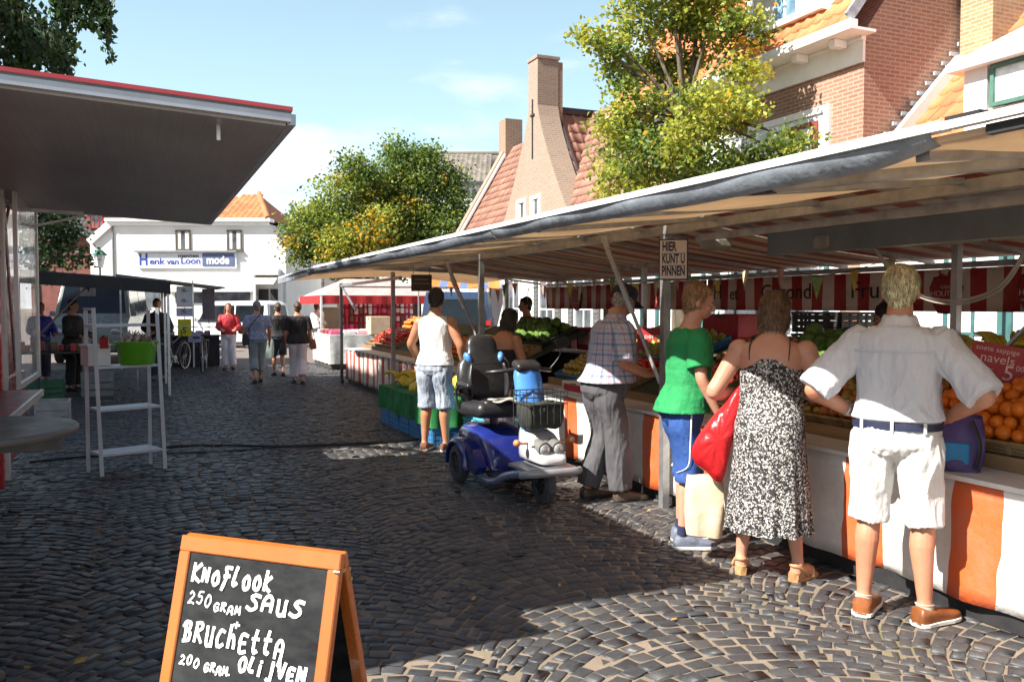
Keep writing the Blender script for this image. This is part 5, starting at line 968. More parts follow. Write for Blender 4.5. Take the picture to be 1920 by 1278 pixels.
    def leg_(s, mb, sd, g=0, z1=9, foot=True, r=1.):
        H, K, A = s.J['hip'+sd], s.J['kn'+sd], s.J['an'+sd]; k = s.k*s.leg; bk = V((0,-.016*k,0)); fw = s.fwd(sd)
        p = [H+V((0,-.02*k,.01)), H.lerp(K,.3)-V((0,.022*k,0)), H.lerp(K,.7)-V((0,.004*k,0)), K, K.lerp(A,.28)-fw*(.014*k), K.lerp(A,.62)-fw*(.006*k), K.lerp(A,.9), A]; q = [.086,.083,.064,.053,.056,.043,.033,.034]
        mb.tube(p, [x*k+g for x in q], 16, smooth=4)
        if foot:
            f = fw; a = A; z = a.z
            mb.tube([a+V((0,0,.0)), a-f*(.02*k)+V((0,0,-.035*k)), a+f*(.04*k)+V((0,0,-.045*k)), a+f*(.10*k)+V((0,0,-.055*k)), a+f*(.15*k)+V((0,0,-.062*k))], [.034*k,.036*k,.036*k,.036*k,.024*k], 12, smooth=3)
    def fwd(s, sd): f = getattr(s, 'toe', {}).get(sd, (.12 if sd == 'R' else -.12, 1)); return V((f[0],f[1],0)).normalized()
    def headM(s):
        k = s.k; o = s.off(1.56); T = M.Translation((o+V((0,.012,1.522)))*k) @ Euler([R(a) for a in s.hr]).to_matrix().to_4x4() @ M.Scale(k,4); return T
    def head_(s, mb, face=True, sc=1.):
        T0 = mb.T; mb.T = s.headM() @ M.Scale(sc,4)
        mb.ell((0,.006,.118),(.073,.093,.098)); mb.ell((0,.04,.062),(.054,.058,.062)); mb.ell((0,.056,.022),(.030,.032,.022)); mb.tube([(0,-.012,-.075),(0,-.004,.0),(0,.006,.05)],[.058,.054,.056],14)
        for sg in (-1,1): mb.ell((sg*.078,-.004,.092),(.010,.019,.031),(0,0,sg*.35)); mb.ell((sg*.072,.0,.09),(.012,.012,.016)); mb.ell((sg*.028,.083,.105),(.020,.013,.008)); mb.ell((sg*.040,.070,.072),(.018,.016,.018))
        mb.tube([(0,.090,.112),(0,.104,.088),(0,.113,.073),(0,.098,.063)],[.008,.011,.014,.008],10,smooth=2); mb.ell((0,.090,.042),(.024,.011,.006)); mb.ell((0,.088,.032),(.021,.012,.007)); mb.T = T0
    def eyes(s, parent, brow):
        T = s.headM(); b = MB(); b.T = T
        for sg in (-1,1): b.ell((sg*.030,.086,.094),(.0115,.008,.0065))
        e = b.build('eye', mat('eye_white',(.6,.57,.53),.2), parent, smooth=True); b = MB(); b.T = T
        for sg in (-1,1): b.ell((sg*.030,.0925,.094),(.005,.003,.005))
        b.build('iris', mat('iris',(.03,.02,.015),.2), e, smooth=True); b = MB(); b.T = T
        for sg in (-1,1): b.tube([(sg*.015,.094,.112),(sg*.030,.096,.117),(sg*.045,.086,.112)],[.003,.004,.002],6,smooth=2)
        b.build('eyebrow', brow, parent); b = MB(); b.T = T; b.tube([(-.022,.092,.037),(0,.0995,.038),(.022,.092,.037)],[.002,.0035,.002],6,smooth=2); b.build('lips', mat('lips',(.40,.15,.12),.45), parent)
    def body(s, parent, skm, vox=.0055, hands=(), legs=True, arms=True, lo=.8):
        mb = MB(); s.torso(mb); s.head_(mb)
        for sd in 'LR':
            s.arm_(mb, sd)
            if legs: s.leg_(mb, sd)
        for hd in hands: s.hand(mb, *hd[0], **hd[1])
        return put(remesh(mb, vox, 2), 'body', skm, parent)
    def hair(s, parent, m_, style='short', vox=.006, amp=.006):
        mb = MB(); mb.T = s.headM()
        if style in ('short','crop','thin'):
            g = {'short':.012,'crop':.007,'thin':.009}[style]
            mb.ell((0,-.012-g*.3,.128+g*.6),(.075+g,.088+g*.5,.094+g)); mb.ell((0,-.045,.085),(.064+g*.6,.05,.058)); 
            if style == 'short': mb.ell((0,.052,.178),(.056,.036,.034)); mb.ell((0,-.056,.05),(.05,.036,.04))
        elif style == 'bob':
            mb.ell((0,-.012,.135),(.093,.103,.104)); mb.ell((0,-.052,.055),(.088,.062,.085)); mb.ell((-.066,-.016,.05),(.032,.058,.075)); mb.ell((.066,-.016,.05),(.032,.058,.075)); mb.ell((0,-.062,-.012),(.078,.042,.045))
        elif style == 'long':
            mb.ell((0,-.012,.135),(.088,.10,.10)); mb.tube([(0,-.055,.14),(0,-.085,.04),(0,-.095,-.06),(0,-.09,-.16)],[.075,.08,.075,.04],12,ell=.55,ref=(0,1,0),smooth=2)
            for sg in (-1,1): mb.tube([(sg*.07,-.01,.13),(sg*.082,-.01,.04),(sg*.085,.0,-.06),(sg*.075,.01,-.13)],[.03,.032,.03,.015],10,smooth=2)
        elif style == 'bun': mb.ell((0,-.012,.135),(.084,.098,.10)); mb.ell((0,-.05,.07),(.07,.05,.07)); mb.ell((0,-.11,.13),(.04,.035,.04))
        k = s.k; T = s.headM(); inv = T.inverted()
        def d(p): q = inv @ p; a = math.atan2(q.x, -q.y); return amp*(NZ.noise(V((a*9, q.z*7, 3)))+.5*NZ.noise(V((a*24, q.z*14, 9)))-.1)
        o = put(remesh(mb, vox, 1, d), 'hair', m_, parent)
        if vox < .007: s.strands(o, m_, style)
        return o
    def strands(s, o, m_, style):
        me = o.data; n = len(me.vertices); co = np.empty(n*3, np.float32); me.vertices.foreach_get('co', co); no = np.empty(n*3, np.float32); me.vertex_normals.foreach_get('vector', no); co = co.reshape(-1,3); no = no.reshape(-1,3); rg_ = np.random.default_rng(int(n)); inv = s.headM().inverted(); b = MB(); ln = {'bob':.055,'thin':.02}.get(style,.028)*s.k
        for i in rg_.integers(0, n, 2600):
            p, nn = V(co[i]), V(no[i]); q = inv @ p
            if q.y > .04 and q.z < .13: continue
            d = V((rg_.normal(0,.25),-.15+rg_.normal(0,.25),-1)); d = (d-nn*d.dot(nn))
            if d.length < .05: d = V((rg_.normal(),-1,0)); d = d-nn*d.dot(nn)
            d.normalize(); x = d.cross(nn).normalized()*(.0011*s.k); L1 = ln*rg_.uniform(.6,1.3); a = p+nn*.001; m1 = p+d*L1*.5+nn*.0045; e = p+d*L1+nn*rg_.uniform(-.001,.007)
            b.add([a-x,a+x,m1+x,m1-x,e],[(0,1,2,3),(3,2,4)])
        c0 = m_.node_tree.nodes['Mix'].inputs['A'].default_value if 'Mix' in m_.node_tree.nodes else (.2,.15,.1,1); b.build('hair_strands', mat(m_.name+'_light', tuple(min(1,c_*1.9+.01) for c_ in c0[:3]), .45, .5, 30), o)
    def shirt(s, parent, m_, z0, grow=.012, sleeve=.6, vox=.007, amp=.006, flare=.0, collar=False, name='shirt', top=1.455, seed=0):
        mb = MB(); rs = [r for r in TORSO if z0 < r[0] <= top]; a0 = np.interp(z0, [r[0] for r in TORSO], [r[1] for r in TORSO]); b0 = np.interp(z0, [r[0] for r in TORSO], [r[2] for r in TORSO]); y0 = np.interp(z0, [r[0] for r in TORSO], [r[3] for r in TORSO])
        rings = [s.ring(z0, a0+flare, b0+flare, y0, grow*1.25)]+[s.ring(r[0], r[1]+flare*max(0,(1.3-r[0])/.5), r[2]+flare*max(0,(1.3-r[0])/.5), r[3], grow) for r in rs]
        # open at the hem: a lip turned inside
        lip = s.ring(z0+.05, a0+flare, b0+flare, y0, grow*1.25-.012); mb.loft(rings)
        if sleeve:
            for sd in 'LR':
                S, E, W_ = s.armpts(sd); k = s.k*s.arm; L1 = (E-S).length
                if sleeve <= 1: pts = [S+(S-E).normalized()*.01, S.lerp(E,sleeve*.4), S.lerp(E,sleeve)]; rr = [.064*k+grow*.6, .060*k+grow, .056*k+grow*1.35]
                else: pts = [S, S.lerp(E,.5), E, E.lerp(W_,(sleeve-1))]; rr = [.064*k+grow*.6,.058*k+grow,.05*k+grow,.042*k+grow]
                mb.ell(S, (.060*k+grow*.5,)*3); mb.tube(pts, rr, 16, smooth=4)
        if collar: mb.T = M.Identity(4); mb.loft([s.ring(z, a, b, y, .006) for z, a, b, y in ((1.44,.10,.075,-.014),(1.475,.072,.066,-.008),(1.505,.064,.064,-.002))])
        fd = folds(amp*s.k, seed); zk = z0*s.k
        return put(remesh(mb, vox, 3, lambda p: fd(p)*(min(1, max(0, (p.z-zk)/.05)) if abs(p.x) < .30 else .6)), name, m_, parent)
    def trousers(s, parent, m_, frac, z1=1.0, grow=.012, flare=.012, vox=.007, amp=.007, name='trousers', seed=3, low=.0):
        """frac: 1 = knee, 2 = ankle"""
        mb = MB(); rs = [r for r in TORSO if r[0] <= z1+.02]; mb.loft([s.ring(r[0],r[1],r[2],r[3],grow) for r in rs])
        for sd in 'LR':
            H, K, A = s.J['hip'+sd], s.J['kn'+sd], s.J['an'+sd]; k = s.k*s.leg; t = [H+V((0,-.028*k,.02)), H.lerp(K,.22)-V((0,.036*k,0)), H.lerp(K,.42)-V((0,.022*k,0))]; r = [.092*k+grow,.092*k+grow,.084*k+grow]
            if frac <= 1: t += [H.lerp(K,.72*frac)-V((0,.008*k,0)), H.lerp(K,frac)]; r += [.076*k+grow+flare*.6,.070*k+grow+flare]
            else: t += [H.lerp(K,.7), K, K.lerp(A,(frac-1)*.5), K.lerp(A,frac-1)]; r += [.068*k+grow+flare*.4,.060*k+grow+flare*.7,.055*k+grow+flare,.050*k+grow+flare]
            mb.tube(t, r, 18, smooth=5)
        return put(remesh(mb, vox, 6, folds(amp*s.k, seed, .8)), name, m_, parent)
    def shoe(s, parent, sd, m_, sole, open_=False, hgt=.075, ln=.27, wd=.048):
        A = s.J['an'+sd]; f = s.fwd(sd); x = V((f.y,-f.x,0)); k = s.k; o = V((A.x,A.y,0))-f*(.055*k); mb = MB(); rings = []
        prof = [(0,.55,.62),(.03,.80,1.),(.12,.92,1.02),(.32,.86,.95),(.5,.9,.74),(.7,1.0,.60),(.85,.92,.5),(.95,.68,.42),(1,.35,.3)]
        for t, w_, h_ in prof:
            c = o+f*(t*ln*k); ww, hh2 = wd*w_*k, hgt*h_*k; rings.append([c+x*(ww*max(-1,min(1,1.12*math.cos(a))))+V((0,0,.012+hh2*(.5+.5*math.sin(a)) if math.sin(a) > -.2 else .012)) for a in [6.283*i/16 for i in range(16)]])
        mb.loft(rings); u = mb.build('shoe', m_, parent, smooth=True, auto=60); mb = MB(); rings = []
        for z, g in ((.0,-.002),(.004,.004),(.020,.005),(.024,-.004)):
            rings.append([o+f*(ln*k*t)+x*(sg*(wd*w_*k+g))+V((0,0,z)) for t, w_, sg in [(p[0],p[1],1) for p in prof]+[(p[0],p[1],-1) for p in prof[::-1]]])
        mb.loft(rings); mb.build('sole', sole, u); return u
    def sock(s, parent, sd, m_, top):
        H, K, A = s.J['hip'+sd], s.J['kn'+sd], s.J['an'+sd]; k = s.k*s.leg; mb = MB(); mb.tube([A+V((0,0,-.03)), A, A.lerp(K,top*.5), A.lerp(K,top)], [.040*k,.038*k,.038*k,.043*k], 14, smooth=3); mb.build('sock', m_, parent, smooth=True)
def person(label, pos, theta, group=None): return thing('person', label, 'person', (pos[0],pos[1],0), R(-theta), group)
SOLE = mat('white_sole',(.72,.70,.66),.6,.1,10); SOLEB = mat('dark_sole',(.03,.028,.026),.7)
ONLY = None
# 1 man in white, hands on hips, at the right
f = Fig(1.79, w=1.03, d=1.10, belly=.05, hw=1.1, pose=dict(elL=(-.375,-.13,1.13),wrL=(-.225,.055,1.01),elR=(.385,-.13,1.14),wrR=(.235,.065,1.02),knL=(-.125,.0,.50),anL=(-.14,-.03,.085),knR=(.125,.0,.50),anR=(.14,-.03,.085)), head=(-6,0,3), arm=1.06, leg=1.04)
f.toe = {'L':(.05,1),'R':(.62,1)}
p = person('man in white shirt and white shorts with hands on hips seen from behind at right', (3.50,3.17), 56)
f.body(p, SK, hands=((('L',(.62,.78,-.25),(-.5,.5,.6)),dict(curl=.55)),(('R',(-.62,.78,-.25),(.5,.5,.6)),dict(curl=.55))))
f.eyes(p, mat('grey_brow',(.3,.27,.22))); f.hair(p, hair_mat('blond_grey_hair',(.44,.33,.20)), 'short', amp=.007)
WSH = mat('white_linen', (.74,.76,.82), .85, .05, 5, bump=.75, bsc=13, tr=.22, bdist=.022, sc=(1.5,1.5,.55)); WSO = mat('white_cotton', (.64,.63,.61), .85, .06, 4, bump=.7, bsc=14, bdist=.02, sc=(1.4,1.4,.6))
sh_ = f.shirt(p, WSH, 1.0, grow=.024, sleeve=1.0, amp=.013, flare=.014, collar=True, seed=2)
b = MB(); 
bl = [V(q) for q in f.ring(1.335,.184,.112,-.006,.034)]; b.tube([bl[i] for i in range(16,28)]+[bl[0]], .0032, 5, smooth=3); b.tube([f.ring(z,.178,.112,0,.036)[21] for z in (1.33,1.22,1.12,1.0)], .003, 5, smooth=3); b.build('seam', WSH, sh_, smooth=True)
tr_ = f.trousers(p, WSO, 1.04, 1.0, grow=.016, flare=.022, amp=.012, name='shorts')
b = MB(); b.loft([f.ring(z, .171, .115, -.014, .030) for z in (.958,.961,.992,.995)], cap=False); b.build('belt', mat('navy_belt',(.02,.025,.06),.5), p, smooth=True)
for i in (18,21,24): b = MB(); q = f.ring(.975,.171,.115,-.014,.034)[i]; b.box(q,(.014,.012,.055),(0,0,0)); b.build('belt_loop', WSO, tr_)
for sd in 'LR': f.sock(p, sd, mat('cream_sock',(.50,.43,.35),.9), .05); f.shoe(p, sd, mat('tan_leather',(.25,.08,.022),.42,.3,9,bump=.2), SOLE, hgt=.085, ln=.29, wd=.052)
b = MB(); w_ = f.J['wrL'].lerp(f.J['elL'],.14); d = (f.J['wrL']-f.J['elL']).normalized(); b.tube([w_-d*.012,w_+d*.012],[.036,.036],16); wt = b.build('watch_strap', ALU, p, smooth=True); b = MB(); x = d.cross(V((0,0,1))).normalized(); b.tube([w_+V((0,0,.034)),w_+V((0,0,.044))],[.019,.017],14); b.build('watch', ALU, wt)
# 2 woman in a flowered dress
f = Fig(1.68, w=1.13, d=1.18, belly=.02, hw=1.25, lean=(0,.06), pose=dict(elL=(-.34,-.03,1.12),wrL=(-.20,.20,1.08),elR=(.34,-.03,1.12),wrR=(.18,.22,1.10),knL=(-.13,.0,.5),anL=(-.165,-.02,.10),knR=(.13,.0,.5),anR=(.175,-.02,.10)), head=(-20,0,0), arm=1.12, leg=1.02)
f.toe = {'L':(-.2,1),'R':(.45,1)}
p = person('woman in a black and white flowered strap dress seen from behind', (3.37,3.97), 50)
f.body(p, SK2, hands=((('L',(.55,.8,.15),(-.2,-.1,1)),dict(curl=.7)),(('R',(-.55,.8,.15),(.2,-.1,1)),dict(curl=.7)))); f.eyes(p, mat('brown_brow',(.08,.05,.03))); f.hair(p, hair_mat('brown_hair',(.085,.050,.028)), 'bob', amp=.008)
def flowered():
    m, n, l, p_ = _nodes('flowered_fabric'); t = n.new('ShaderNodeTexCoord'); v_ = n.new('ShaderNodeTexVoronoi'); v_.inputs['Scale'].default_value = 76; v_.inputs['Randomness'].default_value = 1; z = n.new('ShaderNodeTexNoise'); z.inputs['Scale'].default_value = 120
    x = n.new('ShaderNodeMix'); x.data_type = 'RGBA'; x.inputs['Factor'].default_value = .035; l.new(t.outputs['Object'], x.inputs['A']); l.new(z.outputs[1], x.inputs['B']); l.new(t.outputs['Object'], z.inputs[0]); l.new(x.outputs['Result'], v_.inputs[0])
    f_ = _ramp(n, l, v_.outputs['Distance'], .33, .42); l.new(_mix(n, l, (.66,.63,.60), (.014,.013,.014), f_), p_.inputs['Base Color']); p_.inputs['Roughness'].default_value = .75; _bump(n, l, p_, _noise(n, l, 10, 4, .6, (1.6,1.6,.35)), .6, .02); return m
FLOW = flowered(); k = f.k
def dress_ring(z, a, b, yo, n=120, pleat=0, ph=0, hem=0):
    out = []; o = f.off(z) if z > .93 else V()
    for i in range(n):
        t = 6.28318*i/n; q = 1+pleat*(.6*math.sin(t*13+ph)+.4*math.sin(t*23+1+ph*2)+.3*math.sin(t*7+2)); c, s = math.cos(t), math.sin(t)
        out.append(V((a*q*c*abs(c)**-.12 if abs(c) > .01 else 0, b*q*s+yo, z+hem*math.sin(t*9)))*k+o*k)
    return out
b = MB(); rg = [dress_ring(*q) for q in ((1.345,.162,.125,.0),(1.335,.178,.138,.0),(1.27,.196,.150,.006),(1.18,.190,.145,.01),(1.08,.190,.142,.006),(1.00,.198,.150,-.012),(.93,.210,.164,-.028),(.86,.212,.168,-.03))]
for j in range(12): z = .80-j*.046; rg.append(dress_ring(z, (.212+.0038*j), .170+.0045*j, -.028+.001*j, pleat=.010+.0050*j, ph=.05*j, hem=.006 if j == 11 else 0))
b.loft(rg, cap=False); dr = b.build('dress', FLOW, p, smooth=True)
for sg in (-1,1):
    b = MB(); o = f.off(1.4)*k; b.tube([V((sg*.115,-.118,1.33))*k+f.off(1.33)*k, V((sg*.118,-.112,1.40))*k+o, V((sg*.112,-.055,1.452))*k+o, V((sg*.11,.03,1.44))*k+o, V((sg*.105,.115,1.33))*k+f.off(1.33)*k], .006, 6, ell=.5, smooth=5); b.build('strap', mat('black_cloth',(.015,.014,.015),.8), dr, smooth=True)
SAND = mat('tan_sandal',(.50,.27,.12),.5,.2,9)
for sd in 'LR':
    A = f.J['an'+sd]; fw = f.fwd(sd); x = V((fw.y,-fw.x,0)); o = V((A.x,A.y,0)); b = MB()
    rings = [[o+fw*t+x*w_+V((0,0,z)) for t, w_ in ((-.065,0),(-.05,.032),(.03,.034),(.11,.042),(.17,.03),(.19,0),(.17,-.03),(.11,-.040),(.03,-.032),(-.05,-.032))] for z in (0,.018)]; b.loft(rings)
    b.tube([o-fw*.03+V((0,0,.0)),o-fw*.03+V((0,0,.055))],[.030,.034],12); b.loft([[o+fw*t+x*w_+V((0,0,z-.0*t)) for t, w_ in ((-.065,0),(-.045,.034),(.05,.030),(.09,0),(.05,-.030),(-.045,-.034))] for z in (.02,.045)])
    so_ = b.build('sandal', SAND, p); b = MB(); b.tube([o+fw*.09+x*.045+V((0,0,.015)),o+fw*.095+x*.02+V((0,0,.062)),o+fw*.095-x*.02+V((0,0,.062)),o+fw*.09-x*.045+V((0,0,.015))],.008,6,ell=2.2,smooth=3); b.tube([o+fw*.05+x*.04+V((0,0,.03)),o-fw*.03+x*.03+V((0,0,.09)),o-fw*.05+V((0,0,.095)),o-fw*.03-x*.03+V((0,0,.09)),o+fw*.05-x*.04+V((0,0,.03))],.007,6,ell=1.6,smooth=3); b.build('ankle_strap', SAND, so_, smooth=True)
# 3 boy in green
f = Fig(1.74, w=.94, d=.98, pose=dict(elR=(.235,.03,1.13),wrR=(.225,.15,.90),elL=(-.20,.05,1.13),wrL=(-.16,.24,.95),knL=(-.085,.05,.5),anL=(-.085,.0,.085),knR=(.10,.0,.5),anR=(.11,-.05,.085)), lean=(0,.05), head=(-10,0,-14), arm=.9, leg=.92)
f.toe = {'L':(0,1),'R':(.12,1)}
p = person('boy in a green t-shirt and blue shorts standing beside the stall post', (3.30,4.73), 106)
f.body(p, SK2, hands=((('R',(.0,.35,-.94),(1,.1,0)),dict(curl=1.1,fist=.35)),(('L',(.2,.9,-.2),(-.3,0,1)),dict(curl=.6)))); f.eyes(p, mat('brown_brow',(.08,.05,.03))); f.hair(p, hair_mat('light_brown_hair',(.19,.11,.055)), 'short', amp=.006)
f.shirt(p, mat('green_jersey',(.015,.245,.075),.85,.1,5,bump=.6,bsc=14,bdist=.018,sc=(1,1,1.6)), .90, grow=.026, sleeve=.72, amp=.008, flare=.026, name='t_shirt', seed=5)
bs = f.trousers(p, mat('blue_shorts_cloth',(.022,.075,.27),.8,.15,5,bump=.6,bsc=15,bdist=.016), 1.16, .94, grow=.016, flare=.030, amp=.010, name='shorts', seed=8)
b = MB()
for sd in 'LR':
    H, K = f.J['hip'+sd], f.J['kn'+sd]; sg = -1 if sd == 'L' else 1; b.tube([H+V((sg*.104,-.02,.02)),H.lerp(K,.5)+V((sg*.108,-.03,0)),H.lerp(K,.85)+V((sg*.095,-.04,0)),H.lerp(K,.98)+V((sg*.03,-.098,0))],.006,6,ell=.4,smooth=4)
b.build('side_stripe', WHITE, bs, smooth=True)
for sd in 'LR': f.sock(p, sd, mat('navy_sock',(.02,.025,.07),.9), .16); u = f.shoe(p, sd, mat('grey_trainer',(.16,.18,.24),.7,.3,14,bump=.3), SOLE, hgt=.085, ln=.285)
for sd in 'LR':
    A = f.J['an'+sd]; fw = f.fwd(sd); x = V((fw.y,-fw.x,0)); o = V((A.x,A.y,0)); b = MB()
    for q in range(4): b.tube([o+fw*(.03+q*.026)+x*.03+V((0,0,.075-q*.009)),o+fw*(.03+q*.026)+V((0,0,.088-q*.009)),o+fw*(.03+q*.026)-x*.03+V((0,0,.075-q*.009))],.004,5,smooth=2)
    b.build('lace', WHITE, [c_ for c_ in p.children if c_.name.startswith('shoe')]['LR'.index(sd)], smooth=True)
# bags
def softbag(name, label, c, rz, w_, d_, h_, m_, cat='bag', handles=True, sag_=.02, seed=0):
    t = thing(name, label, cat, c, rz); b = MB(); rings = []
    for j in range(9):
        v_ = j/8; a, e = w_*(.44+.06*math.sin(v_*3)), d_*(.5-.30*v_**2); rings.append([V((a*max(-1,min(1,1.25*math.cos(q)))+.012*NZ.noise(V((q*2,v_*4,seed))), e*max(-1,min(1,1.25*math.sin(q)))*1+.016*NZ.noise(V((q*2,v_*4,seed+5))), h_*v_+sag_*.3*math.sin(q*2))) for q in [6.283*i/28 for i in range(28)]])
    b.loft([[p_*1. for p_ in rings[0]]]+rings+[[V((p_.x*.96,p_.y*.8,p_.z-.03)) for p_ in rings[-1]]]); b.build('bag_body', m_, t, smooth=True, auto=60)
    if handles:
        for s in (-1,1): b = MB(); b.tube([(-w_*.22,s*d_*.14,h_*.98),(-w_*.12,s*d_*.08,h_+.11),(0,s*.012,h_+.15),(w_*.12,s*d_*.08,h_+.11),(w_*.22,s*d_*.14,h_*.98)],.007,6,ell=1.8,smooth=3); b.build('handle', m_, t, smooth=True)
    return t
softbag('paper_bag', 'cream carrier bag hanging by the knee of the boy in green', at_dep(1320,1000,5.3), R(-35), .24, .16, .37, mat('cream_paper',(.62,.50,.35),.7,.12,4,bump=.5,bsc=7,bdist=.02,tr=.1), handles=False, seed=2)
REDP = mat('red_plastic_bag',(.62,.02,.025),.3,.15,5,bump=.5,bsc=9,bdist=.02,tr=.2)
pc = at_dep(1345,812,5.12); t = thing('plastic_bag', 'shiny red plastic bag slung between the boy and the woman in the dress', 'bag', pc, R(-36)); b = MB(); rings = []
ol = [(.14,.30),(.02,.16),(-.06,.06),(-.145,-.08),(-.135,-.18),(-.06,-.24),(.0,-.30),(.045,-.26),(.09,-.05),(.15,.14)]; oc = V((.0,0,-.03))
fine = []
for i in range(len(ol)):
    p0, p1, p2, p3 = [V((*ol[(i+q) % len(ol)],0)) for q in (-1,0,1,2)]
    for t_ in (0,.25,.5,.75): fine.append(.5*((2*p1)+(p2-p0)*t_+(2*p0-5*p1+4*p2-p3)*t_**2+(3*p1-p0-3*p2+p3)*t_**3))
for yo, sc in ((-.075,.35),(-.062,.72),(-.03,.95),(.0,1.),(.03,.95),(.06,.72),(.07,.35)): rings.append([V((oc.x+(q.x-oc.x)*sc, yo*(1-.5*abs(q.y))+.012*NZ.noise(V((q.x*14,q.y*14,yo*20))), oc.z+(q.y-oc.z)*sc)) for q in fine])
b.loft(rings); b.build('bag_body', REDP, t, smooth=True); b = MB(); b.tube([(.13,0,.27),(.17,.01,.36),(.15,.02,.42)],[.018,.011,.009],8,smooth=3); b.build('handle', REDP, t, smooth=True)
t = softbag('rucksack', 'blue and purple nylon bag on the counter ledge beside the man in white', (3.97,3.20,.727), R(-50), .24, .22, .28, mat('purple_nylon',(.09,.05,.20),.5,.2,5,bump=.4,bsc=12), handles=False, seed=9)
b = MB(); b.rbox((-.02,-.095,.09),(.15,.03,.12),.02); b.build('pocket', mat('blue_nylon',(.02,.25,.55),.5,.15,5), t); b = MB(); b.tube([(.06,-.10,.27),(.10,-.13,.15),(.08,-.12,.02)],.014,6,ell=.5,smooth=3); b.build('strap', mat('black_nylon',(.02,.02,.025),.6), t)
# 4 man in plaid shirt with cap
f = Fig(1.77, w=1.04, d=1.18, belly=.075, lean=(0,.10), pose=dict(elR=(.25,.0,1.13),wrR=(.20,.26,1.02),elL=(-.23,.05,1.12),wrL=(-.14,.30,1.04),knL=(-.10,.02,.5),anL=(-.115,-.11,.085),knR=(.10,.04,.5),anR=(.11,.07,.085)), head=(-26,0,6), arm=1.05, leg=1.1)
f.toe = {'L':(-.05,1),'R':(.1,1)}
p = person('older man in a plaid shirt, grey trousers and navy cap leaning to the counter', (3.48,6.09), 90)
f.body(p, SK, vox=.006, hands=((('R',(-.25,.9,.05),(.3,0,1)),dict(curl=.8)),(('L',(.25,.9,.05),(-.3,0,1)),dict(curl=.8)))); f.eyes(p, mat('grey_brow',(.3,.27,.22))); f.hair(p, hair_mat('grey_hair',(.26,.24,.22)), 'crop', amp=.004)
def plaid():
    m, n, l, p_ = _nodes('plaid_cloth'); t = n.new('ShaderNodeTexCoord'); s_ = n.new('ShaderNodeSeparateXYZ'); l.new(t.outputs['Object'], s_.inputs[0]); an = n.new('ShaderNodeMath'); an.operation = 'ARCTAN2'; l.new(s_.outputs['X'], an.inputs[0]); l.new(s_.outputs['Y'], an.inputs[1])
    mu = n.new('ShaderNodeMath'); mu.operation = 'MULTIPLY'; mu.inputs[1].default_value = .19; l.new(an.outputs[0], mu.inputs[0]); c = None
    for src, per, w_, col, ph in ((s_.outputs['Z'],.085,.20,(.10,.13,.24),0),(mu.outputs[0],.085,.20,(.10,.13,.24),0),(s_.outputs['Z'],.085,.06,(.5,.09,.10),.042),(mu.outputs[0],.085,.06,(.5,.09,.10),.042),(s_.outputs['Z'],.0425,.12,(.34,.38,.5),.02),(mu.outputs[0],.0425,.12,(.34,.38,.5),.02)):
        a = n.new('ShaderNodeMath'); a.inputs[1].default_value = 8*per+ph; l.new(src, a.inputs[0]); k_ = n.new('ShaderNodeMath'); k_.operation = 'MODULO'; k_.inputs[1].default_value = per; l.new(a.outputs[0], k_.inputs[0])
        g = n.new('ShaderNodeMath'); g.operation = 'LESS_THAN'; g.inputs[1].default_value = per*w_; l.new(k_.outputs[0], g.inputs[0]); q = n.new('ShaderNodeMath'); q.operation = 'MULTIPLY'; q.inputs[1].default_value = .72; l.new(g.outputs[0], q.inputs[0]); c = _mix(n, l, c if c else (.42,.44,.50), col, q.outputs[0])
    l.new(c, p_.inputs['Base Color']); p_.inputs['Roughness'].default_value = .85; _bump(n, l, p_, _noise(n, l, 12, 4, .6, (1.3,1.3,.6)), .6, .018); return m
f.shirt(p, plaid(), .96, grow=.026, sleeve=.98, amp=.009, flare=.03, collar=True, seed=11)
b = MB(); b.loft([f.ring(z, .168, .112, -.012, .034) for z in (.955,.957,.985,.987)], cap=False); b.build('belt', mat('brown_belt',(.06,.04,.025),.5), p, smooth=True)
f.trousers(p, mat('grey_trouser_cloth',(.085,.082,.090),.85,.12,5,bump=.7,bsc=12,bdist=.02,sc=(1.3,1.3,.5)), 1.97, 1.0, grow=.018, flare=.020, amp=.011, seed=14)
for sd in 'LR': f.shoe(p, sd, mat('brown_shoe',(.10,.07,.045),.5,.3,9), SOLEB, hgt=.08, ln=.30, wd=.05)
b = MB(); b.T = f.headM(); b.lathe([(.094,.128),(.098,.16),(.092,.195),(.07,.222),(.03,.236),(.004,.238)], (0,-.012,0), 24, sy=1.10, cap=True); 
cp = b.build('cap', mat('navy_cap',(.02,.022,.05),.8,.15,8,bump=.3,bsc=60), p, smooth=True, auto=50); b = MB(); b.T = f.headM(); b.slab(lambda u, v: (.085*(2*u-1), .075+.10*v*(1-.55*(2*u-1)**2)+.02*(1-(2*u-1)**2), .148-.018*v-.022*(2*u-1)**2), 12, 5, (0,0,1), .005); b.build('cap_peak', MC['navy_cap'], cp, smooth=True)
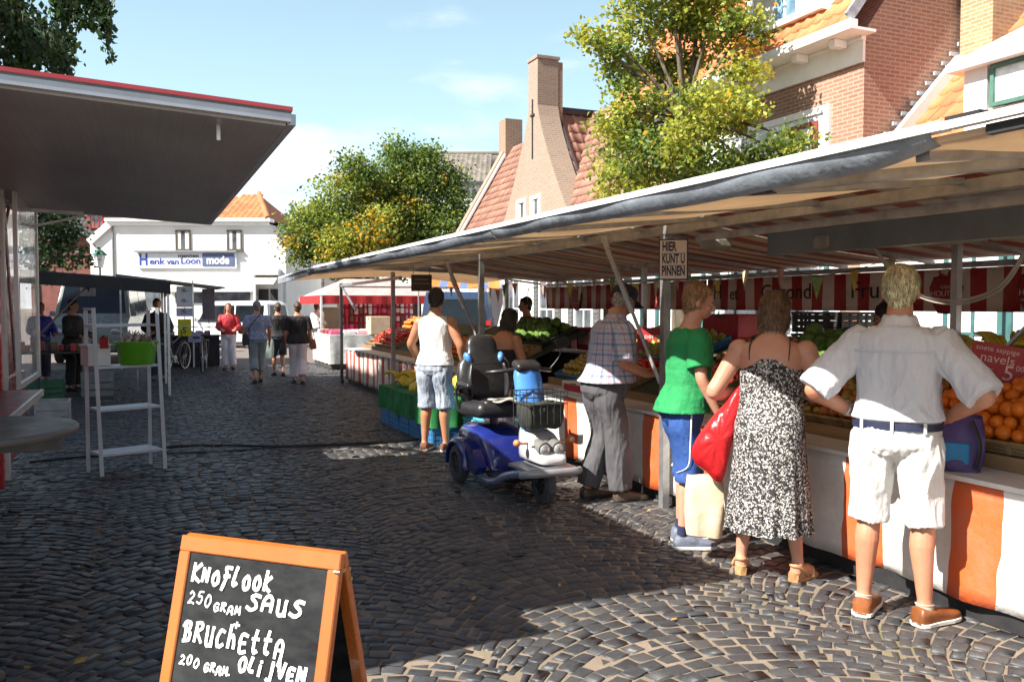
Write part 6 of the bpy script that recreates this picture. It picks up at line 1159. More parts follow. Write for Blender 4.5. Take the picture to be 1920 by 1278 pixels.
# 5 man in tank top
f = Fig(1.78, w=1.02, d=1.0, pose=dict(elR=(.30,-.03,1.14),wrR=(.31,.08,.90),elL=(-.29,.0,1.15),wrL=(-.27,.16,.95),knL=(-.105,.0,.5),anL=(-.12,-.03,.085),knR=(.11,.0,.5),anR=(.12,-.01,.085)), head=(-12,0,10), arm=1.1, leg=1.04)
f.toe = {'L':(-.1,1),'R':(.35,1)}
p = person('man in a white tank top and faded denim shorts beside the green cloth table', (2.94,8.9), 42)
f.body(p, SK3, vox=.0062, hands=((('R',(.05,.25,-.95),(1,.1,0)),dict(curl=.6)),(('L',(.1,.5,-.8),(-1,.1,0)),dict(curl=.6)))); f.eyes(p, mat('dark_brow',(.02,.015,.012))); f.hair(p, hair_mat('black_hair',(.018,.014,.012)), 'short', amp=.003)
f.shirt(p, WSO, .93, grow=.014, sleeve=0, amp=.007, flare=.012, name='tank_top', top=1.45, seed=21)
f.trousers(p, mat('faded_denim',(.42,.46,.52),.85,.35,7,col2=(.17,.21,.28),bump=.6,bsc=18,bdist=.014), 1.10, .98, grow=.018, flare=.026, amp=.011, name='shorts', seed=23)
for sd in 'LR': f.shoe(p, sd, mat('brown_suede',(.22,.085,.045),.8,.25,9), SOLE, hgt=.082, ln=.275)
# 6 woman leaning at the counter behind the scooter
f = Fig(1.56, w=1.06, d=1.05, lean=(0,.16), pose=dict(elR=(.31,.10,1.06),wrR=(.22,.33,.93),elL=(-.33,.08,1.06),wrL=(-.26,.28,.90)), head=(-16,0,0), arm=1.05)
p = person('bare shouldered woman with dark hair bending over the counter behind the scooter', (3.36,8.12), 62)
f.body(p, SK3, vox=.007, hands=((('R',(-.1,.9,-.3),(.3,0,1)),dict(curl=.5)),(('L',(.1,.8,-.5),(-.3,0,1)),dict(curl=.5)))); f.eyes(p, mat('dark_brow',(.02,.015,.012))); f.hair(p, hair_mat('black_hair',(.018,.014,.012)), 'bob', amp=.005)
f.shirt(p, mat('black_cloth',(.015,.014,.015)), .95, grow=.012, sleeve=0, amp=.005, name='top', top=1.30); f.trousers(p, mat('dark_skirt_cloth',(.05,.04,.06)), 1.5, .97, grow=.02, flare=.03)
# sellers behind the counter
DRED = mat('dark_red_jacket',(.12,.012,.016),.8,.2,6,bump=.3,bsc=30)
def simple(label, pos, th, h, hairm, style, top, bottom, skm=SK3, fr=1.9, sleeve=1.85, vox=.010, pose=None, w=1., d=1., lean=(0,0), head=(0,0,0), zt=.93, flare=.012, group=None, shoe=None, shoes=True, nm='top', tg=.02, hands=None, belly=0, toe=None):
    f = Fig(h, w=w, d=d, pose=pose, lean=lean, head=head, belly=belly)
    if toe: f.toe = toe
    p = person(label, pos, th, group); f.body(p, skm, vox=vox, hands=hands or ((('R',(.02,.2,-.95),(1,.1,0)),dict(curl=.6)),(('L',(-.02,.2,-.95),(-1,.1,0)),dict(curl=.6)))); f.eyes(p, hairm); f.hair(p, hairm, style, vox=.009)
    f.shirt(p, top, zt, grow=tg, sleeve=sleeve, vox=vox, name=nm, flare=flare, amp=.008, seed=pos[0]*7); f.trousers(p, bottom, fr, .98, grow=.018, flare=.018, vox=vox, seed=pos[1]*3)
    if shoes:
        for sd in 'LR': f.shoe(p, sd, shoe or mat('black_shoe',(.02,.02,.022),.5), SOLEB, hgt=.07, ln=.25)
    return f, p
BLH = hair_mat('black_hair',(.018,.014,.012)); BRH = hair_mat('brown_hair',(.085,.050,.028)); GRH = hair_mat('grey_hair',(.26,.24,.22)); DJ = mat('dark_jeans',(.03,.04,.07),.85,.2,6)
arms_f = dict(elR=(.26,.06,1.12),wrR=(.16,.28,1.05),elL=(-.26,.06,1.12),wrL=(-.16,.28,1.05)); hf = ((('R',(-.2,.9,-.1),(.3,0,1)),dict(curl=.6)),(('L',(.2,.9,-.1),(-.3,0,1)),dict(curl=.6)))
simple('seller in a dark red jacket with dark hair right of the inner post', (5.58,4.95), -60, 1.62, BLH, 'bob', DRED, DJ, pose=arms_f, hands=hf, lean=(0,.14), head=(-18,0,0))
simple('seller in a dark red jacket standing behind the man in the tank top', (5.3,11.7), -75, 1.72, BLH, 'short', DRED, DJ, pose=arms_f, hands=hf)
simple('small seller in pink behind the crates at the far end of the stall', (5.2,15.6), -80, 1.5, BLH, 'short', mat('pink_cloth',(.45,.12,.16),.8), DJ, pose=arms_f, hands=hf)
# walkers in the street
WT = mat('white_trousers',(.66,.64,.70),.8,.08,5)
wk = dict(knL=(-.09,.10,.50),anL=(-.085,.12,.085),knR=(.09,-.02,.50),anR=(.085,-.20,.12)); wk2 = dict(knR=(.08,.12,.50),anR=(.075,.14,.085),knL=(-.08,-.02,.50),anL=(-.08,-.22,.14))
blouse = mat('blue_print_blouse',(.42,.46,.62),.85,.3,30,col2=(.08,.09,.18)); capri = mat('grey_blue_capri',(.27,.32,.35),.85,.15,6)
f, p = simple('grey haired woman in blue print blouse and grey capri trousers walking away up the street', (2.17,18.3), 0, 1.69, GRH, 'short', blouse, capri, SK, 1.62, .8, pose=wk2, w=1.08, flare=.02)
b = MB(); o = V((-.25,-.08,.90)); b.rbox(o,(.10,.22,.24),.03); b2 = b.build('shoulder_bag', mat('black_leather',(.02,.02,.024),.45), None); b2.parent = None; tag(b2, 'black shoulder bag on the hip of the grey haired woman', 'bag'); b2.location = p.location; b = MB(); b.tube([(-.24,-.1,1.02),(-.1,-.17,1.25),(.10,-.09,1.46),(.13,.0,1.475),(.0,.13,1.3),(-.22,.05,1.02)],.009,6,smooth=4); b.build('strap', MC['black_leather'], b2, smooth=True)
f, p = simple('woman in a black sleeveless top and dark shorts walking away', (2.82,19.9), 2, 1.66, BRH, 'bun', mat('black_cloth',(.015,.014,.015)), mat('dark_shorts_cloth',(.05,.05,.07)), SK, 1.0, .3, pose=wk)
softbag('carrier_bag', 'white plastic bag with green print carried by the woman in dark shorts', (2.55,19.75,.42), 0, .3, .14, .42, mat('white_plastic_bag',(.62,.68,.66),.4,.12,4,tr=.2,bump=.4,bsc=9,col2=(.35,.55,.42)), seed=4)
f, p = simple('woman in a black top and white trousers walking away nearest the red tent', (2.90,17.7), 8, 1.67, BRH, 'bun', mat('black_cloth',(.015,.014,.015)), WT, SK, 1.85, .9, pose=wk, w=1.06, flare=.03, zt=.86)
softbag('handbag', 'brown leather handbag at the right side of the woman in white trousers', (3.22,17.72,.70), R(80), .26, .12, .2, mat('brown_leather',(.28,.09,.035),.45), seed=6)
softbag('handbag', 'dark handbag hanging at the left side of the woman in white trousers', (2.60,17.72,.62), R(85), .26, .12, .22, mat('black_leather',(.02,.02,.024),.45), seed=7)
f, p = simple('woman in a red jacket and white trousers walking towards the camera past the bicycles', (1.97,22.4), 186, 1.66, hair_mat('auburn_hair',(.14,.05,.02)), 'long', mat('red_jacket_cloth',(.42,.02,.03),.7,.15,6), WT, SK2, 1.93, 1.8, pose=dict(arms_f, knL=(-.08,.06,.5)), hands=hf, zt=.92)
b = MB(); b.rbox((0,0,0),(.16,.24,.2),.04); tag(b.build('shoulder_bag', mat('brown_leather',(.28,.09,.035)), loc=(2.28,22.4,.98)), 'brown shoulder bag at the side of the woman in red', 'bag')
# people around the dark canopy on the left
simple('person in a bright blue jacket behind the table under the black canopy', (-1.95,20.2), 150, 1.66, hair_mat('orange_hair',(.45,.16,.04)), 'short', mat('blue_jacket',(.025,.05,.42),.7,.15,6), DJ, SK2, pose=arms_f, hands=hf)
simple('person in black standing under the black canopy', (-1.2,17.9), 120, 1.70, BLH, 'short', mat('black_cloth',(.015,.014,.015)), mat('black_trousers',(.015,.015,.018),.8), SK3, pose=arms_f, hands=hf)
simple('person in dark clothes beside the bicycles at the edge of the black canopy', (.28,19.6), 175, 1.74, BRH, 'short', mat('black_cloth',(.015,.014,.015)), DJ, SK3, pose=arms_f, hands=hf)
simple('person in a white shirt standing beyond the tent pole', (5.1,27.5), 60, 1.66, BRH, 'short', WSO, mat('grey_trouser_cloth',(.085,.082,.090)), SK2, pose=arms_f, hands=hf, sleeve=1.5)
# ---------------------------------------------------------------- mobility scooter (local +y forward)
SB = mat('scooter_blue', (.012,.022,.16), .22, .12, 3, coat=.6); LBL = mat('scooter_light_blue', (.07,.24,.66), .25, .1, 3, coat=.5); VIN = mat('black_vinyl', (.022,.022,.024), .38, .25, 10, bump=.25, bsc=60); SIL = mat('silver_plastic', (.33,.34,.36), .4, .1, 5, .3); TYRE = mat('grey_tyre', (.075,.08,.085), .85, .2, 20, bump=.3)
h = thing('mobility_scooter', 'blue three wheeled mobility scooter with black seat and front basket parked by the stall', 'mobility scooter', (2.94,6.82,0), R(-178))
def wheel(par, x, y, r, w_):
    t = bpy.data.objects.new('wheel', None); COL.objects.link(t); t.parent = par; t.location = (x,y,r); t.rotation_euler = (0,R(90),0); b = MB()
    b.lathe([(r*.62,-w_*.5),(r*.86,-w_*.5),(r*.96,-w_*.38),(r,-w_*.15),(r,w_*.15),(r*.96,w_*.38),(r*.86,w_*.5),(r*.62,w_*.5),(r*.6,0)], n=32, cap=False); 
    for i in range(40): a = 6.283*i/40; b.box((math.cos(a)*r*.985,math.sin(a)*r*.985,(-1)**i*w_*.2),(.012,.016,w_*.34),(0,0,a))
    b.build('tyre', TYRE, t, smooth=True, auto=35); b = MB(); b.lathe([(.01,-w_*.32),(r*.2,-w_*.34),(r*.25,-w_*.2),(r*.62,-w_*.25),(r*.63,w_*.25),(r*.25,w_*.2),(r*.2,w_*.34),(.01,w_*.32)], n=24)
    for i in range(5):
        a = 6.283*i/5
        for s in (-1,1): b.box((math.cos(a)*r*.42,math.sin(a)*r*.42,s*w_*.22),(r*.45,.03,.02),(0,0,a))
    b.build('rim', DARK, t, smooth=True, auto=35); return t
wheel(h, -.30, -.46, .165, .095); wheel(h, .30, -.46, .165, .095); wheel(h, 0, .62, .16, .085)
b = MB()   # rear body shell: lofted cross-sections along y
def sec(y, w_, z0, z1, p=3.2, n=24): return [V((w_*abs(math.cos(t))**(2/p)*(1 if math.cos(t) > 0 else -1), y, (z0+z1)/2+(z1-z0)/2*abs(math.sin(t))**(2/p)*(1 if math.sin(t) > 0 else -1))) for t in [6.283*i/n for i in range(n)]]
b.loft([sec(*q) for q in ((-.72,.15,.30,.40),(-.70,.22,.24,.46),(-.60,.25,.20,.52),(-.40,.25,.18,.53),(-.20,.245,.17,.50),(-.08,.235,.16,.42),(.0,.22,.15,.30),(.05,.20,.14,.20))]); bd = b.build('rear_body', SB, h, smooth=True)
for s in (-1,1):
    b = MB(); rg = []
    for i in range(11):
        a = R(-8+196*i/10); rg.append([V((s*(.235+dx), -.46+(.205+dr)*math.cos(a), .165+(.205+dr)*math.sin(a))) for dx, dr in ((0,0),(0,.03),(.10,.028),(.125,.0),(.12,-.02),(.0,-.012))])
    b.loft(rg); b.build('mudguard', SB, h, smooth=True, auto=50)
    b = MB(); b.prism([(-.26,.17),(-.05,.13),(.02,.20),(-.10,.34),(-.22,.40),(-.27,.30)], 'x', s*.236, s*.325); b.build('side_panel', SB, h)
b = MB(); b.loft([sec(*q) for q in ((-.05,.235,.125,.165),(.10,.24,.12,.165),(.30,.235,.12,.165),(.36,.20,.12,.18),(.42,.13,.14,.24))]); b.build('foot_deck', VIN, h, smooth=True, auto=50)
b = MB()
for s in (-1,1): b.tube([(s*.30,-.16,.16),(s*.255,-.04,.10),(s*.255,.20,.11),(s*.25,.40,.19),(s*.235,.62,.245),(s*.21,.80,.27)],[.026,.026,.024,.026,.024,.016],8,ell=1.4,smooth=4)
b.build('side_rail', mat('grey_blue_rail',(.16,.20,.30),.3,.1,4,coat=.4), h, smooth=True)
b = MB(); b.tube([(-.27,.74,.262),(-.19,.82,.275),(0,.845,.28),(.19,.82,.275),(.27,.74,.262)],.024,10,ell=1.3,smooth=5); b.slab(lambda u, v: (-.22+.44*u, .46+.36*v-.05*(2*u-1)**2, .30+.02*(1-(2*u-1)**2)), 10, 4, (0,0,1), .02); b.build('bumper', SIL, h, smooth=True, auto=45)
b = MB(); b.loft([sec(*q) for q in ((.34,.09,.30,.60,4),(.44,.13,.32,.60,4),(.56,.145,.33,.56,5),(.66,.145,.335,.50,5),(.74,.135,.335,.44,5),(.80,.11,.335,.385,5),(.815,.06,.34,.365,4))]); b.build('front_fairing', mat('white_fairing',(.50,.50,.52),.3,.06,4,coat=.4), h, smooth=True)
for s in (-1,1):
    b = MB(); b.tube([(s*.062,.60,.465),(s*.062,.73,.455),(s*.062,.765,.452)],[.058,.062,.058],18); hl = b.build('headlight', mat('grey_housing',(.17,.17,.16),.35,.1,6), h, smooth=True, auto=40); b = MB(); b.ell((s*.062,.762,.452),(.047,.016,.047)); b.build('lens', mat('lamp_glass',(.55,.57,.58),.08,.3,30,.4), hl, smooth=True)
    b = MB(); b.cyl((s*.13,.62,.485),(s*.225,.62,.495),.010,n=8); b.ell((s*.245,.63,.497),(.03,.034,.030)); b.build('indicator', mat('amber_lens',(.55,.22,.10),.25,.1,6), h, smooth=True)
text('7', .09, mat('black_print',(.02,.018,.018)), h, (.128,.70,.44), (R(82),0,R(138)), bold=.004)
b = MB(); b.loft([[V((x*w_, y+yo, z)) for x, y in ((-1,0),(-.85,.05),(0,.075),(.85,.05),(1,0),(.8,-.04),(0,-.055),(-.8,-.04))] for w_, yo, z in ((.10,.46,.50),(.125,.44,.62),(.125,.40,.76),(.13,.36,.88),(.128,.32,1.0),(.115,.305,1.05),(.09,.30,1.09))]); b.build('tiller', LBL, h, smooth=True, auto=60)
b = MB(); b.rbox((0,.31,1.085),(.23,.15,.075),.03,(R(-18),0,0)); b.tube([(-.30,.16,1.03),(-.24,.24,1.04),(-.08,.30,1.06),(.08,.30,1.06),(.24,.24,1.04),(.30,.16,1.03)],.018,10,smooth=4); b.build('handlebar', VIN, h, smooth=True)
b = MB(); b.rbox((0,.345,1.035),(.13,.03,.05),.012); b.build('tiller_panel', VIN, h, smooth=True, auto=40)
b = MB(); b.lathe([(.022,0),(.032,.0),(.032,.008),(.022,.008)], (0,0,0), 20, cap=False); q = b.build('emblem', WHITE, h); q.location = (0,.432,.84); q.rotation_euler = (R(-80),0,0)
text('R', .045, WHITE, h, (0,.442,.84), (R(82),0,R(180)), bold=.002, name='emblem_letter')
b = MB(); b.tube([(-.26,.22,1.04),(-.34,.24,1.14),(-.36,.26,1.22)],.006,6,smooth=3); mr_ = b.build('mirror_arm', DARK, h, smooth=True); b = MB(); b.rbox((-.36,.27,1.27),(.12,.02,.085),.008,(0,.3,0)); b.build('mirror', VIN, mr_)
# basket with a dark cloth liner
b = MB(); rg = []
for z, w_, d_ in ((.60,.13,.08),(.62,.155,.105),(.70,.165,.115),(.80,.172,.12)): rg.append([V((w_*max(-1,min(1,1.3*math.cos(t)))+.008*NZ.noise(V((t*3,z*9,1))), .56+d_*max(-1,min(1,1.3*math.sin(t)))+.010*NZ.noise(V((t*3,z*12,5))), z+.01*math.sin(t*5))) for t in [6.283*i/40 for i in range(40)]])
b.loft(rg); b.build('basket_liner', mat('dark_green_liner',(.035,.038,.030),.9,.3,14,bump=.6,bsc=25), h, smooth=True)
b = MB()
for z, g in ((.80,0),(.86,.004),(.90,.008)): b.tube([(-.178-g,.435,z),(.178+g,.435,z),(.178+g,.685,z),(-.178-g,.685,z),(-.178-g,.435,z)],.005,6)
for x, y in [(-.18+.06*i,.686) for i in range(7)]+[(-.18+.06*i,.434) for i in range(7)]+[(s*.182,.50+.06*i) for s in (-1,1) for i in range(4)]: b.cyl((x,y,.64),(x*1.02,y,.90),.003,n=5)
b.build('basket', DARK, h)
# seat: cushion, backrest with blue side pads, armrests, post
b = MB(); b.rbox((0,-.32,.66),(.54,.48,.14),.065,(R(3),0,0),seg=5); b.rbox((0,-.29,.715),(.40,.36,.07),.05,(R(3),0,0),seg=4); st_ = b.build('seat', VIN, h, smooth=True, auto=60)
b = MB(); b.slab(lambda u, v: (-.14+.26*u, -.28+.22*v, .755+.012*math.sin(u*9)*math.sin(v*5)), 10, 8, (0,0,1), .008); b.build('seat_cloth', mat('pale_cloth',(.40,.38,.33),.9,.3,18), st_, smooth=True)
b = MB()
def bsec(z, w_, y, d_, n=28): return [V((w_*abs(math.cos(t))**.62*(1 if math.cos(t) > 0 else -1), y+d_*abs(math.sin(t))**.8*(1 if math.sin(t) > 0 else -1), z)) for t in [6.283*i/n for i in range(n)]]
b.loft([bsec(*q) for q in ((.70,.17,-.53,.035),(.72,.24,-.54,.07),(.82,.27,-.56,.085),(.95,.27,-.585,.08),(1.05,.25,-.605,.07),(1.12,.19,-.62,.055),(1.16,.150,-.63,.052),(1.22,.152,-.645,.055),(1.26,.142,-.655,.05),(1.29,.12,-.66,.042),(1.31,.08,-.664,.03),(1.317,.03,-.665,.012))]); bk = b.build('backrest', VIN, h, smooth=True)
for s in (-1,1): b = MB(); b.ell((s*.160,-.598,1.10),(.034,.058,.062),(0,s*.35,0)); b.build('side_pad', LBL, bk, smooth=True); b = MB(); b.tube([(s*.16,-.50,1.06),(s*.19,-.475,.90),(s*.17,-.46,.75)],[.02,.045,.03],10,ell=.6,smooth=4); b.build('bolster', VIN, bk, smooth=True)
b = MB(); b.bb(-.12,.12,-.56,-.535,1.04,1.055); b.bb(-.13,-.118,-.55,-.53,.74,1.05); b.build('seat_strap', VIN, bk)
for s, up in ((-1,0),(1,1)):
    t = bpy.data.objects.new('armrest', None); COL.objects.link(t); t.parent = h; b = MB()
    if not up: b.rbox((s*.30,-.36,.87),(.075,.30,.055),.025,seg=3)
    else: b.rbox((s*.29,-.36,.88),(.07,.30,.05),.025,seg=3)
    b.build('pad', VIN, t, smooth=True, auto=50); b = MB(); b.tube([(s*.29,-.50,.86),(s*.29,-.56,.80),(s*.27,-.56,.64),(s*.2,-.52,.60)],.014,8,smooth=3); b.build('arm_tube', DARK, t, smooth=True)
b = MB(); b.cyl((0,-.36,.48),(0,-.36,.61),.04); b.bb(-.12,.12,-.48,-.22,.585,.61); b.build('seat_post', DARK, h); b = MB(); b.cyl((.0,.50,.2),(0,.45,.52),.03); 
for s in (-1,1): b.bar((s*.065,.62,.16),(s*.05,.54,.36),.02,.035)
b.build('fork', DARK, h); b = MB(); b.bb(-.14,.14,-.745,-.735,.28,.38); b.build('rear_lamp', RED, h)
# ---------------------------------------------------------------- left side of the street
h = thing('dark_stall', 'market stall with a black canopy on thin posts on the left side of the street', 'market stall', (0,0,0)); CB = mat('black_canvas',(.022,.022,.024),.75,.2,4,bump=.4,bsc=5)
b = MB(); b.slab(lambda u, v: (-3.6+4.05*u, 16.2+5.2*v, 2.32-.30*u+.05*math.sin(v*9)*u), 8, 20, (0,0,1), .03); b.slab(lambda u, v: (.46, 16.2+5.2*u, 2.02-.23*v+.01*math.sin(u*40)), 30, 2, (1,0,0), .01); b.slab(lambda u, v: (-3.6+4.05*u, 16.19, 2.31-.29*u-.22*v), 12, 2, (0,-1,0), .01); b.build('canopy', CB, h)
for x, y in ((.42,16.3),(.42,18.8),(.42,21.3),(-1.62,16.3),(-3.4,16.4)): b = MB(); b.bb(x-.022,x+.022,y-.022,y+.022,0,2.05+(.42-x)*.06); b.build('post', ALU if x > -1 else DARK, h)
b = MB(); b.bar((-1.6,16.3,1.1),(-.8,16.4,2.0),.025,.025); b.build('brace', mat('rust_bar',(.16,.08,.05)), h)
t = thing('trestle_table', 'trestle table full of dark goods under the black canopy', 'table', (0,0,0)); b = MB(); b.bb(-2.3,.15,17.0,17.9,.74,.77); b.build('table_top', mat('dark_bench',(.06,.055,.05)), t)
for x in (-2.2,-.1): b = MB(); b.bar((x,17.1,0),(x,17.8,.74),.03,.03); b.bar((x,17.8,0),(x,17.1,.74),.03,.03); b.build('leg', ALU, t)
for i in range(22):
    x = -2.2+i*.105; hh_ = random.uniform(.08,.2); m_ = random.choice([mat('dark_goods',(.05,.05,.06),.7,.3,9), mat('brown_goods',(.16,.09,.05),.7,.3,9), mat('grey_goods',(.2,.2,.2),.7,.3,9), RED, mat('cream_goods',(.45,.42,.36),.7)]); b = MB(); b.rbox((0,0,hh_/2),(random.uniform(.06,.10),random.uniform(.1,.3),hh_),.015); o = b.build('goods_packet', m_, None, loc=(x,17.35+random.uniform(-.15,.25),.772)); tag(o, 'small packet among the goods on the trestle table under the black canopy', 'packet', 'packets on the trestle table')
crate('dark_crate', 'green crate on the ground under the trestle table', (-1.55,16.75,0), (.55,.4,.3), GRNC); crate('dark_crate', 'grey crate on the ground beside the green crate', (-.75,16.8,0), (.5,.4,.42), mat('grey_plastic',(.22,.23,.22),.6)); crate('dark_crate', 'white crate in the shade left of the ladder shelf', (-1.15,13.2,.0), (.4,.4,.3), mat('dull_white_plastic',(.45,.45,.43),.6))
def vehicle(name, label, c, rz, L_, W_, H_, paint, cat, bonnet=.22, slope=.12, win=True, wm=None):
    """local +y forward"""
    t = thing(name, label, cat, c, rz); y0, y1 = -L_/2, L_/2; yb = y1-bonnet*L_; zb = H_*.52; prof = [(y0,.32),(y0+.02,H_*.55),(y0+.10,H_*.93),(y0+.35,H_),(yb-slope*L_,H_*.985),(yb,zb+.05),(y1-.12,zb*.88),(y1,zb*.62),(y1,.30)]
    b = MB(); n = 7; rings = []
    for i in range(n+1): s = -1+2*i/n; kx = 1; rings.append([V((s*W_/2, y, z)) for y, z in prof])
    def xs(z): return W_/2*(1-.16*max(0,(z-zb)/(H_-zb))**1.2)
    rings = [[V((s*xs(z)*(1 if abs(s) < 1 else 1), y*(.985 if abs(s) == 1 else 1), z)) for y, z in prof] for s in (-1,-.93,0,.93,1)]; b.loft(rings); b.build('body', paint, t, smooth=True, auto=28)
    for sx in (-1,1):
        for y in (y0+L_*.2, y1-L_*.18): 
            w_ = wheel(t, sx*(W_/2-.09), y, .31, .2)
    g_ = mat('vehicle_glass',(.012,.016,.02),.08,.3,2,spec=.35); zw0, zw1 = zb+.06, H_*.90
    for sx in (-1,1):
        for a, c_ in ((y0+.25, y0+.25+(yb-slope*L_-y0-.3)*.48),(y0+.33+(yb-slope*L_-y0-.3)*.48, yb-slope*L_*.75)):
            b = MB(); x0, x1 = sx*(xs(zw0)+.006), sx*(xs(zw1)+.006); sl_ = .18 if c_ > yb-slope*L_ else 0; b.add([(x0,a,zw0),(x0,c_+sl_*.6,zw0),(x1,c_-sl_,zw1),(x1,a,zw1),(x0-sx*.02,a,zw0),(x0-sx*.02,c_+sl_*.6,zw0),(x1-sx*.02,c_-sl_,zw1),(x1-sx*.02,a,zw1)],[(0,1,2,3),(7,6,5,4),(0,4,5,1),(1,5,6,2),(2,6,7,3),(3,7,4,0)]); b.build('side_window', g_, t)
    p0, p1 = V((0,yb,zb+.05)), V((0,yb-slope*L_,H_*.985)); nn = V((0,(p1-p0).z,-(p1-p0).y)).normalized()*.008; b = MB(); q0, q1 = p0.lerp(p1,.1)+nn, p0.lerp(p1,.88)+nn; b.add([(-xs(zb)*.88,q0.y,q0.z),(xs(zb)*.88,q0.y,q0.z),(xs(H_*.9)*.88,q1.y,q1.z),(-xs(H_*.9)*.88,q1.y,q1.z)],[(0,1,2,3)]); b.build('windscreen', g_, t)
    b = MB(); b.add([(-xs(zw0)*.82,y0-.002+.012,zw0),(xs(zw0)*.82,y0+.01,zw0),(xs(zw1)*.8,y0+.09,zw1),(-xs(zw1)*.8,y0+.09,zw1)],[(0,3,2,1)]); b.build('rear_window', g_, t)
    for sx in (-1,1): b = MB(); b.ell((sx*W_*.36,y1-.035,zb*.72),(.15,.06,.09)); b.build('headlight', mat('lamp_glass',(.55,.57,.58)), t, smooth=True); b = MB(); b.bb(sx*(W_/2-.16)-.06,sx*(W_/2-.16)+.06,y0-.015,y0+.03,zb*.75,zb*1.2); b.build('tail_light', RED, t); b = MB(); b.rbox((sx*(W_/2+.08),yb-slope*L_*.4,zb+.15),(.14,.07,.15),.03); b.build('wing_mirror', paint, t)
    for yy in (y1-.02,y0+.02): b = MB(); b.rbox((0,yy,.42),(W_*.92,.12,.2),.05); b.build('bumper', mat('grey_bumper',(.10,.10,.11),.6), t)
    b = MB(); b.bb(-.26,.26,y1+.041,y1+.05,.38,.48); b.build('number_plate', mat('yellow_plate',(.6,.42,.03),.5), t); return t
CARW = mat('white_car_paint',(.75,.76,.78),.2,.03,3,coat=.6); VANG = mat('grey_green_van_paint',(.20,.25,.24),.3,.06,3,coat=.4); 
vehicle('minivan', 'white van parked in front of the white shop, side on', cz(-10.9,33.0), R(-YAW+78), 4.2, 1.75, 1.78, CARW, 'van', .24, .12)
vehicle('delivery_van', 'grey green van standing under the black canopy with its front to the street', cz(-12.2,25.5), R(-YAW+196), 4.6, 1.95, 2.35, VANG, 'van', .13, .10)
vehicle('delivery_van', 'dark blue van seen between the stall posts behind the man in the tank top', cz(-1.55,24.0), R(-YAW+4), 4.6, 1.9, 1.95, mat('dark_blue_paint',(.03,.05,.10),.2,.05,3,coat=.6), 'van', .18, .1)
vehicle('parked_car', 'grey car parked far up the street beyond the walkers', cz(-11.6,36.0), R(-YAW+80), 4.1, 1.7, 1.45, mat('silver_car_paint',(.35,.36,.38),.25,.05,3,.4,coat=.5), 'car', .27, .16)
h = thing('canopy_stall', 'small stall with a grey canopy in front of the white shop window', 'market stall', (0,0,0)); b = MB(); b.slab(lambda u, v: (-.6+2.6*u, 23.4+3*v, 2.38-.30*u), 4, 4, (0,0,1), .03); b.build('canopy', mat('grey_canvas',(.12,.12,.125),.8,.2,5), h)
for x in (-.5,1.2): b = MB(); b.bb(x-.02,x+.02,23.45,23.49,0,2.25); b.build('post', ALU, h)
t = thing('display_bench', 'dark table with a yellow price sign behind the bicycles', 'table', (.75,24.0,0)); b = MB(); b.bb(-.6,1.1,-.3,.4,.02,.78); b.bb(-.65,1.15,-.35,.45,.78,.81); b.build('table_body', mat('dark_cloth',(.02,.022,.03),.9,.3,6), t)
for i in range(7): b = MB(); b.rbox((0,0,.06),(.14,.3,.12),.02); tag(b.build('goods_packet', random.choice([MC['cream_goods'],MC['grey_goods'],MC['dark_goods']]) if all(k_ in MC for k_ in ('cream_goods','grey_goods','dark_goods')) else WHITE, loc=(.25+i*.22,24.0,.812)), 'small packet on the dark table behind the bicycles', 'packet', 'packets behind the bicycles')
def poster(name, label, c, w_, h_, m_, lines=(), rz=-YAW, cat='sign', legs=False, lm=None):
    t = thing(name, label, cat, c, R(rz)); b = MB(); b.bb(-w_/2,w_/2,-.008,.008,-h_/2,h_/2); b.build('sign_face', m_, t)
    for s, sz, z in lines: text(s, sz, lm or BLK, t, (0,-.0105,z), (R(90),0,0), bold=.003)
    b = MB(); b.cyl((0,.014,h_/2),(0,.014,-h_/2-(c[2]-h_/2 if legs else .1)),.012,n=8); b.build('hanger', DARK, t); return t
YEL = mat('yellow_card',(.62,.58,.03),.6,.08,8); LIL = mat('lilac_card',(.42,.42,.68),.6,.08,8); WCARD = mat('white_card2',(.72,.72,.74),.6,.08,6)
def gz(px, py, Y): d = _ray(px, py); return V((0,0,EYE))+d*(Y/d.y)
poster('price_card', 'yellow price card with a 5 above the lilac card behind the bicycles', gz(346,614,23.2), .34, .43, YEL, (('5',.20,-.08),))
poster('price_card', 'lilac card on the dark table behind the bicycles', gz(368,632,23.3), .42, .26, LIL, (('sale',.12,0),))
for i, (py, w_, h_) in enumerate(((546,.42,.26),(565,.42,.30),(585,.42,.22))): poster('poster', ['topmost of three white posters hanging left of the grey shop canopy','middle one of three white posters hanging left of the grey shop canopy','lowest of three white posters hanging left of the grey shop canopy'][i], gz(346,py,23.6), w_, h_, WCARD if i < 2 else mat('pale_lilac_card',(.55,.55,.72),.6), (('10.-',.12,.02),))
poster('display_board', 'tall grey brown board standing before the white van', gz(391,570,23.8), .33, .8, mat('grey_brown_board',(.17,.14,.16),.7,.1,6), legs=True)
poster('street_sign', 'square white sign with black marks beside the dark canopy post', gz(164,540,21.6), .34, .36, WCARD, (('4',.24,0),))
# street lamp
h = thing('street_lamp', 'old style street lamp with a green cap in front of the white shop', 'street lamp', cz(-17.0,35.3)); b = MB(); b.tube([(0,0,0),(0,0,1),(0,0,3.15)],[.08,.05,.04],10); b.build('post', mat('green_iron',(.03,.12,.09),.5), h); b = MB(); b.lathe([(.12,3.15),(.22,3.66)], n=6, cap=False); b.build('lantern_glass', mat('milky_glass',(.62,.64,.62),.3), h); b = MB(); b.lathe([(.30,3.66),(.28,3.70),(.12,3.86),(.04,3.92),(.01,3.98)], n=6); b.build('lantern_cap', mat('green_iron',(.03,.12,.09)), h)
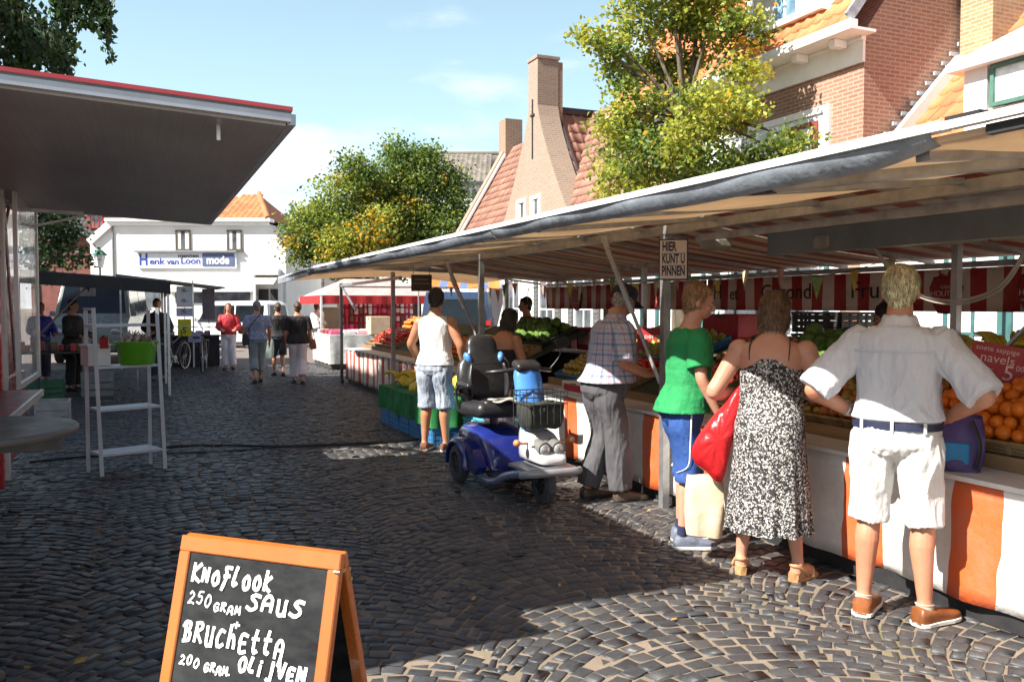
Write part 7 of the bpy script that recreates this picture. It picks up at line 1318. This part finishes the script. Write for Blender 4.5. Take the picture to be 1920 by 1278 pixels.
# bicycles (local +y forward)
BK = mat('bicycle_black',(.02,.02,.022),.35,.1,6,coat=.3)
def bicycle(label, c, rz):
    t = thing('bicycle', label, 'bicycle', c, rz)
    for y in (-.53,.55):
        b = MB(); b.lathe([(.335,-.018),(.35,-.012),(.355,0),(.35,.012),(.335,.018),(.328,0)], n=40, cap=False); w_ = bpy.data.objects.new('wheel', None); COL.objects.link(w_); w_.parent = t; w_.location = (0,y,.355); w_.rotation_euler = (0,R(90),0); b.build('tyre', BLACK, w_, smooth=True); b = MB(); b.lathe([(.31,-.012),(.33,-.014),(.33,.014),(.31,.012)], n=40, cap=False); b.cyl((0,0,-.04),(0,0,.04),.025,n=10)
        for i in range(18): a = 6.283*i/18; b.tube([(0,0,.02*(-1)**i),(.32*math.cos(a),.32*math.sin(a),0)],.0022,3)
        b.build('rim', ALU, w_)
    b = MB()
    for a, c_, r in (((0,-.10,.30),(0,-.22,.80),.016),((0,-.10,.30),(0,.40,.72),.018),((0,-.20,.66),(0,.38,.86),.014),((0,.55,.355),(0,.36,.98),.014),((-.04,-.53,.355),(0,-.21,.74),.009),((.04,-.53,.355),(0,-.21,.74),.009),((-.04,-.53,.355),(0,-.10,.30),.010),((.04,-.53,.355),(0,-.10,.30),.010)): b.cyl(a, c_, r, n=8)
    b.build('frame', BK, t); b = MB(); b.tube([(0,.36,.98),(0,.34,1.06)],.014,8); b.tube([(-.29,.12,1.05),(-.26,.26,1.09),(0,.36,1.07),(.26,.26,1.09),(.29,.12,1.05)],.012,8,smooth=4); b.build('handlebar', ALU, t, smooth=True); b = MB(); b.ell((0,-.26,.86),(.09,.13,.035)); b.cyl((0,-.22,.78),(0,-.24,.85),.013); b.build('saddle', BLACK, t, smooth=True)
    b = MB(); b.bb(-.07,.07,-.80,-.32,.73,.745); b.bar((-.07,-.72,.735),(-.05,-.53,.36),.01,.01); b.bar((.07,-.72,.735),(.05,-.53,.36),.01,.01); b.build('carrier', BK, t); b = MB(); b.rbox((0,-.82,.70),(.09,.03,.06),.01); b.build('rear_lamp', mat('red_lens',(.55,.02,.02),.2), t)
    for y in (-.53,.55):
        b = MB(); b.tube([(0,y+.375*math.cos(R(a)),.355+.375*math.sin(R(a))) for a in (20,50,90,130,170,190)],.022,6,ell=.3,smooth=2); b.build('mudguard', BK, t)
    b = MB(); b.cyl((-.05,-.1,.30),(.05,-.1,.30),.09,n=20); b.bar((.06,-.1,.30),(.06,.03,.18),.012,.02); b.bar((-.06,-.1,.3),(-.06,-.23,.42),.012,.02); b.build('crank', ALU, t); return t
bicycle('black bicycle with a red rear lamp leaning at the edge of the black canopy', (.72,22.3,0), R(-25)); bicycle('black bicycle standing just left of the woman in red', (1.35,22.0,0), R(172))
# red tent with pink goods at the far right
h = thing('party_tent', 'red and white tent stall at the far end of the fruit stall', 'tent', (0,0,0)); TR_ = mat('red_tent_canvas',(.58,.04,.045),.65,.12,5,tr=.35,bump=.2); TW = mat('pale_tent_canvas',(.72,.48,.46),.7,.15,4,tr=.3)
x0, x1, y0, y1, ze, zt = 4.7, 8.4, 24.6, 28.2, 1.86, 2.42; cx, cy = (x0+x1)/2, (y0+y1)/2
b = MB(); b.add([(x0,y0,ze),(x1,y0,ze),(x1,y1,ze),(x0,y1,ze),(cx-.8,cy,zt),(cx+.8,cy,zt)],[(0,1,5,4),(1,2,5),(2,3,4,5),(3,0,4)]); b.build('tent_roof', TW, h); b = MB()
b.slab(lambda u, v: (x0+(x1-x0)*u, y0-.02+.01*math.sin(u*50), ze+.03-.25*v), 40, 2, (0,-1,0), .008); b.slab(lambda u, v: (x0-.02+.01*math.sin(u*50), y0+(y1-y0)*u, ze+.03-.25*v), 40, 2, (-1,0,0), .008); b.build('tent_fringe', TR_, h)
for x, y in ((x0,y0),(x1,y0),(x0,y1),(x1,y1)): b = MB(); b.bb(x-.025,x+.025,y-.025,y+.025,0,ze); b.build('tent_post', WHITE, h)
b = MB(); b.slab(lambda u, v: (x0+1.2+(x1-x0-1.2)*u, y1-.4, ze-1.3*v), 10, 4, (0,-1,0), .02); b.build('back_sheet', mat('red_back_sheet',(.42,.05,.08),.8,.2,6,tr=.2), h)
cols = [mat('pink_goods',(.62,.10,.22),.6,.2,9), mat('pale_pink_goods',(.68,.36,.42),.6,.2,9), mat('red_goods',(.5,.03,.05),.6), mat('white_goods',(.68,.66,.66),.6), mat('brown_goods',(.16,.09,.05))]
for i in range(64):
    x = x0+1.25+(i%16)*.155; z = 1.78-(i//16)*.25-random.uniform(0,.06); b = MB(); b.rbox((0,0,-.09),(random.uniform(.07,.13),.05,random.uniform(.14,.22)),.015); b.cyl((0,0,0),(0,0,.05),.006,n=5); tag(b.build('hanging_toy', cols[(i*7+i//5)%5], loc=(x,y1-.55,z)), 'small pink or red article hanging on the back wall of the red tent', 'article', 'articles hanging in the red tent')
t = thing('display_table', 'table under a white patterned cloth at the corner of the red tent', 'table', (4.6,22.3,0)); b = MB(); b.slab(lambda u, v: (-.35-.02*math.sin(u*30)*v, -1.1+2.4*u, .86-.72*v), 40, 4, (-1,0,0), .008); b.slab(lambda u, v: (-.35+1.5*u, -1.11-.02*math.sin(u*25)*v, .86-.72*v), 30, 4, (0,-1,0), .008); b.bb(-.35,1.15,-1.1,1.3,.855,.865); b.build('cloth', mat('white_patterned_cloth',(.72,.72,.70),.8,.4,14,col2=(.42,.46,.45)), t, smooth=True, auto=40)
b = MB(); b.bb(-.3,1.1,-1.0,1.2,.02,.85); b.build('table_body', mat('dark_bench',(.06,.055,.05)), t)
for i in range(14): b = MB(); b.rbox((0,0,.05),(.3,.25,.1),.03); tag(b.build('folded_cloth', cols[(i*3)%5], loc=(4.45+.34*(i%4),21.5+.5*(i//4),.87)), 'folded pink or white article on the patterned table by the red tent', 'article', 'articles on the patterned table')
carton('cardboard_box', 'pale cardboard box standing before the pink goods of the red tent', (5.5,21.3,.87), (.5,.5,.45), mat('cardboard',(.55,.40,.27),.8,.12,6))
h = thing('orange_awning', 'small orange striped shop awning behind the dark blue van', 'awning', cz(-1.9,26), R(-YAW)); b = MB(); b.slab(lambda u, v: (-.9+2.6*u, -.9*v, 2.55-.45*v), 10, 3, (0,-.4,.9), .02); b.build('canvas', stripes('orange_blue_awning',(.70,.16,.02),(.10,.16,.34),.6,.6,'X'), h); 
for xx in (-.85,1.65): b = MB(); b.cyl((xx,-.85,0),(xx,-.85,2.12),.025); b.build('post', ALU, h)
